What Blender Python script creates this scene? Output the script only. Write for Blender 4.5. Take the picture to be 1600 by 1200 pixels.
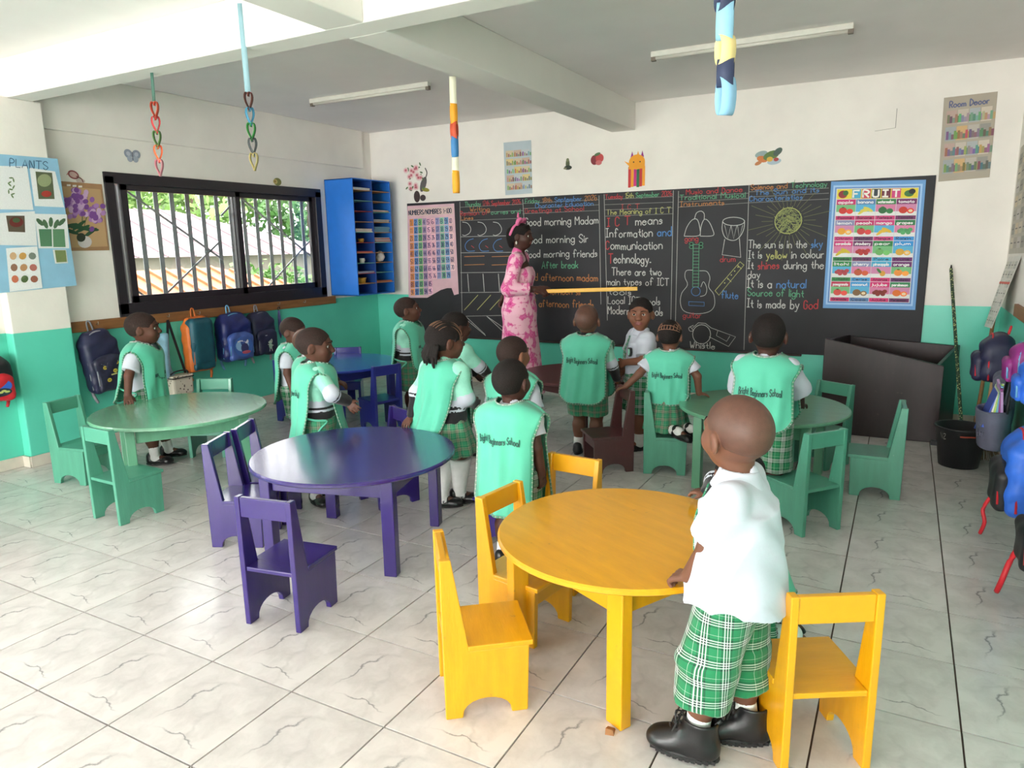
import bpy, bmesh, math, random
import numpy as np
from mathutils import Vector, Matrix

for o in list(bpy.data.objects): bpy.data.objects.remove(o, do_unlink=True)
SC = bpy.context.scene
COL = SC.collection
PI = math.pi
rnd = random.Random(7)

# ------------------------------------------------------------------ camera
F_PX, YAW, PITCH, ROLL = 1111.26, -0.502065, -0.192843, -0.018309
CAM = np.array([2.53795, -1.55276, 1.49161])
def cam_axes():
    cy, sy, cp, sp = math.cos(YAW), math.sin(YAW), math.cos(PITCH), math.sin(PITCH)
    fwd = np.array([sy*cp, cy*cp, sp]); right = np.array([cy, -sy, 0.0]); up = np.cross(right, fwd)
    cr, sr = math.cos(ROLL), math.sin(ROLL)
    return cr*right+sr*up, -sr*right+cr*up, fwd
CR, CU, CF = cam_axes()
cam_d = bpy.data.cameras.new('camera'); cam = bpy.data.objects.new('camera', cam_d); COL.objects.link(cam)
cam_d.sensor_width = 36.0; cam_d.lens = F_PX*36.0/1600.0; cam_d.clip_start = 0.02; cam_d.clip_end = 200
cam.matrix_world = Matrix([[CR[i], CU[i], -CF[i], CAM[i]] for i in range(3)]+[[0, 0, 0, 1]])
SC.camera = cam

# ------------------------------------------------------------------ world: bright overcast sky
SKY_STRENGTH = 6.5
W = bpy.data.worlds.new('overcast_sky'); SC.world = W; W.use_nodes = True
nt = W.node_tree; nt.nodes.clear()
wo = nt.nodes.new('ShaderNodeOutputWorld'); bg = nt.nodes.new('ShaderNodeBackground')
bg.inputs[0].default_value = (1.0, 0.99, 0.985, 1); bg.inputs[1].default_value = SKY_STRENGTH
nt.links.new(bg.outputs[0], wo.inputs[0])

# daylight entering by the room's own windows and open door (portals: they only guide sky sampling)
def portal(loc, rot, sx, sy):
    l = bpy.data.lights.new('window_portal', 'AREA'); l.shape = 'RECTANGLE'; l.size = sx; l.size_y = sy
    l.cycles.is_portal = True
    o = bpy.data.objects.new('window_portal', l); COL.objects.link(o); o.location = loc; o.rotation_euler = rot
portal((-2.98, 3.08, 1.54), (0, -PI/2, 0), 1.05, 2.2)
# area lamps added outside the unseen windows behind the viewer, brightening the room
def added_daylight(loc, rot, sx, sy, power, col):
    l = bpy.data.lights.new('added_daylight', 'AREA'); l.shape = 'RECTANGLE'; l.size = sx; l.size_y = sy; l.energy = power; l.color = col
    o = bpy.data.objects.new('added_daylight', l); COL.objects.link(o); o.location = loc; o.rotation_euler = rot
added_daylight((-3.25, -2.4, 1.45), (0, -PI/2-.25, 0), 1.3, 5.6, 40, (1, .97, .94))
added_daylight((0.2, -6.95, 1.3), (PI/2+.5, 0, 0), 5.6, 1.9, 350, (1, .955, .92))

SC.view_settings.view_transform = 'Standard'
SC.view_settings.look = 'None'
SC.view_settings.exposure = 0.62
SC.view_settings.gamma = 1.0
SC.view_settings.use_curve_mapping = False

# measured points: pixel of the 1600x1200 photograph -> point on a plane of the room
def at(px, py, **k):
    d = CF+CR*(px-800)/F_PX-CU*(py-600)/F_PX
    a, v = list(k.items())[0]; i = 'xyz'.index(a)
    return CAM+d*((v-CAM[i])/d[i])

# ------------------------------------------------------------------ helpers: naming and linking
def tag(o, label=None, cat=None, group=None, kind=None):
    if label: o['label'] = label
    if cat: o['category'] = cat
    if group: o['group'] = group
    if kind: o['kind'] = kind
    return o
def empty(name, loc=(0, 0, 0), rz=0, label=None, cat=None, group=None):
    o = bpy.data.objects.new(name, None); COL.objects.link(o); o.location = loc; o.rotation_euler = (0, 0, rz)
    o.empty_display_size = 0.05
    return tag(o, label, cat, group)
def link(name, me, mat=None, parent=None):
    o = bpy.data.objects.new(name, me); COL.objects.link(o)
    if mat is not None:
        for m in (mat if isinstance(mat, (list, tuple)) else [mat]): me.materials.append(m)
    if parent is not None: o.parent = parent
    return o
def copy_tree(o, parent=None):
    c = o.copy(); COL.objects.link(c); c.parent = parent
    for ch in list(o.children): copy_tree(ch, c)
    return c
def mesh(name, V, Fc, smooth=False):
    me = bpy.data.meshes.new(name)
    me.from_pydata([tuple(map(float, v)) for v in V], [], [tuple(map(int, f)) for f in Fc])
    if smooth: me.polygons.foreach_set('use_smooth', [True]*len(me.polygons))
    me.update(); return me
def fmesh(name, V, Q, smooth=True):
    V = np.asarray(V, np.float32); Q = np.asarray(Q, np.int32)
    me = bpy.data.meshes.new(name); me.vertices.add(len(V)); me.vertices.foreach_set('co', V.ravel())
    k = Q.shape[1]; me.loops.add(len(Q)*k); me.loops.foreach_set('vertex_index', Q.ravel())
    me.polygons.add(len(Q)); me.polygons.foreach_set('loop_start', np.arange(0, len(Q)*k, k, dtype=np.int32))
    me.update(calc_edges=True); me.validate()
    if smooth: me.polygons.foreach_set('use_smooth', np.ones(len(me.polygons), bool))
    return me
def bevel(o, w=0.004, seg=2):
    m = o.modifiers.new('bevel', 'BEVEL'); m.width = w; m.segments = seg; m.limit_method = 'ANGLE'; m.angle_limit = math.radians(40)
    return o

class MB:
    """collects simple shapes into one mesh"""
    def __init__(s): s.V = []; s.F = []
    def add(s, V, Fc):
        b = len(s.V); s.V += [tuple(v) for v in V]; s.F += [tuple(i+b for i in f) for f in Fc]; return s
    def box(s, a, b, M=None):
        V = [Vector((x, y, z)) for x in (a[0], b[0]) for y in (a[1], b[1]) for z in (a[2], b[2])]
        if M is not None: V = [M @ v for v in V]
        return s.add(V, [(0, 1, 3, 2), (4, 6, 7, 5), (0, 4, 5, 1), (2, 3, 7, 6), (0, 2, 6, 4), (1, 5, 7, 3)])
    def bar(s, p, q, w, d, up=(0, 0, 1)):
        p = Vector(p); q = Vector(q); z = (q-p); L = z.length; z.normalize(); x = Vector(up).cross(z)
        if x.length < 1e-4: x = Vector((1, 0, 0))
        x.normalize(); y = z.cross(x)
        M = Matrix(((x.x, y.x, z.x, p.x), (x.y, y.y, z.y, p.y), (x.z, y.z, z.z, p.z), (0, 0, 0, 1)))
        return s.box((-w/2, -d/2, 0), (w/2, d/2, L), M)
    def tube(s, pts, r, n=8, caps=True):
        pts = [Vector(p) for p in pts]; b = len(s.V); R = r if isinstance(r, (list, tuple)) else [r]*len(pts)
        ref = Vector((0, 0, 1))
        for i, p in enumerate(pts):
            t = (pts[min(i+1, len(pts)-1)]-pts[max(i-1, 0)]).normalized()
            if abs(t.dot(ref)) > .95: ref = Vector((1, 0, 0)) if abs(t.x) < .9 else Vector((0, 1, 0))
            x = ref.cross(t).normalized(); y = t.cross(x); ref = y.cross(t)*-1 if False else ref
            for k in range(n):
                a = 2*PI*k/n; s.V.append(tuple(p+x*math.cos(a)*R[i]+y*math.sin(a)*R[i]))
        for i in range(len(pts)-1):
            for k in range(n):
                s.F.append((b+i*n+k, b+i*n+(k+1) % n, b+(i+1)*n+(k+1) % n, b+(i+1)*n+k))
        if caps:
            s.F.append(tuple(b+k for k in range(n))[::-1]); s.F.append(tuple(b+(len(pts)-1)*n+k for k in range(n)))
        return s
    def lathe(s, prof, n=32, c=(0, 0, 0), caps=True):
        b = len(s.V)
        for (r, z) in prof:
            for k in range(n): a = 2*PI*k/n; s.V.append((c[0]+r*math.cos(a), c[1]+r*math.sin(a), c[2]+z))
        for i in range(len(prof)-1):
            for k in range(n): s.F.append((b+i*n+k, b+i*n+(k+1) % n, b+(i+1)*n+(k+1) % n, b+(i+1)*n+k))
        if caps:
            s.F.append(tuple(b+k for k in range(n))[::-1]); s.F.append(tuple(b+(len(prof)-1)*n+k for k in range(n)))
        return s
    def prism(s, poly, h0, h1, axes=(0, 1, 2)):
        """polygon in axes[0],axes[1], extruded along axes[2]"""
        n = len(poly); V = []
        for h in (h0, h1):
            for (u, v) in poly:
                c = [0, 0, 0]; c[axes[0]] = u; c[axes[1]] = v; c[axes[2]] = h; V.append(tuple(c))
        Fc = [tuple(range(n))[::-1], tuple(range(n, 2*n))]+[(i, (i+1) % n, n+(i+1) % n, n+i) for i in range(n)]
        return s.add(V, Fc)
    def build(s, name, mat=None, parent=None, smooth=False):
        me = mesh(name, s.V, s.F, smooth)
        bm = bmesh.new(); bm.from_mesh(me); bmesh.ops.recalc_face_normals(bm, faces=bm.faces); bm.to_mesh(me); bm.free()
        if smooth: me.polygons.foreach_set('use_smooth', [True]*len(me.polygons))
        return link(name, me, mat, parent)
def bx(name, a, b, mat, parent=None, bev=0):
    o = MB().box(a, b).build(name, mat, parent)
    if bev: bevel(o, bev)
    return o

# ------------------------------------------------------------------ materials
def s2l(c): return tuple(((v/255)/12.92 if v/255 <= .04045 else ((v/255+.055)/1.055)**2.4) for v in c)
MATS = {}
def nodemat(name):
    m = bpy.data.materials.new(name); m.use_nodes = True; nt = m.node_tree
    return m, nt, nt.nodes['Principled BSDF']
def N(nt, t, **k):
    n = nt.nodes.new(t)
    for a, v in k.items(): setattr(n, a, v)
    return n
def mat(name, rgb, rough=.6, var=.06, scale=14, bump=0, bscale=60, metal=0, coat=0, stretch=None, spec=.5, trans=0, sheen=0, scuff=None):
    """painted / plain surface: noise-varied colour, optional bump and scuffs"""
    if name in MATS: return MATS[name]
    m, nt, b = nodemat(name); L = nt.links
    c = s2l(rgb) if max(rgb) > 1 else rgb
    tc = N(nt, 'ShaderNodeTexCoord'); mp = N(nt, 'ShaderNodeMapping'); L.new(tc.outputs['Object'], mp.inputs[0])
    if stretch: mp.inputs['Scale'].default_value = stretch
    no = N(nt, 'ShaderNodeTexNoise'); no.inputs['Scale'].default_value = scale; no.inputs['Detail'].default_value = 5
    L.new(mp.outputs[0], no.inputs['Vector'])
    mr = N(nt, 'ShaderNodeMapRange'); mr.inputs[1].default_value = .3; mr.inputs[2].default_value = .7
    mr.inputs[3].default_value = 1-var; mr.inputs[4].default_value = 1+var; L.new(no.outputs[0], mr.inputs[0])
    mx = N(nt, 'ShaderNodeMix', data_type='RGBA', blend_type='MULTIPLY'); mx.inputs[0].default_value = 1
    mx.inputs[6].default_value = (*c, 1); L.new(mr.outputs[0], mx.inputs[7]); out = mx.outputs[2]
    if scuff:
        n2 = N(nt, 'ShaderNodeTexNoise'); n2.inputs['Scale'].default_value = scuff[1]; n2.inputs['Detail'].default_value = 8; L.new(tc.outputs['Object'], n2.inputs['Vector'])
        r2 = N(nt, 'ShaderNodeMapRange'); r2.inputs[1].default_value = scuff[2]; r2.inputs[2].default_value = scuff[2]+.06; r2.inputs[4].default_value = .55; L.new(n2.outputs[0], r2.inputs[0])
        m2 = N(nt, 'ShaderNodeMix', data_type='RGBA'); L.new(r2.outputs[0], m2.inputs[0]); L.new(out, m2.inputs[6]); m2.inputs[7].default_value = (*s2l(scuff[0]), 1); out = m2.outputs[2]
    L.new(out, b.inputs['Base Color'])
    b.inputs['Roughness'].default_value = rough; b.inputs['Metallic'].default_value = metal
    b.inputs['Coat Weight'].default_value = coat; b.inputs['Coat Roughness'].default_value = .15
    b.inputs['Specular IOR Level'].default_value = spec; b.inputs['Sheen Weight'].default_value = sheen
    if bump:
        n3 = N(nt, 'ShaderNodeTexNoise'); n3.inputs['Scale'].default_value = bscale; n3.inputs['Detail'].default_value = 4; L.new(mp.outputs[0], n3.inputs['Vector'])
        bp = N(nt, 'ShaderNodeBump'); bp.inputs['Strength'].default_value = bump; bp.inputs['Distance'].default_value = .004
        L.new(n3.outputs[0], bp.inputs['Height']); L.new(bp.outputs[0], b.inputs['Normal'])
    MATS[name] = m; return m
def print_mat(name='print', rough=.55, spec=.4):
    """flat print: colour stored on the faces"""
    if name in MATS: return MATS[name]
    m, nt, b = nodemat(name); a = N(nt, 'ShaderNodeVertexColor'); a.layer_name = 'ink'
    no = N(nt, 'ShaderNodeTexNoise'); no.inputs['Scale'].default_value = 90
    mr = N(nt, 'ShaderNodeMapRange'); mr.inputs[3].default_value = .9; mr.inputs[4].default_value = 1.08; nt.links.new(no.outputs[0], mr.inputs[0])
    mx = N(nt, 'ShaderNodeMix', data_type='RGBA', blend_type='MULTIPLY'); mx.inputs[0].default_value = 1
    nt.links.new(a.outputs[0], mx.inputs[6]); nt.links.new(mr.outputs[0], mx.inputs[7])
    nt.links.new(mx.outputs[2], b.inputs['Base Color']); b.inputs['Roughness'].default_value = rough; b.inputs['Specular IOR Level'].default_value = spec
    MATS[name] = m; return m
def wallmat(name, upper, lower, z):
    """two-colour painted plaster: dado below height z"""
    m, nt, b = nodemat(name); L = nt.links
    g = N(nt, 'ShaderNodeNewGeometry'); sx = N(nt, 'ShaderNodeSeparateXYZ'); L.new(g.outputs['Position'], sx.inputs[0])
    gt = N(nt, 'ShaderNodeMath', operation='GREATER_THAN'); gt.inputs[1].default_value = z; L.new(sx.outputs[2], gt.inputs[0])
    mx = N(nt, 'ShaderNodeMix', data_type='RGBA'); L.new(gt.outputs[0], mx.inputs[0])
    mx.inputs[6].default_value = (*s2l(lower), 1); mx.inputs[7].default_value = (*s2l(upper), 1)
    no = N(nt, 'ShaderNodeTexNoise'); no.inputs['Scale'].default_value = 3; no.inputs['Detail'].default_value = 7; L.new(g.outputs['Position'], no.inputs['Vector'])
    mr = N(nt, 'ShaderNodeMapRange'); mr.inputs[1].default_value = .3; mr.inputs[2].default_value = .7; mr.inputs[3].default_value = .95; mr.inputs[4].default_value = 1.04; L.new(no.outputs[0], mr.inputs[0])
    m2 = N(nt, 'ShaderNodeMix', data_type='RGBA', blend_type='MULTIPLY'); m2.inputs[0].default_value = 1; L.new(mx.outputs[2], m2.inputs[6]); L.new(mr.outputs[0], m2.inputs[7])
    L.new(m2.outputs[2], b.inputs['Base Color'])
    rg = N(nt, 'ShaderNodeMapRange'); rg.inputs[3].default_value = .32; rg.inputs[4].default_value = .75; L.new(gt.outputs[0], rg.inputs[0]); L.new(rg.outputs[0], b.inputs['Roughness'])
    n3 = N(nt, 'ShaderNodeTexNoise'); n3.inputs['Scale'].default_value = 25; n3.inputs['Detail'].default_value = 3; L.new(g.outputs['Position'], n3.inputs['Vector'])
    bp = N(nt, 'ShaderNodeBump'); bp.inputs['Strength'].default_value = .12; bp.inputs['Distance'].default_value = .01; L.new(n3.outputs[0], bp.inputs['Height']); L.new(bp.outputs[0], b.inputs['Normal'])
    return m
# ------------------------------------------------------------------ flat print and handwriting
GL = {
'a':"34 25 15 04 03 12 22 33|35 32",'b':"08 02|04 15 25 34 33 22 12 03",'c':"34 25 15 04 03 12 22 33",'d':"38 32|34 25 15 04 03 12 22 33",
'e':"04 34 25 15 04 03 12 22 33",'f':"37 28 17 12|05 25",'g':"34 25 15 04 03 12 22 33|35 31 20 10 01",'h':"08 02|04 15 25 34 32",'i':"05 02|07 06",
'j':"15 11 00|17 16",'k':"08 02|35 03|14 32",'l':"08 02",'m':"05 02|04 15 24 22|24 35 44 42",'n':"05 02|04 15 25 34 32",'o':"15 04 03 12 22 33 34 25 15",
'p':"05 00|04 15 25 34 33 22 12 03",'q':"35 30|34 25 15 04 03 12 22 33",'r':"05 02|04 15 25",'s':"24 15 04 23 12 02",'t':"17 13 22|05 25",'u':"05 03 12 22 33|35 32",
'v':"05 12 25",'w':"05 12 24 32 45",'x':"05 32|35 02",'y':"05 13 22|35 10 00",'z':"05 35 02 32",
'A':"02 28 42|14 34",'B':"02 08 28 37 26 05|25 34 33 22 02",'C':"37 28 18 07 03 12 22 33",'D':"02 08 18 36 34 12 02",'E':"38 08 02 32|05 25",'F':"38 08 02|05 25",
'G':"37 28 18 07 03 12 22 33 35 25",'H':"08 02|38 32|05 35",'I':"18 12|08 28|02 22",'J':"28 23 12 03",'K':"08 02|38 05 32",'L':"08 02 32",'M':"02 08 25 48 42",
'N':"02 08 32 38",'O':"18 07 03 12 22 33 37 28 18",'P':"02 08 28 37 36 25 05",'Q':"18 07 03 12 22 33 37 28 18|23 42",'R':"02 08 28 37 36 25 05|15 32",'S':"37 28 18 07 06 34 33 22 12 03",
'T':"08 48|28 22",'U':"08 03 12 22 33 38",'V':"08 22 48",'W':"08 12 25 32 48",'X':"08 32|38 02",'Y':"08 25 48|25 22",'Z':"08 38 02 32",
'0':"18 07 03 12 22 33 37 28 18",'1':"07 18 12",'2':"07 18 28 37 02 32",'3':"07 18 28 36 15|15 34 22 12 03",'4':"28 04 34|28 22",'5':"38 08 05 25 34 33 22 02",
'6':"28 07 03 12 22 33 34 25 04",'7':"08 38 12",'8':"15 06 07 18 28 37 36 25 15 04 03 12 22 33 34 25",'9':"36 25 15 06 07 18 28 37 33 22 02",'.':"02 12",'-':"05 25",'/':"02 38",'°':"17 28"}
def smooth_line(P, k=4):
    if len(P) < 3: return P
    closed = P[0] == P[-1]; out = []
    for i in range(len(P)-1):
        p1, p2 = P[i], P[i+1]
        p0 = P[i-1] if i > 0 else (P[-2] if closed else p1)
        p3 = P[i+2] if i+2 < len(P) else (P[1] if closed else p2)
        for j in range(k):
            t = j/k
            out.append(tuple(.5*((2*b)+(-a+c)*t+(2*a-5*b+4*c-d)*t*t+(-a+3*b-3*c+d)*t**3) for a, b, c, d in zip(p0, p1, p2, p3)))
    out.append(P[-1]); return out
class Flat:
    """printed or drawn marks on a surface fn(u, v, lift) -> point; colours kept on the faces"""
    def __init__(s, fn, eps=.0004): s.fn = fn; s.V = []; s.F = []; s.C = []; s.eps = eps
    @staticmethod
    def plane(O, U, V, eps=.0004):
        O, U, V = Vector(O), Vector(U).normalized(), Vector(V).normalized(); Nn = U.cross(V)
        return Flat(lambda u, v, l: O+U*u+V*v+Nn*l, eps)
    def poly(s, P, col, layer=1):
        s.n = getattr(s, 'n', 0)+1; lift = layer*s.eps+(s.n % 60)*s.eps*.012; b = len(s.V); s.V += [s.fn(u, v, lift) for (u, v) in P]; s.F.append(tuple(range(b, b+len(P)))); s.C.append(col); return s
    def rect(s, x0, y0, x1, y1, col, layer=1): return s.poly([(x0, y0), (x1, y0), (x1, y1), (x0, y1)], col, layer)
    def ell(s, cx, cy, rx, ry, col, layer=2, n=16, rot=0):
        c, q = math.cos(rot), math.sin(rot)
        return s.poly([(cx+c*rx*math.cos(a)-q*ry*math.sin(a), cy+q*rx*math.cos(a)+c*ry*math.sin(a)) for a in [2*PI*k/n for k in range(n)]], col, layer)
    def stroke(s, P, w, col, layer=3, sm=False):
        if sm: P = smooth_line([tuple(p) for p in P])
        P = [Vector((p[0], p[1])) for p in P]
        P = [p for i, p in enumerate(P) if i == 0 or (p-P[i-1]).length > 1e-7]
        if len(P) < 2: return s
        L, R = [], []
        for i, p in enumerate(P):
            d1 = (P[i]-P[i-1]).normalized() if i else None; d2 = (P[i+1]-P[i]).normalized() if i < len(P)-1 else None
            d = (d1+d2) if d1 and d2 else (d1 or d2)
            d = d.normalized() if d.length > 1e-4 else (d1 or d2); n = Vector((-d.y, d.x))*w/2
            q = p-d*w*.35 if i == 0 else (p+d*w*.35 if i == len(P)-1 else p); L.append(q-n); R.append(q+n)
        s.n = getattr(s, 'n', 0)+1; lift = layer*s.eps+(s.n % 60)*s.eps*.012; b = len(s.V)
        for a_, c_ in zip(L, R): s.V.append(s.fn(a_.x, a_.y, lift)); s.V.append(s.fn(c_.x, c_.y, lift))
        for i in range(len(P)-1): s.F.append((b+2*i, b+2*i+2, b+2*i+3, b+2*i+1)); s.C.append(col)
        return s
    def text(s, t, x, y, h, col, w=None, lw=None, layer=3, slope=0, jit=.0, cols=None):
        """stroke lettering: baseline start x,y; capital height h; total width w"""
        adv = []; 
        for ch in t:
            if ch == ' ': adv.append(3.2); continue
            g = GL.get(ch) or GL.get(ch.lower(), "05 25"); adv.append(max(int(q[0]) for l in g.split('|') for q in l.split())+1.35)
        u = h/6.0; tot = sum(adv)*u; kx = (w/tot if w else 1.0)*u; lw = lw or h*.13; X = x
        for i, (ch, a) in enumerate(zip(t, adv)):
            if ch != ' ':
                g = GL.get(ch) or GL.get(ch.lower(), "05 25"); dy = rnd.uniform(-jit, jit)*h; kk = 1+rnd.uniform(-jit, jit)
                for l in g.split('|'):
                    P = [(X+int(q[0])*kx*kk, y+dy+(int(q[1])-2)*u*kk+slope*(X+int(q[0])*kx-x)) for q in l.split()]
                    s.stroke(P, lw, cols[i] if cols else col, layer, sm=len(P) > 3)
            X += a*kx
        return s
    def build(s, name, parent=None, m=None):
        me = mesh(name, s.V, s.F); ca = me.color_attributes.new('ink', 'FLOAT_COLOR', 'CORNER')
        cc = []
        for f, c in zip(s.F, s.C):
            c = s2l(c); cc += [c[0], c[1], c[2], 1.0]*len(f)
        ca.data.foreach_set('color', cc)
        return link(name, me, m or print_mat(), parent)
# ------------------------------------------------------------------ the room
XL, XR, YB, YF, ZC = -2.90, 3.22, 5.10, -6.5, 2.765
WHITE, TEAL = (238, 233, 225), (100, 214, 189)
M_wall = wallmat('painted_wall', WHITE, TEAL, 0.955)
M_ceil = mat('ceiling_paint', (245, 241, 238), .8, .03, 2, bump=.08, bscale=10)
M_beam = mat('beam_paint', (236, 234, 227), .8, .03, 2, bump=.1, bscale=8)
def struct(o): o['kind'] = 'structure'; return o
def tilemat():
    m, nt, b = nodemat('marble_tile'); L = nt.links
    tc = N(nt, 'ShaderNodeTexCoord'); oi = N(nt, 'ShaderNodeObjectInfo'); sx = N(nt, 'ShaderNodeSeparateXYZ')
    nz = N(nt, 'ShaderNodeTexNoise'); nz.inputs['Scale'].default_value = 9; nz.inputs['Detail'].default_value = 6
    L.new(tc.outputs['Object'], nz.inputs['Vector'])
    ds = N(nt, 'ShaderNodeVectorMath', operation='MULTIPLY_ADD'); ds.inputs[1].default_value = (.13, .13, 0); L.new(nz.outputs['Color'], ds.inputs[0]); L.new(tc.outputs['Object'], ds.inputs[2])
    L.new(ds.outputs[0], sx.inputs[0])
    def math_(op, a, b_=None):
        n = N(nt, 'ShaderNodeMath', operation=op)
        for i, v in enumerate((a, b_)):
            if v is None: continue
            if isinstance(v, (int, float)): n.inputs[i].default_value = v
            else: L.new(v, n.inputs[i])
        return n.outputs[0]
    def vein(axis, c, lo, hi, wd, slope):
        o1 = sx.outputs[axis]; o2 = sx.outputs[1-axis]
        d = math_('ABSOLUTE', math_('SUBTRACT', math_('SUBTRACT', o1, c), math_('MULTIPLY', o2, slope)))
        r = N(nt, 'ShaderNodeMapRange'); r.inputs[1].default_value = 0; r.inputs[2].default_value = wd; r.inputs[3].default_value = 1; r.inputs[4].default_value = 0; L.new(d, r.inputs[0])
        mid = (lo+hi)/2; e = math_('ABSOLUTE', math_('SUBTRACT', o2, mid))
        r2 = N(nt, 'ShaderNodeMapRange'); r2.inputs[1].default_value = (hi-lo)*.2; r2.inputs[2].default_value = (hi-lo)/2; r2.inputs[3].default_value = 1; r2.inputs[4].default_value = 0; L.new(e, r2.inputs[0])
        return math_('MULTIPLY', r.outputs[0], r2.outputs[0])
    v = math_('MAXIMUM', vein(0, -.03, -.03, .2, .006, .25), vein(1, -.05, .0, .24, .005, -.1))
    v = math_('MAXIMUM', v, math_('MULTIPLY', vein(0, .12, -.17, .19, .012, -.3), .18))
    v = math_('MAXIMUM', v, math_('MULTIPLY', vein(1, .17, -.1, .12, .02, .5), .15))
    cl = N(nt, 'ShaderNodeTexNoise'); cl.inputs['Scale'].default_value = 6; cl.inputs['Detail'].default_value = 8; cl.inputs['Roughness'].default_value = .65; L.new(ds.outputs[0], cl.inputs['Vector'])
    cr = N(nt, 'ShaderNodeValToRGB'); cr.color_ramp.elements[0].position = .38; cr.color_ramp.elements[0].color = (*s2l((198, 192, 190)), 1)
    cr.color_ramp.elements[1].position = .6; cr.color_ramp.elements[1].color = (*s2l((216, 210, 208)), 1); L.new(cl.outputs[0], cr.inputs[0])
    # each tile a slightly different batch
    mr = N(nt, 'ShaderNodeMapRange'); mr.inputs[3].default_value = .96; mr.inputs[4].default_value = 1.03; L.new(oi.outputs['Random'], mr.inputs[0])
    mb = N(nt, 'ShaderNodeMix', data_type='RGBA', blend_type='MULTIPLY'); mb.inputs[0].default_value = 1; L.new(cr.outputs[0], mb.inputs[6]); L.new(mr.outputs[0], mb.inputs[7])
    mx = N(nt, 'ShaderNodeMix', data_type='RGBA'); L.new(math_('MULTIPLY', v, .8), mx.inputs[0]); L.new(mb.outputs[2], mx.inputs[6]); mx.inputs[7].default_value = (*s2l((112, 110, 112)), 1)
    L.new(mx.outputs[2], b.inputs['Base Color']); b.inputs['Roughness'].default_value = .22; b.inputs['Specular IOR Level'].default_value = .5
    return m
M_tile = tilemat(); M_grout = mat('grout', (82, 68, 60), .9, .15, 20)

fl = bx('floor', (XL-.1, YF-.1, -.12), (XR+.1, YB+.1, -.008), M_grout); struct(fl)
TS, G = .40, .0030
# tile grid measured from the photograph: joints at multiples of 0.40 m
tile_me = None
ix0, ix1 = math.floor(XL/TS), math.ceil(XR/TS); iy0, iy1 = math.floor(YF/TS), math.ceil(YB/TS)
cells = []
for i in range(ix0, ix1):
    for j in range(iy0, iy1):
        x0, x1, y0, y1 = max(i*TS, XL), min((i+1)*TS, XR), max(j*TS, YF), min((j+1)*TS, YB)
        if x1-x0 < .02 or y1-y0 < .02: continue
        cells.append((i, j, x0, x1, y0, y1))
full = MB().box((-TS/2+G, -TS/2+G, -.009), (TS/2-G, TS/2-G, 0))
proto = None; rest = MB(); cnt = 0
for (i, j, x0, x1, y0, y1) in cells:
    cx, cy = (x0+x1)/2, (y0+y1)/2
    d = np.array([cx, cy, 0])-CAM; vis = d@CF > .25 and abs(d@CR)/(d@CF) < .86 and -(d@CU)/(d@CF) < .72
    isfull = x1-x0 > TS-1e-6 and y1-y0 > TS-1e-6
    if vis and cnt < 296:
        if isfull:
            if proto is None: proto = full.build('tile', M_tile, fl); o = proto
            else: o = proto.copy(); COL.objects.link(o)
        else:
            o = MB().box((x0-cx+G, y0-cy+G, -.009), (x1-cx-G, y1-cy-G, 0)).build('tile', M_tile, fl)
        o.location = (cx, cy, 0); cnt += 1
    else: rest.box((x0+G, y0+G, -.009), (x1-G, y1-G, 0))
if rest.V: tag(rest.build('tiles_out_of_view', M_tile, fl), kind='stuff')

T = .12
# back wall, right wall
struct(bx('wall_back', (XL-T, YB, -.02), (XR+T, YB+T, ZC), M_wall))
struct(bx('wall_right', (XR, YF, -.02), (XR+T, YB, ZC), M_wall))
# left wall with two window openings
WY0, WY1, WZ0, WZ1 = 1.93, 4.22, 1.005, 2.07      # window in view
VY0, VY1, VZ0, VZ1 = -5.3, 0.45, 0.95, 2.2        # its neighbour nearer the camera
w = MB()
w.box((XL-T, YF, -.02), (XL, VY0, ZC)); w.box((XL-T, VY0, -.02), (XL, VY1, VZ0)); w.box((XL-T, VY0, VZ1), (XL, VY1, ZC))
w.box((XL-T, VY1, -.02), (XL, WY0, ZC)); w.box((XL-T, WY0, -.02), (XL, WY1, WZ0)); w.box((XL-T, WY0, WZ1), (XL, WY1, ZC)); w.box((XL-T, WY1, -.02), (XL, YB, ZC))
wl = struct(w.build('wall_left', M_wall))
# ring beam above the windows and corner post, both standing a little proud of the wall
bx('ring_beam', (XL, 1.475, 2.36), (XL+.03, YB-.16, ZC), M_wall, wl, .006)
# pillar under the cross beam
PX, PY0, PY1 = -2.81, 1.07, 1.475
bevel(bx('pillar', (XL, PY0, 0), (PX, PY1, 2.52), M_wall, wl), .008)
# wall behind the camera: wide windows and an open door
w = MB(); w.box((XL-T, YF-T, -.02), (-2.6, YF, ZC)); w.box((3.0, YF-T, -.02), (XR+T, YF, ZC)); w.box((-2.6, YF-T, 2.4), (3.0, YF, ZC)); w.box((-2.6, YF-T, -.02), (1.6, YF, .75)); w.box((1.4, YF-T, .75), (1.7, YF, 2.4)); w.box((-.7, YF-T, .75), (-.5, YF, 2.4))
struct(w.build('wall_front', M_wall))
# ceiling and beams
ce = struct(bx('ceiling', (XL-T, YF-T, ZC), (XR+T, YB+T, ZC+.15), M_ceil))
ZB = 2.52
kz = (ZB-CAM[2])/(2.5-CAM[2])
bY0, bY1 = CAM[1]+(1.205-CAM[1])*kz, CAM[1]+(1.368-CAM[1])*kz
bX0, bX1 = CAM[0]+(.055-CAM[0])*kz, CAM[0]+(.286-CAM[0])*kz
bevel(bx('cross_beam', (XL, bY0, ZB), (XR, bY1, ZC), M_beam, ce), .006)
bevel(MB().box((bX0, bY1, ZB), (bX1, YB, ZC)).build('long_beam', M_beam, ce), .006)
bevel(MB().box((bX0, YF, ZB), (bX1, bY0, ZC)).build('long_beam', M_beam, ce), .006)
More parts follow.
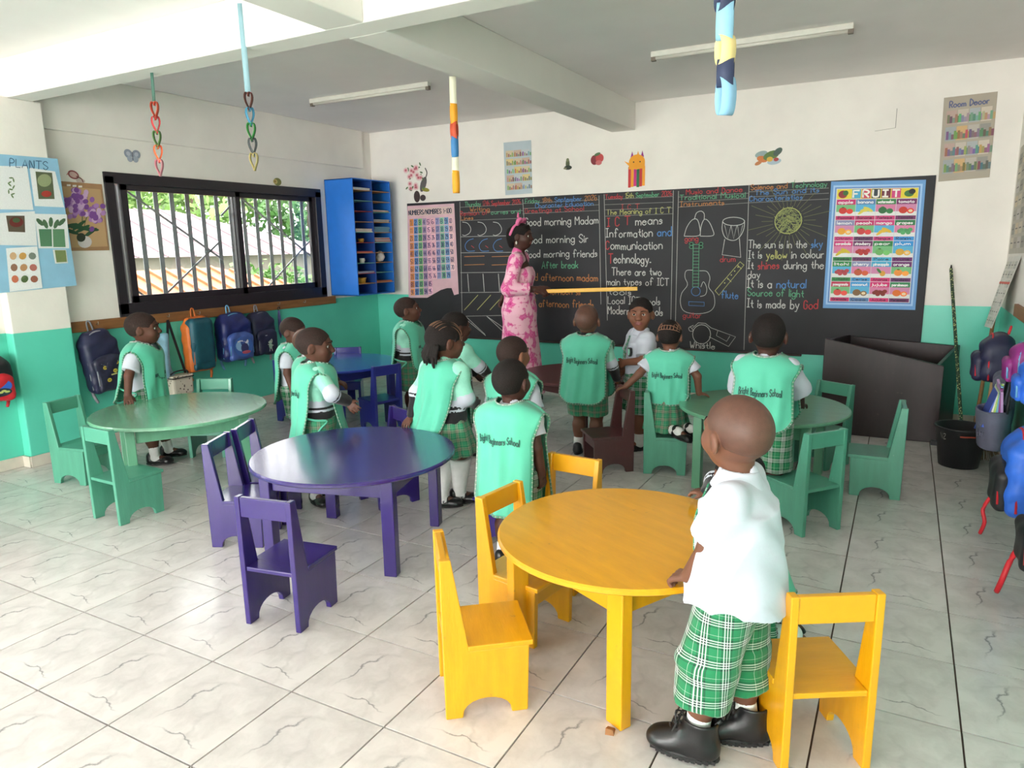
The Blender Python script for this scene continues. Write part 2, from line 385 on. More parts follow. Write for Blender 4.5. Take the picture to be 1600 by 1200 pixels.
# skirting tiles
M_skirt = mat('skirting_tile', (214, 205, 192), .3, .1, 8)
def skirt(name, segs):
    root = None
    m = MB()
    for (a, b, nrm) in segs: m.bar((a[0], a[1], .0385), (b[0], b[1], .0385), .010, .077)
    r = struct(m.build(name, M_grout))
    for (a, b, nrm) in segs:
        a, b, nrm = Vector((*a, 0)), Vector((*b, 0)), Vector((*nrm, 0)); L = (b-a).length; d = (b-a).normalized(); k = 0
        while k*TS < L-.01:
            p = a+d*(k*TS+.002); q = a+d*min((k+1)*TS-.002, L)
            V = []
            for P in (p, q):
                for off in (.002, .013):
                    for z in (.002, .08): P2 = P+nrm*off; V.append((P2.x, P2.y, z))
            MB().add(V, [(0, 1, 3, 2), (4, 6, 7, 5), (0, 4, 5, 1), (2, 3, 7, 6), (0, 2, 6, 4), (1, 5, 7, 3)]).build('skirting_tile', M_skirt, r); k += 1
skirt('baseboard_left', [((XL+.006, -.5), (XL+.006, PY0), (1, 0)), ((PX+.006, PY0-.012), (PX+.006, PY1+.012), (1, 0)), ((XL+.006, PY0-.006), (PX+.012, PY0-.006), (0, -1)), ((XL+.006, PY1+.02), (XL+.006, YB-.02), (1, 0))])
skirt('baseboard_back', [((XL+.02, YB-.006), (XR-.02, YB-.006), (0, -1))])
skirt('baseboard_right', [((XR-.006, .6), (XR-.006, YB-.03), (-1, 0))])

# ------------------------------------------------------------------ window in view
M_alu = mat('dark_window_aluminium', (38, 34, 40), .35, .08, 30, spec=.5)
M_alu2 = mat('window_track', (150, 150, 156), .3, .05, 30, metal=.7)
M_steel = mat('burglar_bar_steel', (124, 130, 134), .5, .1, 30, metal=.1)
def glassmat():
    m, nt, b = nodemat('window_glass'); nt.nodes.remove(b); o = nt.nodes['Material Output']
    t = N(nt, 'ShaderNodeBsdfTransparent'); t.inputs[0].default_value = (.97, .985, .98, 1); g = N(nt, 'ShaderNodeBsdfGlossy'); g.inputs['Roughness'].default_value = .02
    f = N(nt, 'ShaderNodeFresnel'); f.inputs[0].default_value = 1.35; mx = N(nt, 'ShaderNodeMixShader')
    nt.links.new(f.outputs[0], mx.inputs[0]); nt.links.new(t.outputs[0], mx.inputs[1]); nt.links.new(g.outputs[0], mx.inputs[2]); nt.links.new(mx.outputs[0], o.inputs[0])
    return m
M_glass = glassmat()
def window(name, y0, y1, z0, z1, ymid, bars=True):
    root = empty(name, (XL, (y0+y1)/2, z0)); root['kind'] = 'structure'
    P = lambda nm, a, b, m=M_alu, par=None, bv=.003: _rel(bevel(bx(nm, a, b, m), bv), par or root)
    def _rel(o, par):
        o.parent = par; o.matrix_parent_inverse = par.matrix_world.inverted() if par is not root else Matrix.Translation(-Vector(root.location)); return o
    fw = .085
    fr = MB(); x0, x1 = XL-.09, XL+.018
    fr.box((x0, y0-.02, z0-.03), (x1, y1+.02, z0+fw)); fr.box((x0, y0-.02, z1-.055), (x1, y1+.02, z1+.03)); fr.box((x0, y0-.02, z0), (x1, y0+.055, z1)); fr.box((x0, y1-.06, z0), (x1, y1+.02, z1))
    _rel(bevel(fr.build('outer_frame', M_alu), .003), root)
    tr = MB(); tr.box((XL-.03, y0+.06, z0+fw), (XL+.004, y0+.075, z1-.06)); tr.box((XL-.05, y0+.09, z0+fw), (XL+.0, y0+.1, z1-.06)); _rel(tr.build('sliding_track', M_alu2), root)
    for k, (a, b, xo) in enumerate(((y0+.11, ymid+.03, -.03), (ymid-.03, y1-.05, -.065))):
        sh = MB(); sw = .055; za, zb = z0+fw-.005, z1-.055
        sh.box((XL+xo, a, za), (XL+xo+.03, b, za+.06)); sh.box((XL+xo, a, zb-.045), (XL+xo+.03, b, zb)); sh.box((XL+xo, a, za), (XL+xo+.03, a+sw, zb)); sh.box((XL+xo, b-sw, za), (XL+xo+.03, b, zb))
        s = _rel(bevel(sh.build('sash', M_alu), .002), root)
        g = bx('pane', (XL+xo+.012, a+sw, za+.06), (XL+xo+.016, b-sw, zb-.045), M_glass); _rel(g, root)
    if bars:
        n = 14
        for k in range(n):
            y = y0+.12+(y1-y0-.16)*(k+.5)/n
            _rel(bx('burglar_bar', (XL-.135, y-.021, z0-.01), (XL-.13, y+.021, z1+.01), M_steel), root)
        zz0, zz1 = z0, z1; hw = (y1-y0)/2
        for c in (y0, y0+hw):
            for (pa, pb) in (((c+.1, zz1), (c+hw*.98, zz0+.40)), ((c+.1, zz0+.28), (c+.45, zz0)), ((c+hw*.98, zz0+.58), (c+.32, zz0)), ((c, zz0+.80), (c+.32, zz1))):
                m = MB().bar((XL-.127, pa[0], pa[1]), (XL-.127, pb[0], pb[1]), .016, .008, up=(1, 0, 0)); _rel(m.build('diagonal_bar', M_steel), root)
    return root
bpy.context.view_layer.update()
window('window_1', WY0, WY1, WZ0, WZ1, 3.17)
window('window_2', VY0, VY1, VZ0, VZ1, -2.4, False)

# ------------------------------------------------------------------ outside the window
M_orange = mat('orange_roof_sheet', (160, 92, 54), .6, .1, 6); M_pink = mat('pale_pink_roof_sheet', (122, 104, 108), .6, .06, 3)
M_hwall = mat('pale_house_wall', (130, 124, 114), .8, .08, 3); M_grass = mat('hillside_grass', (86, 118, 62), .9, .35, 2.5)
hill = mesh('hillside', [], [])
n = 26; V = []; Fc = []
for i in range(n+1):
    for j in range(n+1):
        x = -4-36*i/n; y = -14+46*j/n; d = (-4-x)
        z = -2.6+max(0, d-7)*.19+.5*math.sin(x*.5+y*.3)+.3*math.sin(y*.9); V.append((x, y, z))
for i in range(n):
    for j in range(n): a = i*(n+1)+j; Fc.append((a, a+1, a+n+2, a+n+1))
h = link('ground_outside', mesh('ground_outside', V, Fc, True), M_grass); struct(h)
def ribbed_roof(parent, c, size, zr, ze, m, rib=.3, ridge_y=True):
    """hipped roof with raised sheet ribs"""
    (cx, cy), (sx, sy) = c, size; rx = sx*.5; ry = sy*.5; rl = max(0.0, ry-rx)*.9
    A = [(cx-rx, cy-ry, ze), (cx+rx, cy-ry, ze), (cx+rx, cy+ry, ze), (cx-rx, cy+ry, ze), (cx, cy-rl, zr), (cx, cy+rl, zr)]
    MB().add(A, [(0, 1, 4), (1, 2, 5, 4), (2, 3, 5), (3, 0, 4, 5), (3, 2, 1, 0)]).build('roof', m, parent)
    k = 0; y = cy-ry+rib
    while y < cy+ry-.05:
        yt = min(max(y, cy-rl), cy+rl); f = 1-min(1, abs(y-yt)/(ry-rl+1e-6)); xt = cx+rx*(1-f); zt = ze+(zr-ze)*f
        MB().bar((cx+rx, y, ze+.02), (xt, y, zt+.02), .05, .03).build('roof_rib', m, parent); y += rib
ho = empty('orange_roof_house', (-8, 4, -2.5), 0, 'low house with ribbed orange sheet roof just outside the window', 'house')
inv = lambda o, r: (setattr(o, 'matrix_parent_inverse', Matrix.Translation(-Vector(r.location))), o)[1]
def house(root, c, size, zr, ze, roofm, base, rib):
    ribbed_roof(root, c, size, zr, ze, roofm, rib)
    bx('wall', (c[0]-size[0]*.42, c[1]-size[1]*.42, base), (c[0]+size[0]*.42, c[1]+size[1]*.42, ze), M_hwall, root)
    for ch in root.children: inv(ch, root)
house(ho, (-7.4, 5.0), (5.0, 8.4), 1.22, .25, M_orange, -3.0, .28)
hp = empty('pink_roof_house', (-17, 12, -2.5), 0, 'house with broad pale pink roof among the greenery beyond the window', 'house')
house(hp, (-17.0, 10.2), (7.0, 13.0), 2.7, 1.35, M_pink, -2, .8)
# foliage: leaf cards of several blades, one object for each shrub
def leafmesh(name, nl, R, leaf, seed, zs=.8, up=.3):
    r = np.random.RandomState(seed); P = r.normal(size=(nl, 3)); P /= np.linalg.norm(P, axis=1)[:, None]; rad = R*r.uniform(.55, 1, nl)[:, None]; P = P*rad*np.array([1, 1, zs]); P += .25*R*np.sin(P[:, [1, 2, 0]]*6/R)
    d = r.normal(size=(nl, 3)); d[:, 2] += up; d /= np.linalg.norm(d, axis=1)[:, None]; s = np.cross(d, r.normal(size=(nl, 3))); s /= np.linalg.norm(s, axis=1)[:, None]
    l = leaf*r.uniform(.6, 1.3, nl)[:, None]; V = np.stack([P-d*l*.5, P+s*l*.22+np.array([0, 0, .05])*l, P+d*l*.5, P-s*l*.22+np.array([0, 0, .05])*l], 1).reshape(-1, 3)
    return V, np.arange(nl*4).reshape(-1, 4)
M_leafs = [mat('leaf_green_a', (80, 122, 52), .6, .3, 3), mat('leaf_green_b', (70, 112, 54), .6, .3, 3), mat('leaf_green_c', (108, 140, 70), .6, .3, 3)]
protos = []
for k in range(3):
    V, Q = leafmesh('f', 1500, 1.0, .17, 20+k); protos.append(fmesh('foliage', V, Q, False)); protos[-1].materials.append(M_leafs[k])
trunk = MB().tube([(0, 0, -1.0), (.03, .02, -.3), (0, .05, .2)], [.07, .06, .03], 6); tm = mesh('trunk', trunk.V, trunk.F); tm.materials.append(mat('bark', (92, 74, 58), .9, .2, 20))
rr = random.Random(5); k = 0
ORD = ['leftmost', 'second', 'third', 'fourth', 'fifth', 'sixth', 'seventh', 'eighth', 'ninth', 'tenth', 'eleventh', 'twelfth']
def side_rank(x, y, big): return sorted([(q[1]-CAM[1])/(CAM[0]-q[0]) for q in spots if (q[3] > 1.9) == big]).index((y-CAM[1])/(CAM[0]-x))
spots = [(-9.5, 12.5, -.3, 1.2), (-11.2, 9.6, .0, 1.1), (-10.5, 15.5, .2, 1.5), (-12.5, 12.2, .2, 1.3), (-13, 19, .4, 2.0), (-12.0, 16.8, .2, 1.4), (-9.5, 18.5, -.2, 1.6), (-22, 24, 3, 3.0), (-24, 19, 3.4, 3.2), (-26, 13, 4.0, 3.4), (-27, 7, 4.2, 3.4), (-20, 28, 2.6, 3.0), (-26, 30, 4, 3.6), (-15, 24, 1.2, 2.4), (-30, 22, 5, 4), (-11.5, 6.8, -.4, 1.0), (-17, 32, 2.4, 3.0), (-12, 25, .8, 2.2), (-9.8, 10.3, -.6, .9)]
for (x, y, z, s) in spots:
    names = ['leafy_shrub', 'leafy_shrub', 'leafy_tree']
    r = empty('leafy_tree' if s > 1.9 else 'leafy_shrub', (x, y, z), rr.uniform(0, 6), 'bright green leafy bush outside, %s of the bushes counted from the left' % ORD[side_rank(x, y, False)] if s <= 1.9 else '', 'bush', 'bushes on the hillside outside')
    if s > 1.9: tag(r, 'large green tree on the far slope outside, %s of the trees from the left' % ORD[side_rank(x, y, True)], 'tree', 'trees on the far slope')
    r.scale = (s, s, s*.8)
    f = link('foliage', protos[k % 3], None, r); link('trunk', tm, None, r); k += 1
# banana plant
ban = empty('banana_plant', (-10.4, 8.4, -1.2), 0, 'banana plant with long arching leaves in front of the pink roof outside', 'plant')
M_ban = mat('banana_leaf', (128, 170, 78), .5, .2, 4)
MB().tube([(0, 0, -.8), (.05, .05, .6), (.02, .1, 1.6)], [.14, .12, .07], 8).build('stem', mat('banana_stem', (150, 160, 100), .7, .2, 8), ban)
for q in range(9):
    a = q*2.4; L = 1.5+.3*math.sin(q*3); V = []; Fc = []
    for i in range(9):
        t = i/8; r0 = L*t; z = 1.5+1.0*math.sin(t*2.2)-.5*t*t*(1+.4*(q % 3)); wd = .2*math.sin(PI*min(1, t*.93+.06))
        c = Vector((math.cos(a)*r0*.75, math.sin(a)*r0*.75, z)); sd = Vector((-math.sin(a), math.cos(a), 0))*wd
        V += [c-sd-Vector((0, 0, .06)), c, c+sd-Vector((0, 0, .06))]
        if i: b = 3*i; Fc += [(b-3, b-2, b+1, b), (b-2, b-1, b+2, b+1)]
    link('leaf', mesh('leaf', V, Fc, True), M_ban, ban)
# ------------------------------------------------------------------ nursery chairs and round tables
def paint(name, rgb, rough=.32, scuff=None, coat=.25): return mat(name, rgb, rough, .07, 5, bump=.18, bscale=26, coat=coat, stretch=(1, 6, 1), scuff=scuff)
PAINT = {'yellow': paint('yellow_gloss_paint', (222, 158, 14), .34, ((150, 120, 60), 30, .70)), 'purple': paint('purple_gloss_paint', (48, 31, 106), .26, ((150, 140, 170), 45, .74), .5), 'blue': paint('blue_gloss_paint', (44, 50, 138), .28, ((120, 120, 170), 40, .74), .4),
         'green': paint('green_gloss_paint', (84, 156, 132), .34, ((180, 200, 190), 45, .74)), 'sage': paint('sage_green_paint', (100, 160, 128), .34, ((190, 205, 190), 45, .74), .4), 'brown': paint('brown_gloss_paint', (84, 46, 48), .34, ((140, 110, 105), 40, .72))}
CH = {}
def chair_meshes():
    arch = [(.055, 0)]+[(.135-.08*math.cos(a), .062*math.sin(a)**.8) for a in [PI*k/10 for k in range(1, 10)]]+[(.215, 0)]
    prof = [(0, 0)]+arch+[(.268, 0), (.275, .232), (.082, .232), (.032, .545), (-.004, .545)]
    side = MB().prism(prof, -.012, .012, (1, 2, 0))
    seat = MB().prism([(-.107, .004), (.107, .004), (.107, .078), (.134, .078), (.134, .288), (-.134, .288), (-.134, .078), (-.107, .078)], .232, .25)
    rail = MB().box((-.107, .0, .462), (.107, .022, .543)); apron = MB().box((-.107, .246, .165), (.107, .264, .232))
    return [('side_panel', side, -.119), ('side_panel', side, .119), ('seat', seat, 0), ('back_rail', rail, 0), ('front_rail', apron, 0)]
def make_chair(col):
    r = empty(col+'_chair')
    for nm, mb, x in chair_meshes():
        o = bevel(mb.build(nm, PAINT[col], r), .0035); o.location.x = x
    return r
def chair(col, x, y, deg, label):
    name = {'yellow': 'yellow_chair', 'purple': 'purple_chair', 'blue': 'blue_chair', 'green': 'green_chair', 'brown': 'brown_chair'}[col]
    if col not in CH: r = CH[col] = make_chair(col)
    else: r = copy_tree(CH[col])
    r.location = (x, y, 0); r.rotation_euler = (0, 0, math.radians(deg))
    return tag(r, label, 'chair', 'painted wooden nursery chairs')
chair('yellow', 1.276, .219, -51, 'yellow wooden chair nearest the camera, scuffed side panel toward the viewer')
chair('yellow', 1.181, .779, -99, 'yellow chair pushed under the left side of the yellow table')
chair('yellow', 2.449, .425, 31, 'yellow chair behind the boy in boots, its open back toward the viewer')
chair('yellow', 1.285, 1.325, 176, 'yellow chair at the far side of the yellow table, only its back showing')
chair('purple', .426, .268, 10, 'purple chair standing alone in front of the purple table, back toward the viewer')
chair('purple', -.522, .817, -65, 'nearer of two purple chairs side by side left of the purple table')
chair('purple', -.635, 1.085, -63, 'farther of two purple chairs side by side left of the purple table')
chair('purple', 1.0, 1.466, 90, 'dark purple chair mostly hidden behind a child in a green bib')
chair('purple', -.03, 1.78, 158, 'purple chair on the far side of the purple table, seat under the tabletop')
chair('green', -2.326, 1.063, -78, 'green chair against the teal pillar at the far left')
chair('green', -1.299, .665, -1, 'green chair in front of the left green table, back toward the viewer')
chair('green', -1.975, 2.008, -151, 'pale green chair on the window side of the left green table')
chair('green', 1.096, 2.909, -75, 'green chair with a girl kneeling on its seat')
chair('green', 2.196, 3.631, 151, 'green chair behind the right green table, in front of the dark brown cabinet')
chair('green', 2.265, 2.235, 51, 'green chair in front of the right green table, arched side toward the viewer')
chair('green', 2.609, 3.07, 93, 'green chair at the right end of the right green table, seen from the side')
chair('brown', .975, 2.90, 130, 'brown chair between the boy in the green bib and the kneeling girl')
chair('blue', -2.25, 2.95, -86, 'blue chair at the left end of the blue table, below the hanging backpacks')
chair('blue', -2.18, 3.72, -145, 'blue chair at the wall side of the blue table, only its top rail showing')
chair('blue', -1.125, 2.998, 69, 'blue chair at the right end of the blue table with its back toward the viewer')
chair('blue', -1.62, 2.62, 5, 'blue chair in front of the blue table beside the boy reaching out his arm')

def table(name, col, x, y, R, label, ang, leg=(.066, .05), topm=None, rl=None):
    r = empty(name, (x, y, 0), math.radians(ang), label, 'table', 'round nursery tables'); M = PAINT[col]
    prof = [(0, .467), (R-.006, .467), (R, .472), (R, .483), (R-.006, .489), (0, .489)]
    mb = MB().lathe(prof, 72, caps=False); t = mb.build('tabletop', topm or M, r)
    rl = rl or R*.86
    for k in range(4):
        a = PI/2*k+PI/4; c = Matrix.Translation((rl*math.cos(a), rl*math.sin(a), 0)) @ Matrix.Rotation(a+PI/4, 4, 'Z')
        bevel(MB().box((-leg[0]/2, -leg[1]/2, 0), (leg[0]/2, leg[1]/2, .468), c).build('leg', M, r), .004)
        b = a+PI/2; p = Vector((rl*math.cos(a), rl*math.sin(a), .42)); q = Vector((rl*math.cos(b), rl*math.sin(b), .42)); d = (q-p).normalized()*.03
        bevel(MB().bar(p+d, q-d, .02, .092, up=(0, 0, 1)).build('apron', M, r), .003)
    return r
def gloss_top(name, rgb, streak):
    m = mat(name, rgb, .22, .08, 6, bump=.35, bscale=34, coat=.6, stretch=(1, 9, 1)); return m
table('yellow_round_table', 'yellow', 1.732, .723, .45, 'round yellow table held by the boy in the white shirt', -27, (.07, .044))
table('purple_round_table', 'purple', .182, 1.082, .504, 'round purple table with glossy streaked top', -74.7, (.062, .052), gloss_top('purple_table_top', (50, 33, 110), 1))
table('left_green_round_table', 'sage', -1.53, 1.37, .53, 'round pale green table by the window with the boy leaning on it', -30, (.062, .052), gloss_top('sage_table_top', (110, 172, 138), 1)).name = 'green_round_table'
table('green_round_table', 'sage', 1.827, 2.967, .504, 'round green table on the right side of the room', -2, (.062, .052))
table('blue_round_table', 'blue', -1.86, 3.235, .53, 'round blue table near the blue pigeonhole shelf', -15, (.062, .052), gloss_top('blue_table_top', (44, 64, 170), 1))
table('brown_round_table', 'brown', .35, 3.57, .49, 'round brown table in front of the chalkboard behind the standing boys', -20, (.062, .052))

# dark brown open cabinet standing askew by the wall
M_cab = mat('dark_brown_varnish', (40, 24, 25), .38, .18, 6, bump=.15, bscale=30, stretch=(6, 1, 1), scuff=((90, 70, 66), 30, .68))
cb = empty('brown_cabinet', (2.05, 4.36, 0), 0, 'dark brown wooden cabinet standing askew under the chalkboard by the bucket', 'cabinet')
def cabrel(o): return inv(o, cb)
f0, f1 = Vector((2.04, 4.365, 0)), Vector((2.845, 4.39, 0)); dn = Vector((-.031, .9995, 0))
def vpanel(nm, p, q, zp, zq, th, nrm):
    n = Vector(nrm).normalized()*th; V = [p, q, q+Vector((0, 0, zq)), p+Vector((0, 0, zp)), p+n, q+n, q+n+Vector((0, 0, zq)), p+n+Vector((0, 0, zp))]
    return cabrel(bevel(MB().add(V, [(0, 1, 2, 3), (7, 6, 5, 4), (0, 4, 5, 1), (1, 5, 6, 2), (2, 6, 7, 3), (3, 7, 4, 0)]).build(nm, M_cab, cb), .004))
vpanel('front_board', f0, f1, .745, .575, .028, dn)
vpanel('end_board', f1+Vector((-.03, .03, 0)), Vector((2.97, 5.02, 0)), .57, .655, .026, (-1, .2, 0))
vpanel('end_board', f0+Vector((.005, .03, 0)), Vector((2.16, 5.02, 0)), .73, .70, .026, (1, 0, 0))
vpanel('back_board', Vector((2.16, 5.02, 0)), Vector((2.97, 5.02, 0)), .69, .645, .026, (0, 1, 0))
vpanel('shelf_board', f0+Vector((.04, .04, .2)), f1+Vector((-.06, .04, .2)), .02, .02, .58, (.06, 1, 0))

# bucket, mop stick, brooms
M_bk = mat('black_rubber', (30, 31, 33), .5, .12, 12)
bk = empty('bucket', (2.95, 3.86, 0), 0, 'black rubber bucket with chalk mark and red line beside the cabinet', 'bucket')
MB().lathe([(0, 0), (.115, 0), (.15, .255), (.16, .262), (.158, .27), (.146, .268), (.112, .012), (0, .012)], 40, caps=False).build('body', M_bk, bk, True)
fb = Flat(lambda u, v, l: Vector((0, 0, 0))+Vector(((.117+.033*v/.255+.0012+l)*math.sin(u), -(.117+.033*v/.255+.0012+l)*math.cos(u), v)))
fb.text('N2', -.95, .195, .035, (170, 168, 160), w=.32, lw=.004); fb.stroke([(-.1, .225), (.1, .225), (.3, .228), (.5, .226)], .010, (150, 60, 40)); fb.build('chalk_mark', bk)
for s in (-1, 1): MB().box((s*.148-.02, -.02, .12), (s*.148+.02, .02, .15)).build('lug', M_bk, bk)
mp = empty('mop', (0, 0, 0), 0, 'green and black spotted mop pole leaning on the wall from the bucket', 'mop')
a_, b_ = Vector((2.985, 4.02, .05)), Vector(at(1486, 420, y=YB-.03))
def spotmat():
    m, nt, b = nodemat('spotted_pole'); tc = N(nt, 'ShaderNodeTexCoord'); v = N(nt, 'ShaderNodeTexVoronoi'); v.inputs['Scale'].default_value = 70; nt.links.new(tc.outputs['Object'], v.inputs['Vector'])
    r = N(nt, 'ShaderNodeValToRGB'); r.color_ramp.elements[0].position = .28; r.color_ramp.elements[0].color = (*s2l((196, 204, 140)), 1); r.color_ramp.elements[1].position = .36; r.color_ramp.elements[1].color = (*s2l((38, 62, 46)), 1)
    nt.links.new(v.outputs['Distance'], r.inputs[0]); nt.links.new(r.outputs[0], b.inputs['Base Color']); b.inputs['Roughness'].default_value = .4; return m
MB().tube([a_, a_.lerp(b_, .5), b_], .012, 10).build('pole', spotmat(), mp); MB().tube([b_, b_+Vector((0, .003, .03))], [.009, .004], 8).build('pole_tip', M_bk, mp)
mh = MB()
for k in range(26):
    t = k*.7; mh.tube([a_+Vector((0, 0, .07)), a_+Vector((.03*math.cos(t), .03*math.sin(t), .05)), a_+Vector((.055*math.cos(t), .055*math.sin(t), -.025))], .006, 5)
mh.build('mop_head', mat('mop_yarn', (120, 112, 100), .9, .2, 30), mp)
br = empty('broom', (3.06, 4.25, 0), 0, 'broom with brown wooden handle leaning in the corner behind the bucket', 'broom')
def brooms(root, p, q, col, hd):
    MB().tube([p, Vector(p).lerp(Vector(q), .5), q], .013, 8).build('handle', col, root)
    m = MB(); r = random.Random(hd)
    for k in range(60): x, y = r.uniform(-.09, .09), r.uniform(-.025, .025); m.tube([(p[0]+x*.6, p[1]+y*.6, p[2]+.02), (p[0]+x*1.4, p[1]+y*1.5, .004)], .003, 4)
    m.build('bristles', mat('broom_bristle', (96, 84, 62), .9, .3, 40), root); bx('head', (p[0]-.07, p[1]-.022, p[2]+.0), (p[0]+.07, p[1]+.022, p[2]+.05), mat('broom_head', (140, 44, 34), .5), root, .005)
    for c in root.children: inv(c, root)
brooms(br, (3.06, 4.30, .12), (3.165, 4.9, 1.0), mat('broom_handle_wood', (150, 108, 70), .5, .2, 10, stretch=(8, 8, 1)), 3)
b2 = empty('broom', (3.05, 4.0, 0), 0, 'short red-topped broom with tan handle end beside the bucket', 'broom')
brooms(b2, (3.09, 4.05, .12), (3.17, 4.5, .80), mat('tan_handle', (190, 156, 112), .5, .15, 10), 4)

# little wooden wedge by the yellow table's near leg
wd = MB().add([(1.842, .262, 0), (1.868, .268, 0), (1.862, .300, 0), (1.838, .296, 0), (1.843, .264, .022), (1.866, .269, .018), (1.860, .298, .006), (1.839, .295, .008)], [(3, 2, 1, 0), (4, 5, 6, 7), (0, 1, 5, 4), (1, 2, 6, 5), (2, 3, 7, 6), (3, 0, 4, 7)]).build('wooden_wedge', mat('raw_wood', (150, 100, 62), .8, .25, 40)); wd.location = (-.008, .024, 0); tag(wd, 'small raw wooden wedge on the floor beside the yellow table leg', 'wedge')
# ------------------------------------------------------------------ smooth bodies and clothes: distance fields turned into one surface
A3 = lambda *v: np.array(v, float)
class Field:
    def __init__(s, h): s.h = h; s.ops = []; s.lo = A3(9, 9, 9); s.hi = -s.lo
    def _bb(s, lo, hi): s.lo = np.minimum(s.lo, lo); s.hi = np.maximum(s.hi, hi)
    def cap(s, a, b, ra, rb, k=.02, op='u'):
        a, b = A3(*a), A3(*b); R = max(ra, rb); lo, hi = np.minimum(a, b)-R, np.maximum(a, b)+R
        if op == 'u': s._bb(lo, hi)
        def f(x, y, z):
            d = b-a; q = max(d@d, 1e-9); px, py, pz = x-a[0], y-a[1], z-a[2]
            t = np.clip((px*d[0]+py*d[1]+pz*d[2])/q, 0, 1)
            return np.sqrt((px-t*d[0])**2+(py-t*d[1])**2+(pz-t*d[2])**2)-(ra+(rb-ra)*t)
        s.ops.append((op, f, lo, hi, k)); return s
    def ell(s, c, r, R=None, k=.02, op='u'):
        c, r = A3(*c), A3(*r); R = np.eye(3) if R is None else np.asarray(R)
        e = np.sqrt(((R*r)**2).sum(1)); lo, hi = c-e, c+e
        if op == 'u': s._bb(lo, hi)
        def f(x, y, z):
            p = [x-c[0], y-c[1], z-c[2]]; l = [sum(p[i]*R[i, j] for i in range(3)) for j in range(3)]
            k0 = np.sqrt(sum((l[j]/r[j])**2 for j in range(3))); k1 = np.sqrt(sum((l[j]/r[j]**2)**2 for j in range(3)))
            return k0*(k0-1)/np.maximum(k1, 1e-6)
        s.ops.append((op, f, lo, hi, k)); return s
    def fru(s, a, b, r0, r1, xa=(1, 0, 0), k=.02, op='u', rip=None):
        a, b = A3(*a), A3(*b); zz = b-a; L = np.linalg.norm(zz); zz = zz/L; xa = A3(*xa); xa = xa-zz*(xa@zz); xa /= np.linalg.norm(xa); ya = np.cross(zz, xa)
        R = max(*r0, *r1)*(1.1 if rip else 1); lo, hi = np.minimum(a, b)-R, np.maximum(a, b)+R
        if op == 'u': s._bb(lo, hi)
        def f(x, y, z):
            p = [x-a[0], y-a[1], z-a[2]]; D = lambda v: p[0]*v[0]+p[1]*v[1]+p[2]*v[2]
            lx, ly, lz = D(xa), D(ya), D(zz); t = np.clip(lz/L, 0, 1); rx = r0[0]+(r1[0]-r0[0])*t; ry = r0[1]+(r1[1]-r0[1])*t
            if rip: w = 1+rip[1]*t*np.sin(rip[0]*np.arctan2(ly, lx)+rip[2]); rx = rx*w; ry = ry*w
            d = (np.sqrt((lx/rx)**2+(ly/ry)**2)-1)*np.minimum(rx, ry)
            return np.maximum(np.maximum(d, -lz), lz-L)
        s.ops.append((op, f, lo, hi, k)); return s
    def rbox(s, c, hf, r, k=.02, op='u'):
        c, hf = A3(*c), A3(*hf); lo, hi = c-hf, c+hf
        if op == 'u': s._bb(lo, hi)
        def f(x, y, z):
            q = [np.abs(v-c[i])-(hf[i]-r) for i, v in enumerate((x, y, z))]
            return np.sqrt(sum(np.maximum(v, 0)**2 for v in q))+np.minimum(np.maximum(np.maximum(q[0], q[1]), q[2]), 0)-r
        s.ops.append((op, f, lo, hi, k)); return s
    def cut(s, p0, n):
        p0, n = A3(*p0), A3(*n); n = n/np.linalg.norm(n); s.ops.append(('c', lambda x, y, z: (x-p0[0])*n[0]+(y-p0[1])*n[1]+(z-p0[2])*n[2], None, None, 0)); return s
    def warp(s, f): s.ops.append(('w', f, None, None, 0)); return s
    def run(s):
        h = s.h; lo = s.lo-3*h; n = np.ceil((s.hi+3*h-lo)/h).astype(int)+1
        ax = [(lo[i]+h*np.arange(n[i])).astype(np.float32) for i in range(3)]
        D = np.full(n, .2, np.float32)
        for op, f, l, u, k in s.ops:
            if l is None: sl = [slice(0, n[i]) for i in range(3)]
            else:
                pad = k+2.5*h; sl = [slice(max(0, int((l[i]-pad-lo[i])/h)), min(n[i], int((u[i]+pad-lo[i])/h)+2)) for i in range(3)]
                if any(q.stop <= q.start for q in sl): continue
            d = f(ax[0][sl[0]][:, None, None], ax[1][sl[1]][None, :, None], ax[2][sl[2]][None, None, :]).astype(np.float32); sl = tuple(sl); E = D[sl]
            if op == 'u':
                if k > 0: q = np.maximum(k-np.abs(E-d), 0)/k; D[sl] = np.minimum(E, d)-q*q*k*.25
                else: D[sl] = np.minimum(E, d)
            elif op == 's':
                if k > 0: q = np.maximum(k-np.abs(E+d), 0)/k; D[sl] = np.maximum(E, -d)+q*q*k*.25
                else: D[sl] = np.maximum(E, -d)
            elif op == 'c': D[sl] = np.maximum(E, d)
            else: D[sl] = E+d
        D[0] = D[-1] = .2; D[:, 0] = D[:, -1] = .2; D[:, :, 0] = D[:, :, -1] = .2
        return nets(D, lo, h)
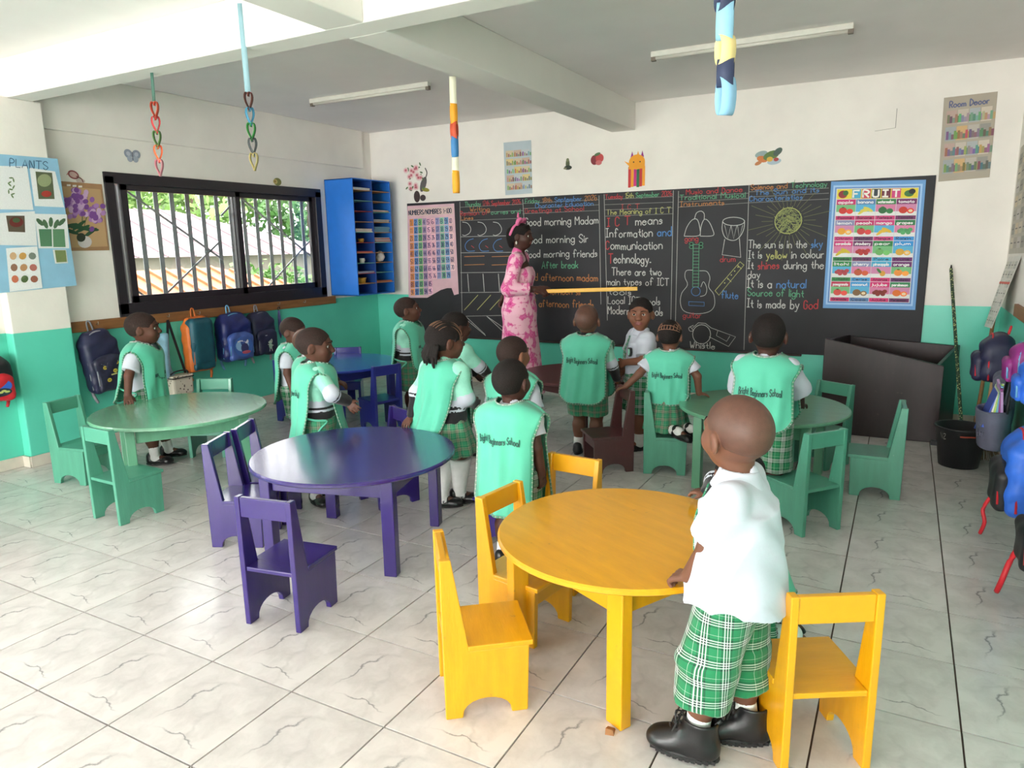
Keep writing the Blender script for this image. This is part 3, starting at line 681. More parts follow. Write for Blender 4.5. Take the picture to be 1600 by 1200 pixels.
def nets(D, lo, h):
    S = D < 0; c = np.zeros([q-1 for q in D.shape], np.int8)
    offs = [(i, j, k) for i in (0, 1) for j in (0, 1) for k in (0, 1)]; sub = lambda A, o: A[o[0]:A.shape[0]-1+o[0], o[1]:A.shape[1]-1+o[1], o[2]:A.shape[2]-1+o[2]]
    for o in offs: c += sub(S, o)
    act = (c > 0) & (c < 8); I = np.argwhere(act); idx = np.full(c.shape, -1, np.int64); idx[act] = np.arange(len(I))
    d = np.stack([D[I[:, 0]+o[0], I[:, 1]+o[1], I[:, 2]+o[2]] for o in offs], 1); P = np.zeros((len(I), 3)); w = np.zeros(len(I))
    for a in range(8):
        for b in range(a+1, 8):
            oa, ob = np.array(offs[a]), np.array(offs[b])
            if np.abs(oa-ob).sum() != 1: continue
            m = (d[:, a] < 0) != (d[:, b] < 0); t = d[m, a]/(d[m, a]-d[m, b]); P[m] += oa+(ob-oa)*t[:, None]; w[m] += 1
    V = lo+h*(I+P/w[:, None]); Q = []
    for ax in range(3):
        o = [0, 0, 0]; o[ax] = 1; n = D.shape; A = S[tuple(slice(0, n[i]-o[i]) for i in range(3))]; B = S[tuple(slice(o[i], n[i]) for i in range(3))]
        e = np.argwhere(A != B); b, c2 = (ax+1) % 3, (ax+2) % 3
        ok = (e[:, b] > 0) & (e[:, c2] > 0) & (e[:, b] < n[b]-1) & (e[:, c2] < n[c2]-1); e = e[ok]
        def cell(db, dc): q = e.copy(); q[:, b] -= db; q[:, c2] -= dc; return idx[q[:, 0], q[:, 1], q[:, 2]]
        q = np.stack([cell(1, 1), cell(0, 1), cell(0, 0), cell(1, 0)], 1); fl = ~A[e[:, 0], e[:, 1], e[:, 2]]; q[fl] = q[fl][:, ::-1]; Q.append(q)
    return V, np.concatenate(Q)
def relax(V, Q, n=2, w=.5):
    V = V.copy(); a = Q.ravel(); b = np.roll(Q, -1, 1).ravel(); c = np.roll(Q, 1, 1).ravel()
    cnt = np.bincount(a, minlength=len(V))*2.0
    for _ in range(n):
        S_ = np.stack([np.bincount(a, V[b, i]+V[c, i], len(V)) for i in range(3)], 1)/np.maximum(cnt, 1)[:, None]
        V = V*(1-w)+S_*w
    return V
def rotx(a): c, s = math.cos(a), math.sin(a); return np.array([[1, 0, 0], [0, c, -s], [0, s, c]])
def roty(a): c, s = math.cos(a), math.sin(a); return np.array([[c, 0, s], [0, 1, 0], [-s, 0, c]])
def rotz(a): c, s = math.cos(a), math.sin(a); return np.array([[c, -s, 0], [s, c, 0], [0, 0, 1]])
def unit(v): v = np.asarray(v, float); return v/max(np.linalg.norm(v), 1e-9)
def ik(S, T, l1, l2, pole):
    d = T-S; L = np.linalg.norm(d)
    if L > (l1+l2)*.995: T = S+d/L*(l1+l2)*.995; d = T-S; L = np.linalg.norm(d)
    u = d/L; a = (l1*l1-l2*l2+L*L)/(2*L); hh = math.sqrt(max(l1*l1-a*a, 0)); p = np.asarray(pole, float); p = unit(p-u*(p@u)); return S+u*a+p*hh, T

# ------------------------------------------------------------------ cloth and skin materials
def skinmat(name, rgb):
    m = mat(name, rgb, .52, .07, 20, bump=.05, bscale=160, spec=.35); b = m.node_tree.nodes['Principled BSDF']
    b.inputs['Subsurface Weight'].default_value = .06; b.inputs['Subsurface Radius'].default_value = (.01, .004, .002); return m
SK = {'a': skinmat('skin_brown', (112, 74, 58)), 'b': skinmat('skin_deep_brown', (92, 58, 46)), 'c': skinmat('skin_dark', (72, 44, 36)), 'd': skinmat('skin_warm_brown', (126, 82, 62))}
M_lip = mat('lips', (120, 66, 62), .4); M_eye = mat('eye_white', (226, 222, 214), .2, .02); M_iris = mat('dark_iris', (26, 18, 14), .1, 0)
M_hair = mat('black_cropped_hair', (30, 24, 23), .8, .25, 120, bump=.6, bscale=320, spec=.25); M_shave = mat('shaved_hair', (90, 61, 50), .5, .12, 60, bump=.12, bscale=300, spec=.4)
M_stub = mat('short_brown_hair', (48, 34, 30), .75, .3, 110, bump=.5, bscale=260, spec=.25); M_part = mat('hair_parting', (150, 106, 80), .6)
M_shirt = mat('white_cotton', (192, 196, 208), .8, .03, 12, bump=.12, bscale=90, sheen=.2); M_mint = mat('mint_knit', (150, 220, 196), .9, .06, 30, bump=.4, bscale=200, sheen=.3)
M_black = mat('black_knit', (24, 22, 26), .9, .15, 40, bump=.4, bscale=200, sheen=.2); M_bib = mat('green_bib_cotton', (88, 190, 160), .78, .05, 9, bump=.15, bscale=60, sheen=.25)
M_sock = mat('white_sock', (232, 232, 230), .9, .04, 40, bump=.3, bscale=260); M_shoe = mat('black_leather', (24, 23, 25), .32, .15, 20, bump=.1, bscale=90); M_sole = mat('rubber_sole', (34, 32, 33), .6, .1, 20)
M_wsole = mat('white_sole', (220, 218, 212), .6); M_ink = mat('dark_print', (28, 58, 54), .7)
def tartan(name, base, dark, light, per, wh):
    m, nt, b = nodemat(name); L = nt.links; a = N(nt, 'ShaderNodeAttribute'); a.attribute_name = 'weave'; sx = N(nt, 'ShaderNodeSeparateXYZ'); L.new(a.outputs['Vector'], sx.inputs[0])
    ramps = []
    for i in (0, 1):
        d = N(nt, 'ShaderNodeMath', operation='DIVIDE'); d.inputs[1].default_value = per; L.new(sx.outputs[i], d.inputs[0]); f = N(nt, 'ShaderNodeMath', operation='FRACT'); L.new(d.outputs[0], f.inputs[0])
        r = N(nt, 'ShaderNodeValToRGB'); cr = r.color_ramp; cr.interpolation = 'CONSTANT'
        st = [(0, base), (.30, dark), (.36, base), (.40, light), (.40+wh, dark), (.52, light), (.52+wh, dark), (.64, light), (.64+wh, base), (.72, dark), (.78, base), (.93, light), (.945, base)]
        cr.elements[0].position = 0; cr.elements[0].color = (*s2l(base), 1); cr.elements[1].position = st[1][0]; cr.elements[1].color = (*s2l(dark), 1)
        for p, c in st[2:]: e = cr.elements.new(p); e.color = (*s2l(c), 1)
        L.new(f.outputs[0], r.inputs[0]); ramps.append(r)
    mx = N(nt, 'ShaderNodeMix', data_type='RGBA'); mx.inputs[0].default_value = .5; L.new(ramps[0].outputs[0], mx.inputs[6]); L.new(ramps[1].outputs[0], mx.inputs[7]); L.new(mx.outputs[2], b.inputs['Base Color'])
    b.inputs['Roughness'].default_value = .8; b.inputs['Sheen Weight'].default_value = .2; return m
M_tart = tartan('green_tartan', (17, 120, 74), (10, 46, 36), (236, 240, 236), .062, .045); M_tart2 = tartan('muted_tartan', (44, 140, 100), (26, 66, 54), (196, 176, 156), .05, .04); M_tartS = tartan('tartan_trim', (40, 130, 92), (22, 44, 40), (228, 232, 226), .02, .06)
def weave(me, uv): a = me.attributes.new('weave', 'FLOAT_VECTOR', 'POINT'); v = np.zeros((len(uv), 3), np.float32); v[:, :2] = uv; a.data.foreach_set('vector', v.ravel())

KID = dict(hip=(.055, .475), wst=.555, sh=(.105, .745), nb=.775, ua=.148, fa=.125, hd=.086, ank=.045, th=(.064, .043), cf=(.042, .027), arm=(.033, .027, .021), pel=(.088, .070, .075), bel=(.086, .074, .09), che=(.098, .072, .1), neck=.033, hs=1.0, hc=.895)
ADULT = dict(hip=(.052, .50), wst=.60, sh=(.098, .805), nb=.83, ua=.168, fa=.148, hd=.098, ank=.042, th=(.055, .034), cf=(.036, .022), arm=(.031, .024, .016), pel=(.098, .075, .08), bel=(.082, .066, .09), che=(.094, .07, .09), neck=.028, hs=.66, hc=.931)

def figure(label, xy, deg, H, kind='kid', lean=0, side=0, twist=0, head=(0, 0, 0), hands=None, feet=None, z0=0, skin='a', hair='crop', top='shirt', bib=None, bottom='shorts', hemz=.26, shirt_hem=.455, shoes='shoe', socks=.09, vox=.0062, collar=True, text=True, tie=False, sleeve=.8, drop=0, face=True, untuck=False, btart=None, group='pupils in school uniform', cat='child'):
    B = KID if kind == 'kid' else ADULT; s = H; loc = A3(xy[0], xy[1], z0); hz = rotz(math.radians(deg))
    root = empty('person', tuple(loc), math.radians(deg), label, cat, group)
    toL = lambda w: hz.T @ (A3(*w)-loc)                       # world point -> figure space
    R = math.radians; pel = A3(0, 0, B['hip'][1]*s-drop+.015*s)
    Rt = rotz(R(twist)) @ roty(R(side)) @ rotx(-R(lean)); TT = lambda x, y, z: pel+Rt @ (A3(x*s, y*s, z*s)-A3(0, 0, B['hip'][1]*s+.015*s))   # torso point, fractions of height
    Rh = Rt @ rotz(R(head[0])) @ roty(R(head[2])) @ rotx(R(head[1])); hs = B['hs']*s
    hb = TT(0, .005, B['nb']); hc0 = A3(0, .006*s, (B['hc']-B['nb'])*s); hc = hb+(Rt @ A3(0, 0, .35*hc0[2]))+Rh @ A3(0, hc0[1], .65*hc0[2]); HH = lambda x, y, z: hc+Rh @ (A3(x, y, z)*hs)    # head point about its centre
    sh = {q: TT(q*B['sh'][0], 0, B['sh'][1]) for q in (-1, 1)}      # +1 right, -1 left
    el, wr, hf = {}, {}, {}; hands = hands or {}
    for q in (-1, 1):
        hd = hands.get('R' if q > 0 else 'L', {})
        t = hd.get('at'); T_ = toL(t) if t is not None else sh[q]+Rt @ A3(q*.045*s, .03*s, -(B['ua']+B['fa'])*.97*s)
        pole = hd.get('pole', (q*.5, -1, -.2)); el[q], wr[q] = ik(sh[q], T_, B['ua']*s, B['fa']*s, A3(*pole))
        fd = hd.get('dir'); fd = unit(hz.T @ A3(*fd)) if fd is not None else unit(wr[q]-el[q]+A3(0, .0, 0))
        pn = hd.get('palm'); pn = hz.T @ A3(*pn) if pn is not None else A3(-q, 0, 0); pn = unit(pn-fd*(pn@fd)); hf[q] = (fd, pn, hd.get('curl', 28))
    hip, kn, an, fdir = {}, {}, {}, {}; feet = feet or {}
    for q in (-1, 1):
        ft = feet.get('R' if q > 0 else 'L', {}); hip[q] = pel+A3(q*B['hip'][0]*s, 0, -.015*s)
        A_ = toL(ft['at']) if 'at' in ft else A3(q*.062*s, .0, B['ank']*s-0)
        if 'knee' in ft: kn[q], an[q] = toL(ft['knee']), A_
        else: l = (B['hip'][1]-B['ank'])*s*.503; kn[q], an[q] = ik(hip[q], A_, l, l, A3(0, 1, 0)+A3(*ft.get('pole', (0, 0, 0))))
        a = R(ft.get('yaw', q*-8)); fdir[q] = hz.T @ unit(A3(*ft['fw'])) if 'fw' in ft else A3(math.sin(-a), math.cos(a), 0)
    # ---- body: one surface
    f = Field(vox)
    f.ell(TT(0, 0, B['hip'][1]+.02), A3(*B['pel'])*s, Rt); f.ell(TT(0, .004, B['wst']+.015), A3(*B['bel'])*s, Rt, .04*s); f.ell(TT(0, 0, (B['wst']+B['sh'][1])/2+.02), A3(*B['che'])*s, Rt, .04*s)
    f.cap(sh[-1], sh[1], .034*s, .034*s, .03*s); f.cap(TT(0, -.004, B['nb']-.03), hc+Rh @ A3(0, -.012, -.03)*hs, B['neck']*s*1.12, B['neck']*s, .025*s)
    for q in (-1, 1):
        a = B['arm']; f.cap(sh[q], el[q], a[0]*s, a[1]*s, .02*s); f.cap(el[q], wr[q], a[1]*s*1.02, a[2]*s, .012*s)
        t = B['th']; c = B['cf']; f.cap(hip[q], kn[q], t[0]*s, t[1]*s, .02*s); f.cap(kn[q], an[q], c[0]*s, c[1]*s, .012*s); m_ = kn[q]+(an[q]-kn[q])*.32-fdir[q]*.008*s; f.cap(m_, m_+(an[q]-kn[q])*.15, c[0]*s*1.05, c[0]*s*.9, .02*s)
        f.cap(an[q]-fdir[q]*.01*s, an[q]+fdir[q]*.07*s-A3(0, 0, .018*s), .024*s, .02*s, .012*s)
        # hand: palm, four fingers of different length, thumb from the side of the palm
        fd, pn, curl = hf[q]; lat = np.cross(pn, fd)*1.0; hl = B['hd']*s; thumbside = unit(lat)*(1 if (hands.get('R' if q > 0 else 'L', {}).get('flip')) else 1)*(-q)
        base = wr[q]; kw = .23*hl; k_ = base+fd*hl*.5
        for w_ in (-1, -.33, .33, 1): f.cap(base+fd*hl*.06+thumbside*w_*kw*.55, k_+thumbside*w_*kw, .115*hl, .10*hl, .05*hl)
        for i, (w_, ln) in enumerate(((1, .44), (.34, .5), (-.33, .47), (-1, .37))):
            p = k_+thumbside*w_*kw*1.08; dcur = fd+thumbside*w_*.06; ang = R(curl*(1+.12*i))
            for j in range(3):
                rt = lambda v, an_: v*math.cos(an_)+pn*math.sin(an_)*np.linalg.norm(v); dj = unit(fd*math.cos(ang*(j+.45))+pn*math.sin(ang*(j+.45))+thumbside*w_*.07)
                p2 = p+dj*hl*ln*(.42, .32, .26)[j]; r_ = (.082, .076, .068, .06)[j]*hl; f.cap(p, p2, r_, (.076, .068, .058)[j]*hl, .012*hl if j else .05*hl); p = p2
        p = base+fd*hl*.14+thumbside*kw*.8; d1 = unit(fd*.55+thumbside*.75+pn*.35); p2 = p+d1*hl*.24; f.cap(p, p2, .10*hl, .085*hl, .05*hl); d2 = unit(fd*.85+thumbside*.25+pn*(.25+curl/90)); f.cap(p2, p2+d2*hl*.24, .085*hl, .066*hl, .02*hl)
    # head: skull, jaw, brow, nose, mouth, ears
    f.ell(HH(0, -.014, .018), A3(.0735, .096, .084)*hs, Rh, .01*hs); f.ell(HH(0, .026, -.038), A3(.056, .060, .058)*hs, Rh, .04*hs); f.ell(HH(0, .05, -.072), A3(.024, .022, .02)*hs, Rh, .03*hs)
    for q in (-1, 1):
        f.ell(HH(q*.036, .052, -.028), A3(.026, .026, .026)*hs, Rh, .02*hs); f.ell(HH(q*.031, .084, .004), A3(.019, .016, .013)*hs, Rh, .012*hs, 's')
        f.cap(HH(q*.012, .074, .022), HH(q*.046, .058, .021), .011*hs, .009*hs, .012*hs); f.cap(HH(q*.018, .0735, .0125), HH(q*.043, .067, .0115), .004*hs, .0036*hs, .006*hs); f.ell(HH(q*.0775, -.012, -.012), A3(.010, .021, .030)*hs, Rh @ rotz(R(q*18)) @ rotx(R(-10)), .006*hs)
        f.ell(HH(q*.088, -.004, -.010), A3(.007, .011, .016)*hs, Rh @ rotz(R(q*18)), .004*hs, 's'); f.ell(HH(q*.013, .092, -.024), A3(.0085, .010, .007)*hs, Rh, .006*hs)
    f.cap(HH(0, .078, .006), HH(0, .096, -.02), .008*hs, .0125*hs, .012*hs)
    f.ell(HH(0, .084, -.0455), A3(.023, .0105, .0065)*hs, Rh, .006*hs); f.ell(HH(0, .081, -.0565), A3(.021, .0105, .0075)*hs, Rh, .006*hs); f.cap(HH(-.021, .089, -.051), HH(.021, .089, -.051), .002*hs, .002*hs, .003*hs, 's')
    V, Q = f.run(); me = fmesh('body', V, Q); bo = link('body', me, [SK[skin], M_lip], root)
    lp = HH(0, .086, -.051); cen = V[Q].mean(1); li = (Rh.T @ ((cen-lp)/hs).T).T; lipf = (np.abs(li[:, 0])/.024)**2+(li[:, 1]/.02)**2+(li[:, 2]/.0125)**2 < 1
    if len(me.polygons) == len(Q): me.polygons.foreach_set('material_index', lipf.astype(np.int32))
    if face:
        for q in (-1, 1):
            c = HH(q*.030, .0660, .004); e = MB(); r_ = .0108*hs
            e.lathe([(max(1e-5, r_*math.sin(PI*i/10)), -r_*math.cos(PI*i/10)) for i in range(11)], 14, caps=False); o = e.build('eye', M_eye, bo, True); o.matrix_local = Matrix.Translation(c) @ Matrix(Rh.tolist()).to_4x4() @ Matrix.Rotation(-PI/2, 4, 'X')
            i_ = MB(); i_.lathe([(.0066*hs, -.001*hs), (.005*hs, .0012*hs), (1e-5, .0018*hs)], 14, caps=False); oi = i_.build('iris', M_iris, bo, True); oi.matrix_local = Matrix.Translation(HH(q*.030, .0757, .004)) @ Matrix(Rh.tolist()).to_4x4() @ Matrix.Rotation(-PI/2, 4, 'X')
            MB().tube([HH(q*.014, .088, .0235), HH(q*.03, .084, .029), HH(q*.046, .071, .0255)], [.0022*hs, .0026*hs, .0014*hs], 6).build('eyebrow', M_hair, bo, True)
    fig = dict(root=root, body=bo, TT=TT, HH=HH, Rt=Rt, Rh=Rh, hs=hs, s=s, sh=sh, el=el, wr=wr, hip=hip, kn=kn, an=an, B=B, fdir=fdir, toL=toL)
    hairdo(fig, hair)
    if kind == 'adult': return fig
    # ---- shirt or knit sweater
    longs = top == 'sweater'
    f = Field(.0068 if vox > .005 else .0052); hem = shirt_hem if not longs else .47
    f.fru(TT(0, .002, hem-(.02 if untuck else 0)), TT(0, 0, .70), (.157*s, .140*s) if untuck else (.118*s, .098*s), (.120*s, .098*s) if untuck else (.116*s, .086*s), Rt[:, 0], .03*s); f.ell(TT(0, 0, .70), A3(.12, .086, .07)*s, Rt, .04*s); f.cap(TT(-.098, 0, .740), TT(.098, 0, .740), .047*s, .047*s, .03*s); f.cap(TT(0, 0, .74), TT(0, -.002, .79), .058*s, .046*s, .03*s)
    for q in (-1, 1):
        f.ell(sh[q], A3(.049, .049, .049)*s, None, .02*s)
        if longs: f.cap(sh[q], el[q], .049*s, .043*s, .02*s); f.cap(el[q], el[q]+(wr[q]-el[q])*.93, .043*s, .031*s, .015*s); continue
        E_ = sh[q]+(el[q]-sh[q])*(1.0 if longs else sleeve); f.fru(sh[q]+(E_-sh[q])*.22, E_, (.051*s, .051*s), (.043*s if longs else .058*s, .043*s if longs else .058*s), (0, 1, 0) if abs(unit(E_-sh[q])[1]) < .8 else (1, 0, 0), .025*s)
    if untuck: f.ops.append(('c', lambda x, y, z: (hem-.012)*s+.034*s*np.minimum(1, (x/(.15*s))**2)+0*y-z, None, None, 0))
    f.cap(TT(0, .004, .775), TT(0, .01, .83), .042*s, .046*s, .004, 's')
    ph = rnd.uniform(0, 6); fa = (2.1 if untuck else 1.0) if not longs else .6
    f.warp(lambda x, y, z: fa*.0050*s*(np.abs(np.sin(17*z/s+26*x/s*np.sin(ph+3*y/s)+ph+1.5*np.sin(21*y/s)))**.7-.55)*np.clip((.80-z/s)*4, 0, 1))
    f.warp(lambda x, y, z: .0032*s*np.sin(34*x/s+11*z/s+ph+2*np.sin(19*y/s))*np.sin(23*y/s+9*z/s+ph)+.0026*s*np.sin(52*z/s+30*x/s+ph*2+2.5*np.sin(14*x/s)))
    V, Q = f.run(); V = relax(V, Q); nm = 'sweater' if longs else 'shirt'; me = fmesh(nm, V, Q); o = link(nm, me, [M_mint, M_shirt, M_black] if longs else M_shirt, root)
    if longs and len(me.polygons) == len(Q):
        c = V[Q].mean(1); tz = (c-pel) @ Rt[:, 2]/s+B['hip'][1]+.015; mi = np.zeros(len(Q), int)
        mi[tz < .60] = 1; mi[tz < .565] = 2; mi[tz < .552] = 1; mi[tz < .54] = 2
        for q in (-1, 1):
            pth = [sh[q], el[q], wr[q]]; best = np.full(len(c), 9.); tp = np.zeros(len(c))
            for i in range(2):
                d = pth[i+1]-pth[i]; t = np.clip(((c-pth[i]) @ d)/(d @ d), 0, 1); ds = np.linalg.norm(c-pth[i]-t[:, None]*d, axis=1); m = ds < best; best[m] = ds[m]; tp[m] = (i+t)[m]
            loc_x = (c-pel) @ Rt[:, 0]*q/s; arm = (best < .056*s) & ((loc_x > .105) | (tp > .75)); ma = np.where(tp < .80, 0, np.where(tp < 1.08, 1, np.where(tp < 1.15, 2, np.where(tp < 1.24, 1, 2)))); mi[arm] = ma[arm]
        me.polygons.foreach_set('material_index', mi.astype(np.int32))
    if collar:
        f = Field(.0055); 
        if longs: f.fru(TT(0, .002, .762), hc+Rh @ A3(0, -.012, -.066)*hs, (.050*s, .046*s), (.041*s, .043*s), Rt[:, 0], 0); f.cap(TT(0, .0, .74), TT(0, .008, .9), .034*s, .034*s, 0, 's')
        else: f.fru(TT(0, .004, .752), TT(0, -.002, .806), (.074*s, .070*s), (.048*s, .048*s), Rt[:, 0], 0); f.cap(TT(0, .002, .74), TT(0, .006, .9), .038*s, .042*s, 0, 's'); f.fru(TT(0, .04, .74), TT(0, .075, .81), (.004*s, .03*s), (.02*s, .03*s), Rt[:, 0], 0, 's')
        V, Q = f.run(); link('collar', fmesh('collar', V, Q), M_black if longs else M_shirt, root)
    if tie:
        V = []; Fc = []
        for i in range(9):
            t = i/8; z = .755-.21*t; wd = (.010+.014*t if t < .93 else .004); y = .066+.036*min(1, t*2.2)
            for x in (-wd, wd): V.append(TT(x, y+.012, z))
            if i: Fc.append((2*i-2, 2*i-1, 2*i+1, 2*i))
        me = mesh('tie', V, Fc, True); weave(me, [(i % 2*.03, i//2*.02) for i in range(len(V))]); o = link('tie', me, M_tartS, root); md = o.modifiers.new('thick', 'SOLIDIFY'); md.thickness = .004
    # ---- shorts / skirt
    tm = btart or M_tart; f = Field(.0068 if vox > .005 else .0052)
    if bottom == 'skirt':
        up, dn = TT(0, 0, .555), (hip[-1]+hip[1])/2*.6+(kn[-1]+kn[1])/2*.4; dn = A3(dn[0], dn[1], hemz*s-drop*0); f.fru(up, dn, (.098*s, .082*s), (.165*s, .150*s), (1, 0, 0), 0, rip=(11, .075, 1.0)); f.fru(dn+A3(0, 0, .03*s), dn-A3(0, 0, .03*s), (.14*s, .125*s), (.16*s, .145*s), (1, 0, 0), 0, 's')
    else:
        f.fru(pel+A3(0, 0, -.02*s), TT(0, 0, .58 if not untuck else shirt_hem+.03), (.108*s, .092*s), (.094*s, .08*s), (1, 0, 0), .03*s); f.ell(pel-A3(0, 0, .02*s), A3(.11, .095, .06)*s*(.93 if untuck else 1), None, .03*s)
        for q in (-1, 1):
            P = [hip[q]+A3(q*.004*s, 0, .02*s), kn[q]]; tz = hemz*s
            if kn[q][2] > tz: t = (kn[q][2]-tz)/max(1e-4, kn[q][2]-an[q][2]); e_ = kn[q]+(an[q]-kn[q])*min(t, .6); f.fru(P[0], P[1], (.076*s, .082*s), (.076*s, .082*s), (1, 0, 0), .02*s); f.fru(P[1]+(P[0]-P[1])*.1, e_, (.078*s, .082*s), (.074*s, .078*s), (1, 0, 0), .02*s); dd = unit(e_-P[1])
            else: t = (hip[q][2]-tz)/max(1e-4, hip[q][2]-kn[q][2]); e_ = hip[q]+(kn[q]-hip[q])*min(1, t); f.fru(P[0], e_, (.082*s, .088*s), (.078*s, .08*s), (1, 0, 0), .02*s); dd = unit(e_-P[0])
    f.warp(lambda x, y, z: .003*s*np.sin(45*x/s+14*z/s+ph)*np.sin(18*z/s+40*y/s))
    V, Q = f.run(); V = relax(V, Q); me = fmesh('skirt' if bottom == 'skirt' else 'shorts', V, Q); cx = np.where(V[:, 0] > 0, 1, -1)*(.06*s if bottom != 'skirt' else 0)+pel[0]
    if bottom == 'skirt': u = np.arctan2(V[:, 0]-cx, -(V[:, 1]-pel[1]))*.13*s
    else: lx, ly = np.abs(V[:, 0]-pel[0])-.06*s, V[:, 1]-(pel[1]+(kn[1][1]+kn[-1][1])*.25); u = np.where(lx > 0, np.arctan2(ly, lx+1e-6)*.08*s, np.sign(ly)*(PI/2*.08*s-lx))
    weave(me, np.stack([u, V[:, 2]], 1)); link(me.name.split('.')[0], me, tm, root)
    # ---- socks and shoes
    for q in (-1, 1): footwear(fig, q, shoes, socks, vox)
    if bib: bibwear(fig, text=text, **bib)
    return fig

def hairdo(g, hair):
    HH, Rh, hs, bo = g['HH'], g['Rh'], g['hs'], g['body']
    if not hair: return
    f = Field(.0058 if g['B'] is KID else .006); t = {'crop': .0028, 'stub': .0022, 'shave': .0016}.get(hair, .005)
    f.ell(HH(0, -.014, .018), A3(.0735+t, .096+t, .084+t)*hs, Rh, .01)
    if hair == 'shave': f.cut(HH(0, .062, .055), Rh @ A3(0, .62, -.5)); f.cut(HH(0, -.07, -.035), Rh @ A3(0, .25, -.9))
    else: f.cut(HH(0, .070, .050), Rh @ A3(0, .72, -.42)); f.cut(HH(0, -.06, -.048), Rh @ A3(0, .1, -.95))
    for q in (-1, 1): f.ell(HH(q*.08, .018, -.03), A3(.03, .05, .042)*hs, Rh, .01*hs, 's')
    m = {'crop': M_hair, 'stub': M_stub, 'shave': M_shave}.get(hair, M_hair)
    if hair == 'rows':            # rows of braids from brow to nape, loose twists at the neck
        for k in range(-4, 5):
            pts = []
            for i in range(15):
                a = -.35+i/14*2.5; r_ = .088; x = k*.0165*(1-.12*math.sin(a)); y = .080*math.cos(a)*1.06-.012; z = .018+.086*math.sin(a); sc = math.sqrt(max(.05, 1-(x/.076)**2)); pts.append(HH(x, -.012+(y+.012)*sc, .018+(z-.018)*sc))
            for p, q_ in zip(pts[:-1], pts[1:]): f.cap(p, q_, .0075*hs, .0075*hs, .002)
        for k in range(-5, 6):
            x = k*.014; y0 = -.095+.02*(abs(k)/5)**2
            p = HH(x, y0, -.02); q_ = HH(x*1.2, y0-.018, -.075-.012*math.sin(k*2.1)); r_ = HH(x*1.25, y0-.008+.01*math.sin(k), -.112-.016*math.cos(k*1.7)); f.cap(p, q_, .0095*hs, .009*hs, .003); f.cap(q_, r_, .009*hs, .006*hs, .003)
    if hair == 'boxes': f.ell(HH(0, -.035, .085), A3(.04, .045, .026)*hs, Rh, .02*hs)
    if hair == 'bun':
        f.ell(HH(0, -.092, .0), A3(.052, .04, .065)*hs, Rh, .03*hs); f.ell(HH(0, -.085, -.06), A3(.034, .03, .045)*hs, Rh, .03*hs)
        for k in range(-3, 4): f.cap(HH(k*.016, .055-.004*k*k*.4, .085-.004*abs(k)), HH(k*.012, -.1, .03), .012*hs, .012*hs, .006)
    V, Q = f.run(); o = link('hair', fmesh('hair', V, Q), m, bo)
    if hair == 'rows':
        for k in range(-4, 4):
            pts = []
            for i in range(15):
                a = -.15+i/14*2.5; x = (k+.5)*.0165; sc = math.sqrt(max(.05, 1-(x/.080)**2)); pts.append(HH(x, -.014+.1015*math.cos(a)*sc, .018+.0895*math.sin(a)*sc))
            MB().tube(pts, .0014*hs, 5).build('hair_parting', M_part, o, True)
    if hair == 'boxes':
        for k in range(-3, 4):
            for mode in (0, 1):
                pts = []
                for i in range(13):
                    if mode: a = .2+i/12*2.5; x = k*.020; v = A3(x, .1022*math.cos(a), .0902*math.sin(a)); v[1:] *= math.sqrt(max(.05, 1-(x/.0802)**2))
                    else:
                        a = -1.2+i/12*2.4; e = .75+(k+3)*.33; v = A3(.0802*math.sin(a), .1022*math.cos(a)*math.cos(e), .0902*math.cos(a)*math.sin(e))
                    pts.append(HH(v[0], v[1]-.014, v[2]+.018))
                MB().tube(pts, .0019*hs, 5).build('hair_parting', M_part, o, True)

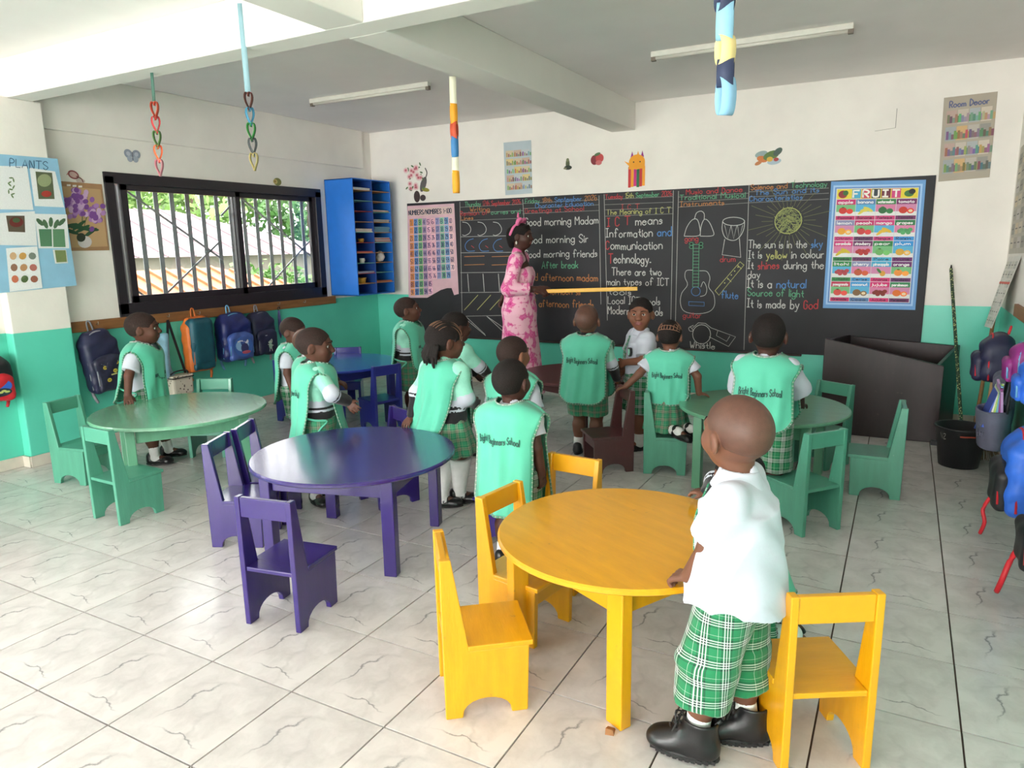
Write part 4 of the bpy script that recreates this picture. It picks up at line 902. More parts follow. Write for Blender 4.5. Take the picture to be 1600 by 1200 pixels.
def footwear(g, q, shoes, socks, vox):
    s, an, kn, d, root = g['s'], g['an'][q], g['kn'][q], unit(g['fdir'][q]), g['root']; up = A3(0, 0, 1) if abs(d[2]) < .6 else unit(kn-an); up = unit(up-d*(up@d)); lat = np.cross(d, up); Rf = np.stack([lat, d, up], 1); P = lambda x, y, z: an+Rf @ (A3(x, y, z)*s)
    if socks:
        f = Field(.0058); e = an+(kn-an)*min(1, socks/np.linalg.norm((kn-an)/s)); f.cap(an+(kn-an)*.0, e, .031*s, (.032+.07*max(0, socks-.1))*s, .01); f.cut(e, kn-an); f.cap(an-d*.012*s-up*.01*s, an+d*.06*s-up*.02*s, .026*s, .021*s, .02*s); V, Q = f.run(); link('sock', fmesh('sock', V, Q), M_sock, root)
    f = Field(.0052); zb = -.045
    if shoes == 'boot':
        f.cap(P(0, -.022, -.012), P(0, .085, -.018), .036*s, .034*s, .02*s); f.ell(P(0, .092, -.018), A3(.041, .045, .030)*s, Rf, .02*s); f.fru(P(0, -.012, -.02), P(0, -.012, .072), (.038*s, .044*s), (.042*s, .047*s), lat, .03*s); f.cap(P(0, .01, .02), P(0, .055, -.005), .032*s, .03*s, .03*s); f.fru(P(0, -.012, .03), P(0, -.012, .1), (.034*s, .038*s), (.036*s, .041*s), lat, 0, 's'); f.cut(P(0, 0, zb+.016), -up)
    else:
        f.cap(P(0, -.022, -.024), P(0, .075, -.026), .029*s, .028*s, .02*s); f.ell(P(0, .08, -.026), A3(.033, .038, .022)*s, Rf, .02*s); f.cap(P(0, -.024, -.012), P(0, -.026, .008), .030*s, .029*s, .015*s)
        f.ell(P(0, .018, .022), A3(.027, .04, .036)*s, Rf, .006*s, 's') if shoes == 'mary' else f.ell(P(0, .004, .034), A3(.027, .03, .03)*s, Rf, .006*s, 's'); f.cut(P(0, 0, zb+.008), -up)
    V, Q = f.run(); o = link('boot' if shoes == 'boot' else 'shoe', fmesh('shoe', V, Q), M_shoe, root)
    f = Field(.0052)
    h = .02 if shoes == 'boot' else .011
    f.fru(P(0, .032, zb), P(0, .032, zb+h), (.040*s, .098*s), (.039*s, .095*s), lat, 0) if shoes == 'boot' else f.fru(P(0, .028, zb), P(0, .028, zb+h), (.033*s, .089*s), (.033*s, .087*s), lat, 0)
    V, Q = f.run(); link('sole', fmesh('sole', V, Q), M_wsole if shoes == 'trainer' else M_sole, o)
    if shoes == 'boot':
        m = MB()
        for k in range(11):
            y = -.05+k*.0165
            xe = .0405*math.sqrt(max(.05, 1-((y-.032)/.098)**2))
            for x in (-xe+.009, xe-.009): m.box((x-.010, y-.0055, .001), (x+.010, y+.0055, .012))
        Mx = Matrix(((Rf*s).tolist())).to_4x4(); Mx.translation = Vector(P(0, 0, zb)-A3(0, 0, .0)); o2 = m.build('tread', M_sole, o); o2.matrix_local = Mx; o2['kind'] = 'stuff'
        m = MB()
        for k in range(5):
            z, y = .01+k*.016, .072-k*.011; m.tube([P(-.02, y, z-.006), P(0, y+.012, z+.004), P(.02, y, z-.006)], .0026*s, 5)
        for w_ in (-1, 1): m.tube(smooth_line([tuple(P(0, .036, .076)), tuple(P(w_*.03, .05, .095)), tuple(P(w_*.045, .045, .07)), tuple(P(w_*.01, .04, .074)), tuple(P(w_*.03, .06, .03))]), .0026*s, 5)
        m.build('lace', M_sole, o); MB().tube(smooth_line([tuple(P(0, -.05, .062)), tuple(P(0, -.068, .085)), tuple(P(0, -.064, .108)), tuple(P(0, -.05, .086))]), .005*s, 6).build('pull_loop', M_shoe, o)
    elif shoes == 'mary':
        m = MB()
        for y in (.012, .034): m.tube([P(-.029, y, -.018), P(-.02, y, .002), P(0, y, .010), P(.02, y, .002), P(.029, y, -.018)], .0048*s, 6)
        m.build('strap', M_shoe, o); MB().box((-.007, -.006, -.004), (.007, .006, .004)).build('buckle', M_alu2, o).location = Vector(P(.027, .012, -.008))
    else:
        m = MB()
        for k in range(3): m.tube([P(-.014, .03+k*.011, .004-k*.003), P(0, .032+k*.011, .009-k*.003), P(.014, .03+k*.011, .004-k*.003)], .0022*s, 5)
        m.build('lace', M_sole, o)

def bibwear(g, hem=.36, front=True, back=True, wide=1.0, flare=.03, text=True, phase=0, fhem=None, badge=False, ties=False, trimw=.0042, swing=0.0):
    TT, s, root = g['TT'], g['s'], g['root']; nu, nv = 30, 34
    def surf(sd, u, z_, l=0, bibhem=None):
        """u across -1..1, z_ = depth below the shoulder line as 0..1"""
        zs = .822-.058*abs(u)**2.2; hm = (bibhem or hem)+.055*abs(u)**6; sm_ = min(1, max(0, (z_-.04)/.30)); sm_ = sm_*sm_*(3-2*sm_); Wd = (.168-.034*sm_)*wide+(.006+flare*.4)*z_
        n_d = (.060 if sd > 0 else .022); au = abs(u)*Wd; nk = n_d*max(0.0, 1-(au/.062)**2)**.7 if au < .062 else 0.0
        z = zs-nk-(zs-nk-hm)*z_; dz = zs-z; t_ = min(1, dz/.105); dep = (.116 if sd < 0 else .122)*math.sqrt(max(0, 1-(1-t_)**2))*math.sqrt(max(0.0, 1-(.86*u)**2))
        fold = .007*math.sin(u*8.5+phase+1.4*math.sin(z_*3+phase))*min(1, z_*2)+.004*math.sin(u*17+phase*2+z_*4)*z_
        y = sd*(dep+flare*z_*z_+fold+l/s); return TT(u*Wd+swing*z_*z_, y, z)
    for sd in ((-1,) if not front else (-1, 1)) if back else (1,):
        hm = fhem if (sd > 0 and fhem) else hem
        V = [surf(sd, -1+2*i/nu, j/nv, 0, hm) for j in range(nv+1) for i in range(nu+1)]; Fc = []
        for j in range(nv):
            for i in range(nu): a = j*(nu+1)+i; Fc.append((a, a+1, a+nu+2, a+nu+1) if sd < 0 else (a, a+nu+1, a+nu+2, a+1))
        o = link('bib_front' if sd > 0 else 'bib_back', mesh('bib', V, Fc, True), M_bib, root); md = o.modifiers.new('thick', 'SOLIDIFY'); md.thickness = .003; md.offset = 1
        E_ = [(-1, j/nv) for j in range(0, nv+1)]+[(-1+2*i/nu, 1) for i in range(1, nu+1)]+[(1, 1-j/nv) for j in range(1, nv+1)]; pts = [surf(sd, u, v, .001, hm) for u, v in E_]
        mb = MB().tube(pts, trimw*s*1.25, 6); me = mesh('trim', mb.V, mb.F, True); L = np.cumsum([0]+[np.linalg.norm(pts[i+1]-pts[i]) for i in range(len(pts)-1)]); weave(me, [(L[i//6], (i % 6)*.004) for i in range(len(mb.V))]); link('bib_trim', me, M_tartS, o)
        k0 = [i for i in range(nu+1) if abs(-1+2*i/nu)*.16 < .066]; pts = [surf(sd, -1+2*i/nu, 0, .001, hm) for i in k0]; mb = MB().tube(pts, trimw*s, 6); me = mesh('trim', mb.V, mb.F, True); weave(me, [(i//6*.008, (i % 6)*.004) for i in range(len(mb.V))]); link('bib_trim', me, M_tartS, o)
        if sd < 0 and text:
            fl_ = Flat(lambda u, v, l: Vector(surf(-1, -u/(.140*wide*s), max(0, min(1, (.78-v)/(.78-hem))), l+.0045)))
            # seen from behind: letters run from the wearer's left to right
            fl_ = Flat(lambda u, v, l: Vector(surf(-1, u/(.140*wide*s), max(0, min(1, (.78-v/s)/(.78-hem))), l+.0035)))
            fl_.text('Bright Beginners School', -.103*wide*s, .615*s, .030*s, (34, 84, 74), w=.206*wide*s, lw=.0042*s); fl_.build('bib_lettering', o)
        if sd > 0 and badge:
            fl_ = Flat(lambda u, v, l: Vector(surf(1, u/(.140*wide*s), max(0, min(1, (.78-v/s)/(.78-hm))), l+.0035)))
            fl_.rect(-.07*s, .585*s, .09*s, .605*s, (60, 120, 104)); fl_.text('Bright Beginners School', .085*s, .588*s, .014*s, (30, 70, 60), w=-.15*s, lw=.002*s); fl_.build('bib_lettering', o)
    if ties:
        for q in (-1, 1):
            pts = [TT(q*.125, -.1, .52), TT(q*.14, -.03, .50), TT(q*.142, .03, .49), TT(q*.15, -.02, .44), TT(q*.145, -.03, .36)]; MB().tube(smooth_line([tuple(p) for p in pts]), .006*s, 5).build('bib_tie', M_bib, root, True)
# ------------------------------------------------------------------ the people
P_ = lambda px, py, **k: tuple(at(px, py, **k))
figure('boy in white shirt, tartan shorts and black boots gripping the yellow table', (2.185, .42), 88, 1.08, head=(-38, 2, 0), skin='a', hair='shave', hemz=.165, shirt_hem=.445, shoes='boot', socks=.135, vox=.0048, tie=True, untuck=True,
    hands={'L': dict(at=(2.045, .375, .515), dir=(-.85, .35, -.3), palm=(.1, .2, -1), curl=38, pole=(-.7, -.6, -.2)), 'R': dict(at=(2.10, .60, .57), dir=(-.4, .2, -.8), palm=(0, -1, 0), curl=25)},
    feet={'L': dict(at=(2.105, .315, .0486), fw=(-1, -.05, 0)), 'R': dict(at=(2.225, .465, .0486), fw=(-.8, -.25, 0))}, lean=2)
figure('boy in green bib looking right, one hand on the pale green table by the window', (-2.15, 1.53), -58, 1.085, head=(14, 5, 0), skin='b', hair='stub', hemz=.27, lean=7, bib=dict(hem=.40, badge=True, phase=1, ties=True), shoes='shoe',
    hands={'R': dict(at=(-2.0, 1.32, .535), dir=(.5, -.3, -.6), palm=(.3, -.2, -.9), curl=10, pole=(.3, -1, 0))}, feet={'R': dict(at=(-2.05, 1.50, .05), fw=(.8, .5, 0)), 'L': dict(at=(-2.12, 1.66, .05), fw=(.75, .6, 0))})
figure('child with white short sleeves and green bib looking down, beside the left blue chair', (-1.44, 2.28), -62, 1.0, head=(-12, -14, 0), skin='b', hair='stub', bib=dict(hem=.36, phase=2), text=False)
figure('small child in green bib almost hidden behind the boy at the purple table', (-.98, 1.98), -48, .965, head=(-5, 0, 0), skin='a', hair='shave', bib=dict(hem=.36, phase=3), text=False)
figure('boy in green bib and knit sweater stretching his right arm beside the purple table', (-.46, 1.50), -38, 1.045, head=(-18, -4, 0), skin='b', hair='stub', top='sweater', bib=dict(hem=.34, phase=.5, ties=True, flare=.05), btart=M_tart2,
    hands={'R': dict(at=P_(543, 628, y=1.52), dir=(.7, .1, -.6), palm=(.3, .6, -.5), curl=14, pole=(.5, -.5, .3)), 'L': dict(at=P_(525, 595, y=1.66), dir=(.7, .3, -.3), palm=(0, 0, -1), curl=25)}, feet={'R': dict(at=(-.44, 1.42, .05), fw=(.8, -.3, 0))})
figure('boy in green bib with black sleeves standing in profile by the blue table', (-1.19, 3.40), -76, 1.075, head=(20, 8, 0), skin='b', hair='stub', top='sweater', bib=dict(hem=.40, badge=True, phase=1.7, ties=True), btart=M_tart2,
    hands={'R': dict(at=P_(616, 578, y=3.36), dir=(.3, .2, -1), palm=(.5, .5, 0), curl=30, pole=(1, -1.2, -.2))})
figure('child in striped mint sweater and tartan skirt, head hidden behind the braided girl', (-.17, 2.57), -22, 1.05, head=(-8, -2, 0), skin='c', hair='crop', top='sweater', bottom='skirt', hemz=.27, shoes='trainer', btart=M_tart2, collar=False,
    hands={'L': dict(at=(-.12, 2.78, .56)), 'R': dict(at=(.05, 2.7, .57))}, feet={'R': dict(at=(-.16, 2.60, .05), fw=(.9, .3, 0))})
figure('girl with braids in a striped sweater leaning back on the purple table', (.30, 1.735), -12, 1.085, head=(-20, -2, 0), skin='b', hair='rows', top='sweater', bottom='skirt', hemz=.30, shoes='mary', socks=.6, collar=False, bib=dict(hem=.40, front=True, phase=2.4, flare=.05, swing=-.07, wide=.86), text=False, btart=M_tart2,
    hands={'L': dict(at=(.125, 1.635, .525), dir=(-.1, -.8, -.5), palm=(0, -.4, -1), curl=20, pole=(-1, -.6, 0)), 'R': dict(at=(.42, 1.86, .60))}, feet={'L': dict(at=(.27, 1.70, .05), fw=(.8, .4, 0)), 'R': dict(at=(.33, 1.80, .05), fw=(.85, .5, 0))})
figure('child with short speckled hair behind the boy in the middle, white sleeve showing', (.66, 1.88), -6, 1.0, head=(-12, 0, 0), skin='d', hair='stub', bib=dict(hem=.36, phase=.9), sleeve=1.0)
figure('child seen from behind in a green bib in the middle, between purple and yellow tables', (1.02, 1.20), -4, .995, head=(0, 2, 0), skin='c', hair='crop', bib=dict(hem=.30, phase=2.0, wide=1.04), sleeve=.62, btart=M_tart,
    hands={'L': dict(at=(.845, 1.21, .40), dir=(-.1, .1, -1), curl=35), 'R': dict(at=(1.185, 1.2, .40), dir=(.1, .1, -1), curl=35)})
figure('boy seen from behind in a green bib with black cuffs, facing the chalkboard', (.62, 3.05), 4, 1.085, head=(6, 14, 0), skin='a', hair='shave', top='sweater', hemz=.27, bib=dict(hem=.37, phase=4.0, flare=.04), btart=M_tart2,
    hands={'L': dict(at=(.47, 3.14, .50), dir=(.3, .4, -.8), curl=35), 'R': dict(at=(.80, 3.18, .53))})
gj = figure('boy in white shirt with crest badge turning to look at the camera', (.905, 3.37), 128, 1.11, head=(62, -2, 0), skin='d', hair='crop', hemz=.25, shirt_hem=.50, tie=True, btart=M_tart,
    hands={'L': dict(at=P_(978, 566, y=3.22), dir=(-.8, -.1, -.4), palm=(-.3, .7, 0), curl=40, pole=(-.8, -.5, -.3)), 'R': dict(at=(.76, 3.36, .55), dir=(0, -1, -.2))}, feet={'R': dict(at=(.84, 3.40, .05)), 'L': dict(at=(.93, 3.30, .05))})
sp = [(-.020, .026), (0, .030), (.020, .026), (.022, 0), (.012, -.022), (0, -.030), (-.012, -.022), (-.022, 0)]
for nm, k_, lift, m_ in (('crest_badge', 1.0, .004, M_black), ('crest_inner', .7, .006, M_mint)):
    TJ = gj['TT']; MB().add([TJ(-.058+u*k_, .101-.3*abs(u)*abs(u)*9+lift-.25*(.058-u*k_)*.25, .655+v*k_) for u, v in sp]+[TJ(-.058+u*k_, .085, .655+v*k_) for u, v in sp], [tuple(range(8)), tuple(range(15, 7, -1))]+[(i, (i+1) % 8, 8+(i+1) % 8, 8+i) for i in range(8)]).build(nm, m_, gj['root'])
kx, ky, kd = 1.235, 2.955, 58; kR = rotz(math.radians(kd)); kl = lambda x, y, z: tuple(A3(kx, ky, .04)+kR @ A3(x, y, z))
figure('girl with crossed hair partings kneeling on the green chair', (kx, ky), kd, .955, z0=.04, twist=-48, head=(-6, -2, 0), skin='a', hair='boxes', bottom='skirt', hemz=.25, btart=M_tart2, bib=dict(hem=.44, phase=1.2, ties=True, flare=.0), socks=.08, sleeve=.7,
    hands={'L': dict(at=(.985, 2.84, .565), dir=(-.8, -.2, -.3), palm=(0, 0, -1), curl=15, pole=(-.6, -.5, -.5)), 'R': dict(at=(1.42, 3.02, .52), dir=(.6, .6, -.2), palm=(0, 0, -1), curl=15)},
    feet={'L': dict(at=kl(-.055, -.17, .262), knee=kl(-.055, .035, .258), fw=(.85, -.4, -.12)), 'R': dict(at=kl(.055, -.17, .262), knee=kl(.055, .035, .258), fw=(.85, -.4, -.12))})
figure('boy with white puffed sleeves and green bib facing the board at the right green table', (1.935, 2.36), -3, 1.12, head=(6, 2, 0), skin='c', hair='crop', hemz=.24, sleeve=1.15, bib=dict(hem=.46, phase=3.3, wide=.92, flare=.04), btart=M_tart,
    hands={'L': dict(at=(1.76, 2.56, .56), dir=(0, .9, -.2), palm=(0, 0, -1), curl=15, pole=(-1, -.6, .2)), 'R': dict(at=(2.10, 2.58, .56), dir=(0, .9, -.2), palm=(0, 0, -1), curl=15, pole=(1, -.6, .2))})
mx_, my_, md_ = 2.10, 1.06, 112; mR = rotz(math.radians(md_)); ml = lambda x, y, z: tuple(A3(mx_, my_, -.21)+mR @ A3(x, y, z))
figure('child in green bib kneeling behind the boy in boots', (mx_, my_), md_, .95, z0=-.21, lean=4, head=(10, -10, 0), skin='a', hair='crop', top='sweater', bottom='skirt', hemz=.25, bib=dict(hem=.40, phase=1.0, flare=.07), text=False,
    hands={'R': dict(at=(1.935, 1.095, .535), dir=(-1, .1, .1), palm=(0, 0, -1), curl=35), 'L': dict(at=(1.99, .90, .46), dir=(-1, 0, .2), palm=(0, 0, -1), curl=20)},
    feet={'L': dict(at=ml(-.055, -.17, .262), knee=ml(-.055, .035, .258), fw=(.7, .3, -.5)), 'R': dict(at=ml(.055, -.17, .262), knee=ml(.055, .035, .258), fw=(.7, .3, -.5))})
# teacher
M_dress = None
def dressmat():
    m, nt, b = nodemat('pink_floral_cloth'); L = nt.links; tc = N(nt, 'ShaderNodeTexCoord'); n1 = N(nt, 'ShaderNodeTexNoise'); n1.inputs['Scale'].default_value = 7; n1.inputs['Detail'].default_value = 3; n1.inputs['Distortion'].default_value = 1.6; L.new(tc.outputs['Object'], n1.inputs['Vector'])
    v = N(nt, 'ShaderNodeTexVoronoi'); v.inputs['Scale'].default_value = 11; v.distance = 'MINKOWSKI'; L.new(tc.outputs['Object'], v.inputs['Vector']); a = N(nt, 'ShaderNodeMath', operation='MULTIPLY_ADD'); a.inputs[1].default_value = .16; L.new(v.outputs['Distance'], a.inputs[0]); L.new(n1.outputs[0], a.inputs[2])
    r = N(nt, 'ShaderNodeValToRGB'); cr = r.color_ramp; st = [(.44, (196, 30, 116)), (.57, (222, 66, 146)), (.65, (236, 124, 180)), (.71, (216, 56, 138)), (.82, (246, 190, 208))]
    cr.elements[0].position = st[0][0]; cr.elements[0].color = (*s2l(st[0][1]), 1); cr.elements[1].position = st[1][0]; cr.elements[1].color = (*s2l(st[1][1]), 1)
    for p, c in st[2:]: e = cr.elements.new(p); e.color = (*s2l(c), 1)
    L.new(a.outputs[0], r.inputs[0]); L.new(r.outputs[0], b.inputs['Base Color']); b.inputs['Roughness'].default_value = .7; b.inputs['Sheen Weight'].default_value = .2; return m
M_dress = dressmat(); M_pinkb = mat('pink_ribbon', (240, 120, 170), .6, .05)
tx, ty = -.63, 4.40; tw = P_(838, 452, y=4.26)
g = figure('teacher in a long pink patterned dress pointing a yellow stick at the chalkboard', (tx, ty), -72, 1.69, kind='adult', head=(-10, -4, 0), skin='c', hair='bun', vox=.0068, group='adults', cat='woman',
    hands={'R': dict(at=tw, dir=(.95, -.05, -.1), palm=(0, .5, -.8), curl=52, pole=(.4, -1, -.6)), 'L': dict(at=P_(788, 462, y=4.56), dir=(-.3, -.1, -.8), palm=(.6, 0, 0), curl=35, pole=(-1, -.25, -.2))})
TT, s, sh, el, wr, root = g['TT'], g['s'], g['sh'], g['el'], g['wr'], g['root']
f = Field(.0075); f.fru(TT(0, 0, .055), TT(0, 0, .60), (.150*s, .135*s), (.092*s, .078*s), (1, 0, 0), .03, rip=None); f.fru(TT(0, .002, .60), TT(0, .0, .755), (.088*s, .074*s), (.098*s, .066*s), (1, 0, 0), .06); f.ell(TT(0, .022, .715), A3(.082, .062, .06)*s, None, .06); f.cap(TT(-.092, 0, .806), TT(.092, 0, .806), .040*s, .040*s, .04); f.cap(TT(0, -.004, .80), TT(0, -.006, .842), .046*s, .036*s, .02); f.ell(TT(0, -.005, .525), A3(.112, .094, .10)*s, None, .05)
for q in (-1, 1):
    m_ = el[q]+(wr[q]-el[q])*.55; f.cap(sh[q], el[q], .038*s, .040*s, .02); f.cap(el[q], m_, .040*s, .036*s, .02); f.fru(m_, m_+unit(wr[q]-el[q])*.03*s, (.034*s, .034*s), (.036*s, .036*s), (0, 0, 1), .012)
f.cap(TT(0, .05, .79), TT(0, .06, .88), .028*s, .05*s, .01, 's'); f.cap(TT(0, .075, .74), TT(0, .06, .80), .008*s, .022*s, .01, 's')
f.warp(lambda x, y, z: .0045*np.sin(26*x+4*z+2*np.sin(6*z))*np.sin(22*y+3*z)+.003*np.sin(40*z+14*x)*(z > .85))
V, Q = f.run(); link('dress', fmesh('dress', V, Q), M_dress, root)
pts = [TT(x*1.0, y, .605) for x, y in [(.094*math.cos(a), .081*math.sin(a)) for a in [2*PI*k/24 for k in range(25)]]]; MB().tube(pts, .012, 6, False).build('waistband', M_dress, root, True)
for q in (-1, 1): footwear(g, q, 'shoe', 0, .006)
HH, hs, hr = g['HH'], g['hs'], [c for c in g['body'].children if c.name.startswith('hair')][0]
bw = MB(); c0 = HH(.0, -.02, .105)
for q in (-1, 1):
    bw.tube(smooth_line([tuple(c0), tuple(HH(q*.05, .0, .135)), tuple(HH(q*.075, -.01, .12)), tuple(HH(q*.05, -.02, .095)), tuple(c0)]), .012*hs/.7, 6); bw.tube(smooth_line([tuple(c0), tuple(HH(q*.03+.03, -.05, .07)), tuple(HH(q*.03+.05, -.075, .0))]), [.010, .012, .013, .013, .013, .013, .013, .013, .008][:9], 6)
bw.tube(smooth_line([tuple(c0), tuple(HH(.02, -.03, .15)), tuple(HH(.01, -.035, .19))]), [.012, .013, .013, .012, .012, .01, .009, .007, .004], 6)
bw.build('hair_bow', M_pinkb, hr, True)
for q in (-1, 1): e = MB().lathe([(.001, .016), (.006, .012), (.009, 0), (.006, -.012), (.001, -.016)], 10); o = e.build('earring', mat('pearl', (236, 230, 220), .2), g['body'], True); o.location = Vector(HH(q*.083, -.012, -.055))
# the pointer held in her hand
st = empty('yellow_stick', (0, 0, 0), 0, "long flat yellow stick in the teacher's hand", 'stick')
pw = Vector(wr[1]); hw_ = Matrix.Rotation(math.radians(-72), 4, 'Z'); gp = Vector((tx, ty, 0))+hw_ @ pw; e0 = gp+Vector((.03, -.01, -.018)); e1 = Vector(at(996, 451, y=4.42))
bevel(MB().bar(e0, e1, .012, .034, up=(0, 0, 1)).build('shaft', mat('yellow_stick_paint', (236, 178, 30), .4), st), .003)
# ------------------------------------------------------------------ chalkboard
def wp(px, py, y=None): q = at(px, py, y=YB if y is None else y); return (q[0], q[2])
BX0, BX1, BZ0, BZ1 = -2.405, 2.70, .505, 1.968
def boardmat():
    m = mat('black_chalkboard', (46, 46, 50), .6, .22, 2.2, bump=.05, bscale=40, spec=.35); return m
bd = empty('chalkboard', ((BX0+BX1)/2, YB, BZ0), 0, 'wide black chalkboard covered with coloured chalk lessons and drawings', 'chalkboard')
def brel(o, r=None): return inv(o, r or bd)
bpan = brel(bx('board', (BX0, YB-.016, BZ0), (BX1, YB-.002, BZ1), boardmat(), bd, .003))
brel(bx('chalk_ledge', (BX0, YB-.032, BZ0-.018), (BX1-.9, YB-.002, BZ0), mat('ledge_wood', (56, 44, 42), .6), bd, .003))
ch = Flat.plane((0, YB-.0162, 0), (1, 0, 0), (0, 0, 1), .0006)
CW, CR_, CG, CB_, CY, CO = (196, 196, 192), (190, 74, 78), (104, 170, 132), (92, 138, 196), (186, 186, 120), (190, 130, 84)
def bt(t, px, py, px2, hpx, col, cols=None, lw=.11, jit=.06):
    a = wp(px, py); b = wp(px2, py+(px2-px)*0); sc = at(px, py, y=YB); sc2 = at(px, py-hpx, y=YB); h = sc2[2]-sc[2]; w = b[0]-a[0]
    ch.text(t, a[0], a[1], h, col, w=w, lw=max(.006, h*lw), jit=jit, cols=cols)
def bl(P, col=CW, w=.006, sm=False): ch.stroke([wp(*p) for p in P], w, col, sm=sm)
# ruled lines and dividers
for a, b in (((720, 316), (724, 527)), ((818, 312), (820, 345)), ((937, 306), (940, 475)), ((945, 304), (950, 500)), ((1053, 298), (1049, 500)), ((1061, 299), (1056, 510)), ((1171, 290), (1163, 546))): bl([a, b], (170, 170, 166), .006)
for a, b in (((720, 324), (818, 319)), ((720, 333), (818, 329)), ((720, 345), (818, 341)), ((818, 318), (937, 312)), ((818, 326), (937, 320)), ((818, 334), (937, 329)), ((945, 312), (1053, 307)), ((945, 320), (1053, 316)), ((946, 328), (1053, 325)), ((947, 338), (1053, 334)), ((1061, 308), (1171, 302)), ((1061, 316), (1171, 310)), ((1061, 324), (1171, 317)), ((1171, 300), (1295, 294)), ((1171, 308), (1295, 302)), ((1171, 317), (1295, 311))): bl([a, b], (150, 150, 146), .004)
bt('Thursday 17th September 2026', 728, 323, 816, 7, CR_, [CG]*9+[CR_]*19); bt('Writing', 736, 331, 768, 7, CO); bt('Revision of curves and', 721, 337, 816, 7, CR_, [CR_]*12+[CG]*10); bt('Lines', 722, 344, 742, 6, CO)
bt('Friday 18th September 2026', 822, 318, 935, 7, CG, [CG]*7+[CO]*5+[CB_]*9+[CO]*5); bt('Character Education', 838, 325, 930, 7, CB_); bt('Greetings at School', 822, 333, 915, 7, CR_)
bt('Tuesday 15th September 2026', 947, 311, 1052, 7, CR_, [CR_]*8+[CY]*5+[CG]*10+[CR_]*4); bt('I C T', 972, 327, 1002, 7, CR_); bt('The Meaning of I C T', 949, 336, 1050, 8, CY)
bt('Music and Dance', 1073, 304, 1162, 8, CR_); bt('Traditional Musical', 1063, 313, 1167, 8, CG); bt('Instruments', 1064, 323, 1134, 8, CO)
bt('Science and Technology', 1174, 297, 1294, 8, CO, [CO]*12+[CG]*10); bt('The Sun and its', 1180, 305, 1282, 8, CB_); bt('Characteristics', 1172, 315, 1256, 8, CB_)
# writing patterns
for k in range(3):
    x = 724+k*24; bl([(x, 347), (x+8, 349), (x+13, 357), (x+11, 364), (x+4, 368), (x, 367)], CW, .006, True)
    x = 741+k*22; bl([(x, 373), (x-8, 376), (x-13, 384), (x-9, 392), (x+2, 392)], CB_, .006, True); bl([(x-3, 384), (x+1, 387)], CR_, .006)
    if k < 2: x = 727+k*43; bl([(x, 401), (x+31, 400)], CO); bl([(x, 414), (x+31, 413)], CO)
    x = 732+k*24; bl([(x, 428), (x+2, 455)], CW, .007); x = 727+k*20; bl([(x, 484), (x+21, 461)], CY, .007); x = 729+k*33; bl([(x, 494), (x+30, 522)], CW, .006)
for y0, y1 in ((370, 368), (395, 394), (426, 425), (457, 456), (494, 492)): bl([(721, y0), (817, y1)], (176, 176, 172), .005)
bl([(724, 494), (760, 524)], CW); bl([(762, 494), (800, 520)], CW)
# greetings
for t, x, y, x2, h, c in (('Good morning Madam', 822, 353, 938, 12, CW), ('Good morning Sir', 822, 380, 922, 12, CW), ('Good morning friends', 822, 402, 936, 11, CW), ('After break', 848, 419, 906, 11, CG), ('Good afternoon madam', 820, 438, 937, 11, CO), ('Good afternoon sir', 822, 459, 912, 11, CO), ('Good afternoon friends', 818, 478, 930, 11, CO)): bt(t, x, y, x2, h, c)
bt('I C T means', 950, 353, 1038, 13, CW, [CR_]*6+[CW]*5); bt('Information and', 948, 371, 1052, 13, CW, [CW]*12+[CB_]*3); bt('Communication', 948, 390, 1038, 13, CW, [CR_]+[CW]*12); bt('Technology.', 952, 411, 1020, 14, CW, [CR_]+[CW]*10)
bt('There are two', 957, 430, 1036, 12, CW); bt('main types of ICT', 949, 445, 1048, 11, CW); bt('tools', 952, 460, 990, 10, CW); bt('Local ICT tools', 951, 474, 1034, 11, CW); bt('Modern ICT tools', 951, 490, 1038, 12, CW)
# instruments
bl([(1070, 368), (1074, 355), (1082, 344), (1090, 343), (1094, 355), (1093, 368), (1070, 369)], CW, .006, True); bl([(1095, 369), (1096, 355), (1101, 343), (1108, 346), (1114, 358), (1115, 368), (1096, 369)], CW, .006, True); bl([(1086, 342), (1089, 333), (1096, 330), (1101, 334), (1101, 343)], CW, .006, True); bt('gong', 1071, 377, 1093, 9, CR_)
ch.stroke([wp(1147+17*math.cos(a), 346+6.5*math.sin(a)) for a in [2*PI*k/20 for k in range(21)]], .006, CW); bl([(1130, 346), (1129, 358), (1133, 370), (1141, 375), (1150, 375), (1158, 368), (1163, 357), (1164, 345)], CW, .006, True)
bl([(1133, 374), (1129, 398), (1158, 402), (1156, 373)], CW, .006); 
for k in range(3): bl([(1133+k*10, 352), (1138+k*9, 373), (1143+k*9, 352)], CW, .004)
bt('drum', 1126, 409, 1151, 9, CR_)
